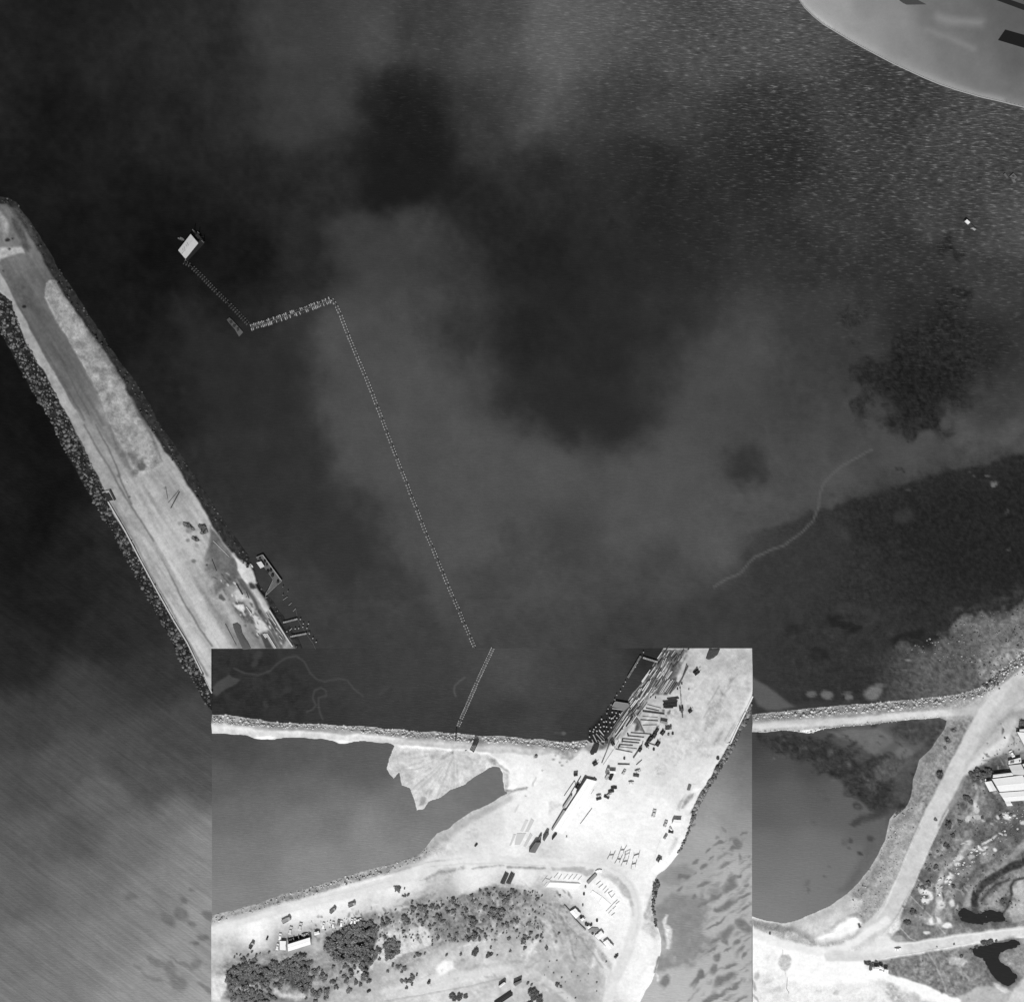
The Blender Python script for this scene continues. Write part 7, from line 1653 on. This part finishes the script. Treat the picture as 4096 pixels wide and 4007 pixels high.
for x, y, h_, L, v, lb in ((530, 1420, 5, 4.2, 52, 'dark car, topmost of the slanting row of three'), (478, 1486, 12, 4.1, 62, 'dark car, middle of the slanting row of three'), (395, 1590, -25, 3.9, 66, 'dark car, lowest of the slanting row of three'), (250, 1622, 18, 3.7, 66, 'dark car right of the works shed, beside a pale car'), (250, 1566, 12, 3.6, 196, 'pale car right of the works shed, above a dark car'),
                           (440, 1540, 40, 3.6, 190, 'pale car squeezed into the slanting row of dark cars'), (940, 1192, -10, 4.2, 86, 'grey car with a dark windscreen in the middle of the wharf ground'), (968, 1110, 18, 4.0, 206, 'pale car above the grey car on the wharf ground'), (848, 1325, 0, 4.0, 224, 'almost white car alone on the wharf ground'), (715, 1130, 60, 4.0, 190, 'light grey car right of the white site hut')):
    car(*at('P', x, y), h_, L, v, 50 if v < 160 else 130, lb, 'car', gc)
car(*at('P', 478, 1216), 65, 5.0, 44, 40, 'black truck below the white site hut', 'truck'); car(*at('P', 412, 1105), 70, 4.6, 176, 120, 'light grey truck left of the white site hut', 'truck'); car(*at('P', 405, 1215), 62, 4.4, 196, 180, 'pale truck left of the black truck', 'truck')
car(*at('J', 910, 1602), 76, 5.6, 206, 60, 'large pale car standing alone on the white sand', 'car'); car(*at('J', 1022, 1702), 70, 4.8, 190, 50, 'pale car with dark near side by the seaward yard', 'car')
car(*at('S', 388, 1058), -10, 3.6, 60, 40, 'small black car beside the seaward yard', 'car'); car(*at('S', 386, 1002), -60, 2.8, 248, 200, 'tiny white car above the small black car', 'car'); car(*at('S', 285, 1145), 60, 3.8, 150, 90, 'grey car at the left side of the seaward yard', 'car'); car(*at('S', 150, 1560), 62, 4.2, 96, 60, 'dark grey car beside the white box hut', 'car')
for x, y, h_, L, v, kd, lb in ((330, 352, 28, 6.8, 170, 'truck', 'long grey flatbed truck above the two cars'), (412, 556, 78, 5.6, 206, 'car', 'left of two pale cars above the long white shed'), (600, 482, 76, 5.6, 206, 'car', 'right of two pale cars above the long white shed'), (212, 676, 84, 4.6, 246, 'car', 'white car above the flat hut of the long shed'), (160, 872, 80, 4.6, 230, 'car', 'pale car at the left end of the long shed'), (1052, 460, 82, 4.2, 242, 'car', 'white car alone between the long shed and the black plant'),
                               (1345, 410, 82, 4.4, 120, 'car', 'grey car right of the white car'), (1400, 420, 84, 4.2, 250, 'car', 'white car beside the grey car'), (690, 640, 14, 4.6, 176, 'car', 'pale car parked in the right bay of the long shed'), (420, 738, 14, 4.4, 60, 'car', 'dark car parked in the left bay of the long shed'), (1600, 380, 80, 3.8, 248, 'car', 'white car at the left of the white group by the bushes'), (1660, 370, 84, 3.8, 246, 'car', 'second white car of the white group by the bushes'), (1740, 350, 20, 4.0, 248, 'car', 'third white car of the white group by the bushes'), (1240, 440, 84, 4.0, 236, 'car', 'pale car left of the grey car')):
    car(*at('V', x, y), h_, L, v, (150 if kd == 'truck' else 130) if v < 240 else 190, lb, kd)
car(*at('V', 1232, 168), 42, 5.2, 150, 110, 'grey truck on the verge left of the curved road', 'truck'); car(*at('V', 1600, 55), 22, 5.4, 170, 120, 'grey truck with black sides on the verge of the curved road', 'truck'); car(*at('K', 400, 1355), 58, 5.2, 170, 60, 'grey truck left of the small bushes at the lower left', 'truck'); car(*at('K', 546, 1288), 70, 2.6, 60, 40, 'tiny black car on the white ground at the lower left', 'car')
car(*at('R', 722, 645), -60, 5.4, 238, 70, 'white car with a dark windscreen in front of the little hut', 'car'); car(*at('X', 1186, 888), 4, 4.6, 252, 210, 'white car on the sandy road junction', 'car')
car(*at('L', 860, 412), 50, 2.6, 70, 40, 'tiny dark car on the sand above the curved road', 'car'); car(*at('K', 1502, 1785), 32, 3.0, 70, 40, 'dark car on the lower track', 'car'); car(*at('L', 415, 1700), 60, 3.2, 74, 40, 'dark car at the lower track beside the dark shrubs', 'car')
car(*at('U', 1300, 1730), 50, 3.2, 90, 40, 'dark car at the lower end of the works yard', 'car')
# black plant and drums in the yard
def machine(u, v, heading, L, tone, label, group='black plant on the wharf ground'):
    x, y = wx(u, v); root = empty('excavator', (x, y, height(u, v)), R(heading)); tag(root, label, 'machine', group); b = mat(tone, .8, 'metal'); d = mat(max(tone - 20, 20), .9, 'metal')
    for sg in (-1, 1): MB().box((0, sg * L * .2, .35), (L * .7, L * .13, .7)).build('track', d, root)
    MB().box((-.05 * L, 0, 1.15), (L * .55, L * .4, .9)).build('body', b, root); MB().box((.12 * L, L * .1, 1.9), (L * .2, L * .18, .7)).build('cab', mat(tone + 20, .5, 'paint'), root)
    MB().tube((.15 * L, -.05 * L, 1.4), (.52 * L, -.05 * L, 2.1), .14, n=6).tube((.52 * L, -.05 * L, 2.1), (.66 * L, -.05 * L, .6), .11, n=6).build('arm', b, root)
for x, y, h_, L, lb in ((1325, 362, 55, 3.6, 'topmost in the black row of plant'), (1275, 452, 62, 5.0, 'second in the black row of plant'), (1208, 512, 50, 5.0, 'third in the black row of plant'), (1168, 562, 40, 3.6, 'lowest in the black row of plant'), (1138, 636, -55, 4.0, 'below the black row, beside the pile rows'), (1340, 610, 58, 4.8, 'black and slanting right of the row'), (1430, 405, 50, 4.6, 'grey and ragged right of the row'), (510, 606, -60, 4.0, 'black at the corner of the long dark rail'), (180, 975, 30, 4.6, 'dark at the causeway end above the works shed'), (1010, 720, 58, 4.0, 'at the end of the dark beam')):
    machine(*at('P', x, y), h_, L, 54, 'small tracked machine, ' + lb)
machine(*at('Q', 850, 446), 38, 5.6, 34, 'black tracked machine on the pale ground near the gravel heap'); machine(*at('Q', 734, 1166), 35, 3.6, 40, 'black tracked machine alone in the middle of the wharf ground'); machine(*at('T', 1250, 330), 58, 5.0, 30, 'black tracked machine beside the works shed')
car(*at('P', 1535, 316), 6, 4.6, 104, 70, 'grey truck below the flat-topped store', 'truck')
def drums(fr, s, label, group, tone=50, r=.8):
    t = [float(q) for q in s.split()]; f = FR[fr]
    for i in range(0, len(t), 3):
        u, v = f[0] + f[2] * t[i], f[1] + f[2] * t[i + 1]; x, y = wx(u, v); q = t[i + 2] * f[2] * S
        m = MB(); m.tube((0, 0, -.3), (0, 0, 1.0), q, q * .96, n=12); m.tube((0, 0, 1.0), (0, 0, 1.06), q * .8, n=10); m.tube((q * .4, 0, 1.06), (q * .4, 0, 1.12), q * .15, n=6)
        tag(m.build('tank', mat(tone, .7, 'metal'), None, (x, y, height(u, v))), label, 'tank', group)
drums('P', "1616 422 22", 'round black tank right of the tracked plant', None); drums('P', "1538 440 20", 'round grey tank left of the round black tank', None, 110); drums('P', "1266 714 22", 'round black tank below the slanting plant', None); drums('P', "722 882 20", 'black tank alone above the lone dark pile', None, 64); drums('P', "400 582 32", 'large round dark tank beside the logs', None, 66)
drums('J', "1530 1068 16", 'black tank near the seaward edge of the wharf', None, 60); drums('Q', "95 918 12 580 658 14 548 735 12 500 755 14 565 878 8 710 765 9", 'small black tank dotted along the timber yard', 'small tanks of the timber yard', 60)
drums('U', "765 705 18", 'small black tank inside the upper works yard', None, 60); drums('U', "745 890 14", 'small grey tank inside the works yard ring', None, 120); drums('U', "712 1078 22 888 1208 18 980 1142 20", 'small black tank between the huts of the works yard', 'tanks between the huts', 60); drums('U', "800 1200 24 908 1350 22", 'dark tank on the hut line of the works yard', 'tanks on the hut line', 70); drums('U', "790 590 16 370 738 18", 'grey tank on the pale yard ground', 'grey tanks of the yard', 150)
drums('J', "1290 1640 14", 'dark tank on the seaward corner of the wharf', None, 90)
drums('a', "298 108 14", 'small black tank beside the white road', None, 90); drums('I', "1470 1050 14", 'grey tank beside the causeway road end', None, 120); drums('T', "1005 1420 14", 'grey tank right of the narrow black hut', None, 170)
# utility pole casting on the sand
p = at('a', 558, 960); X, Y = wx(*p); m = MB(); m.tube((0, 0, -.5), (0, 0, 8.0), .16, .11, n=8); m.box((0, 0, 7.4), (.12, 1.8, .12)); tag(m.build('utility_pole', mat(110, .9, 'timber'), None, (X, Y, height(*p))), 'thin utility pole on the white sand by the road', 'utility pole')
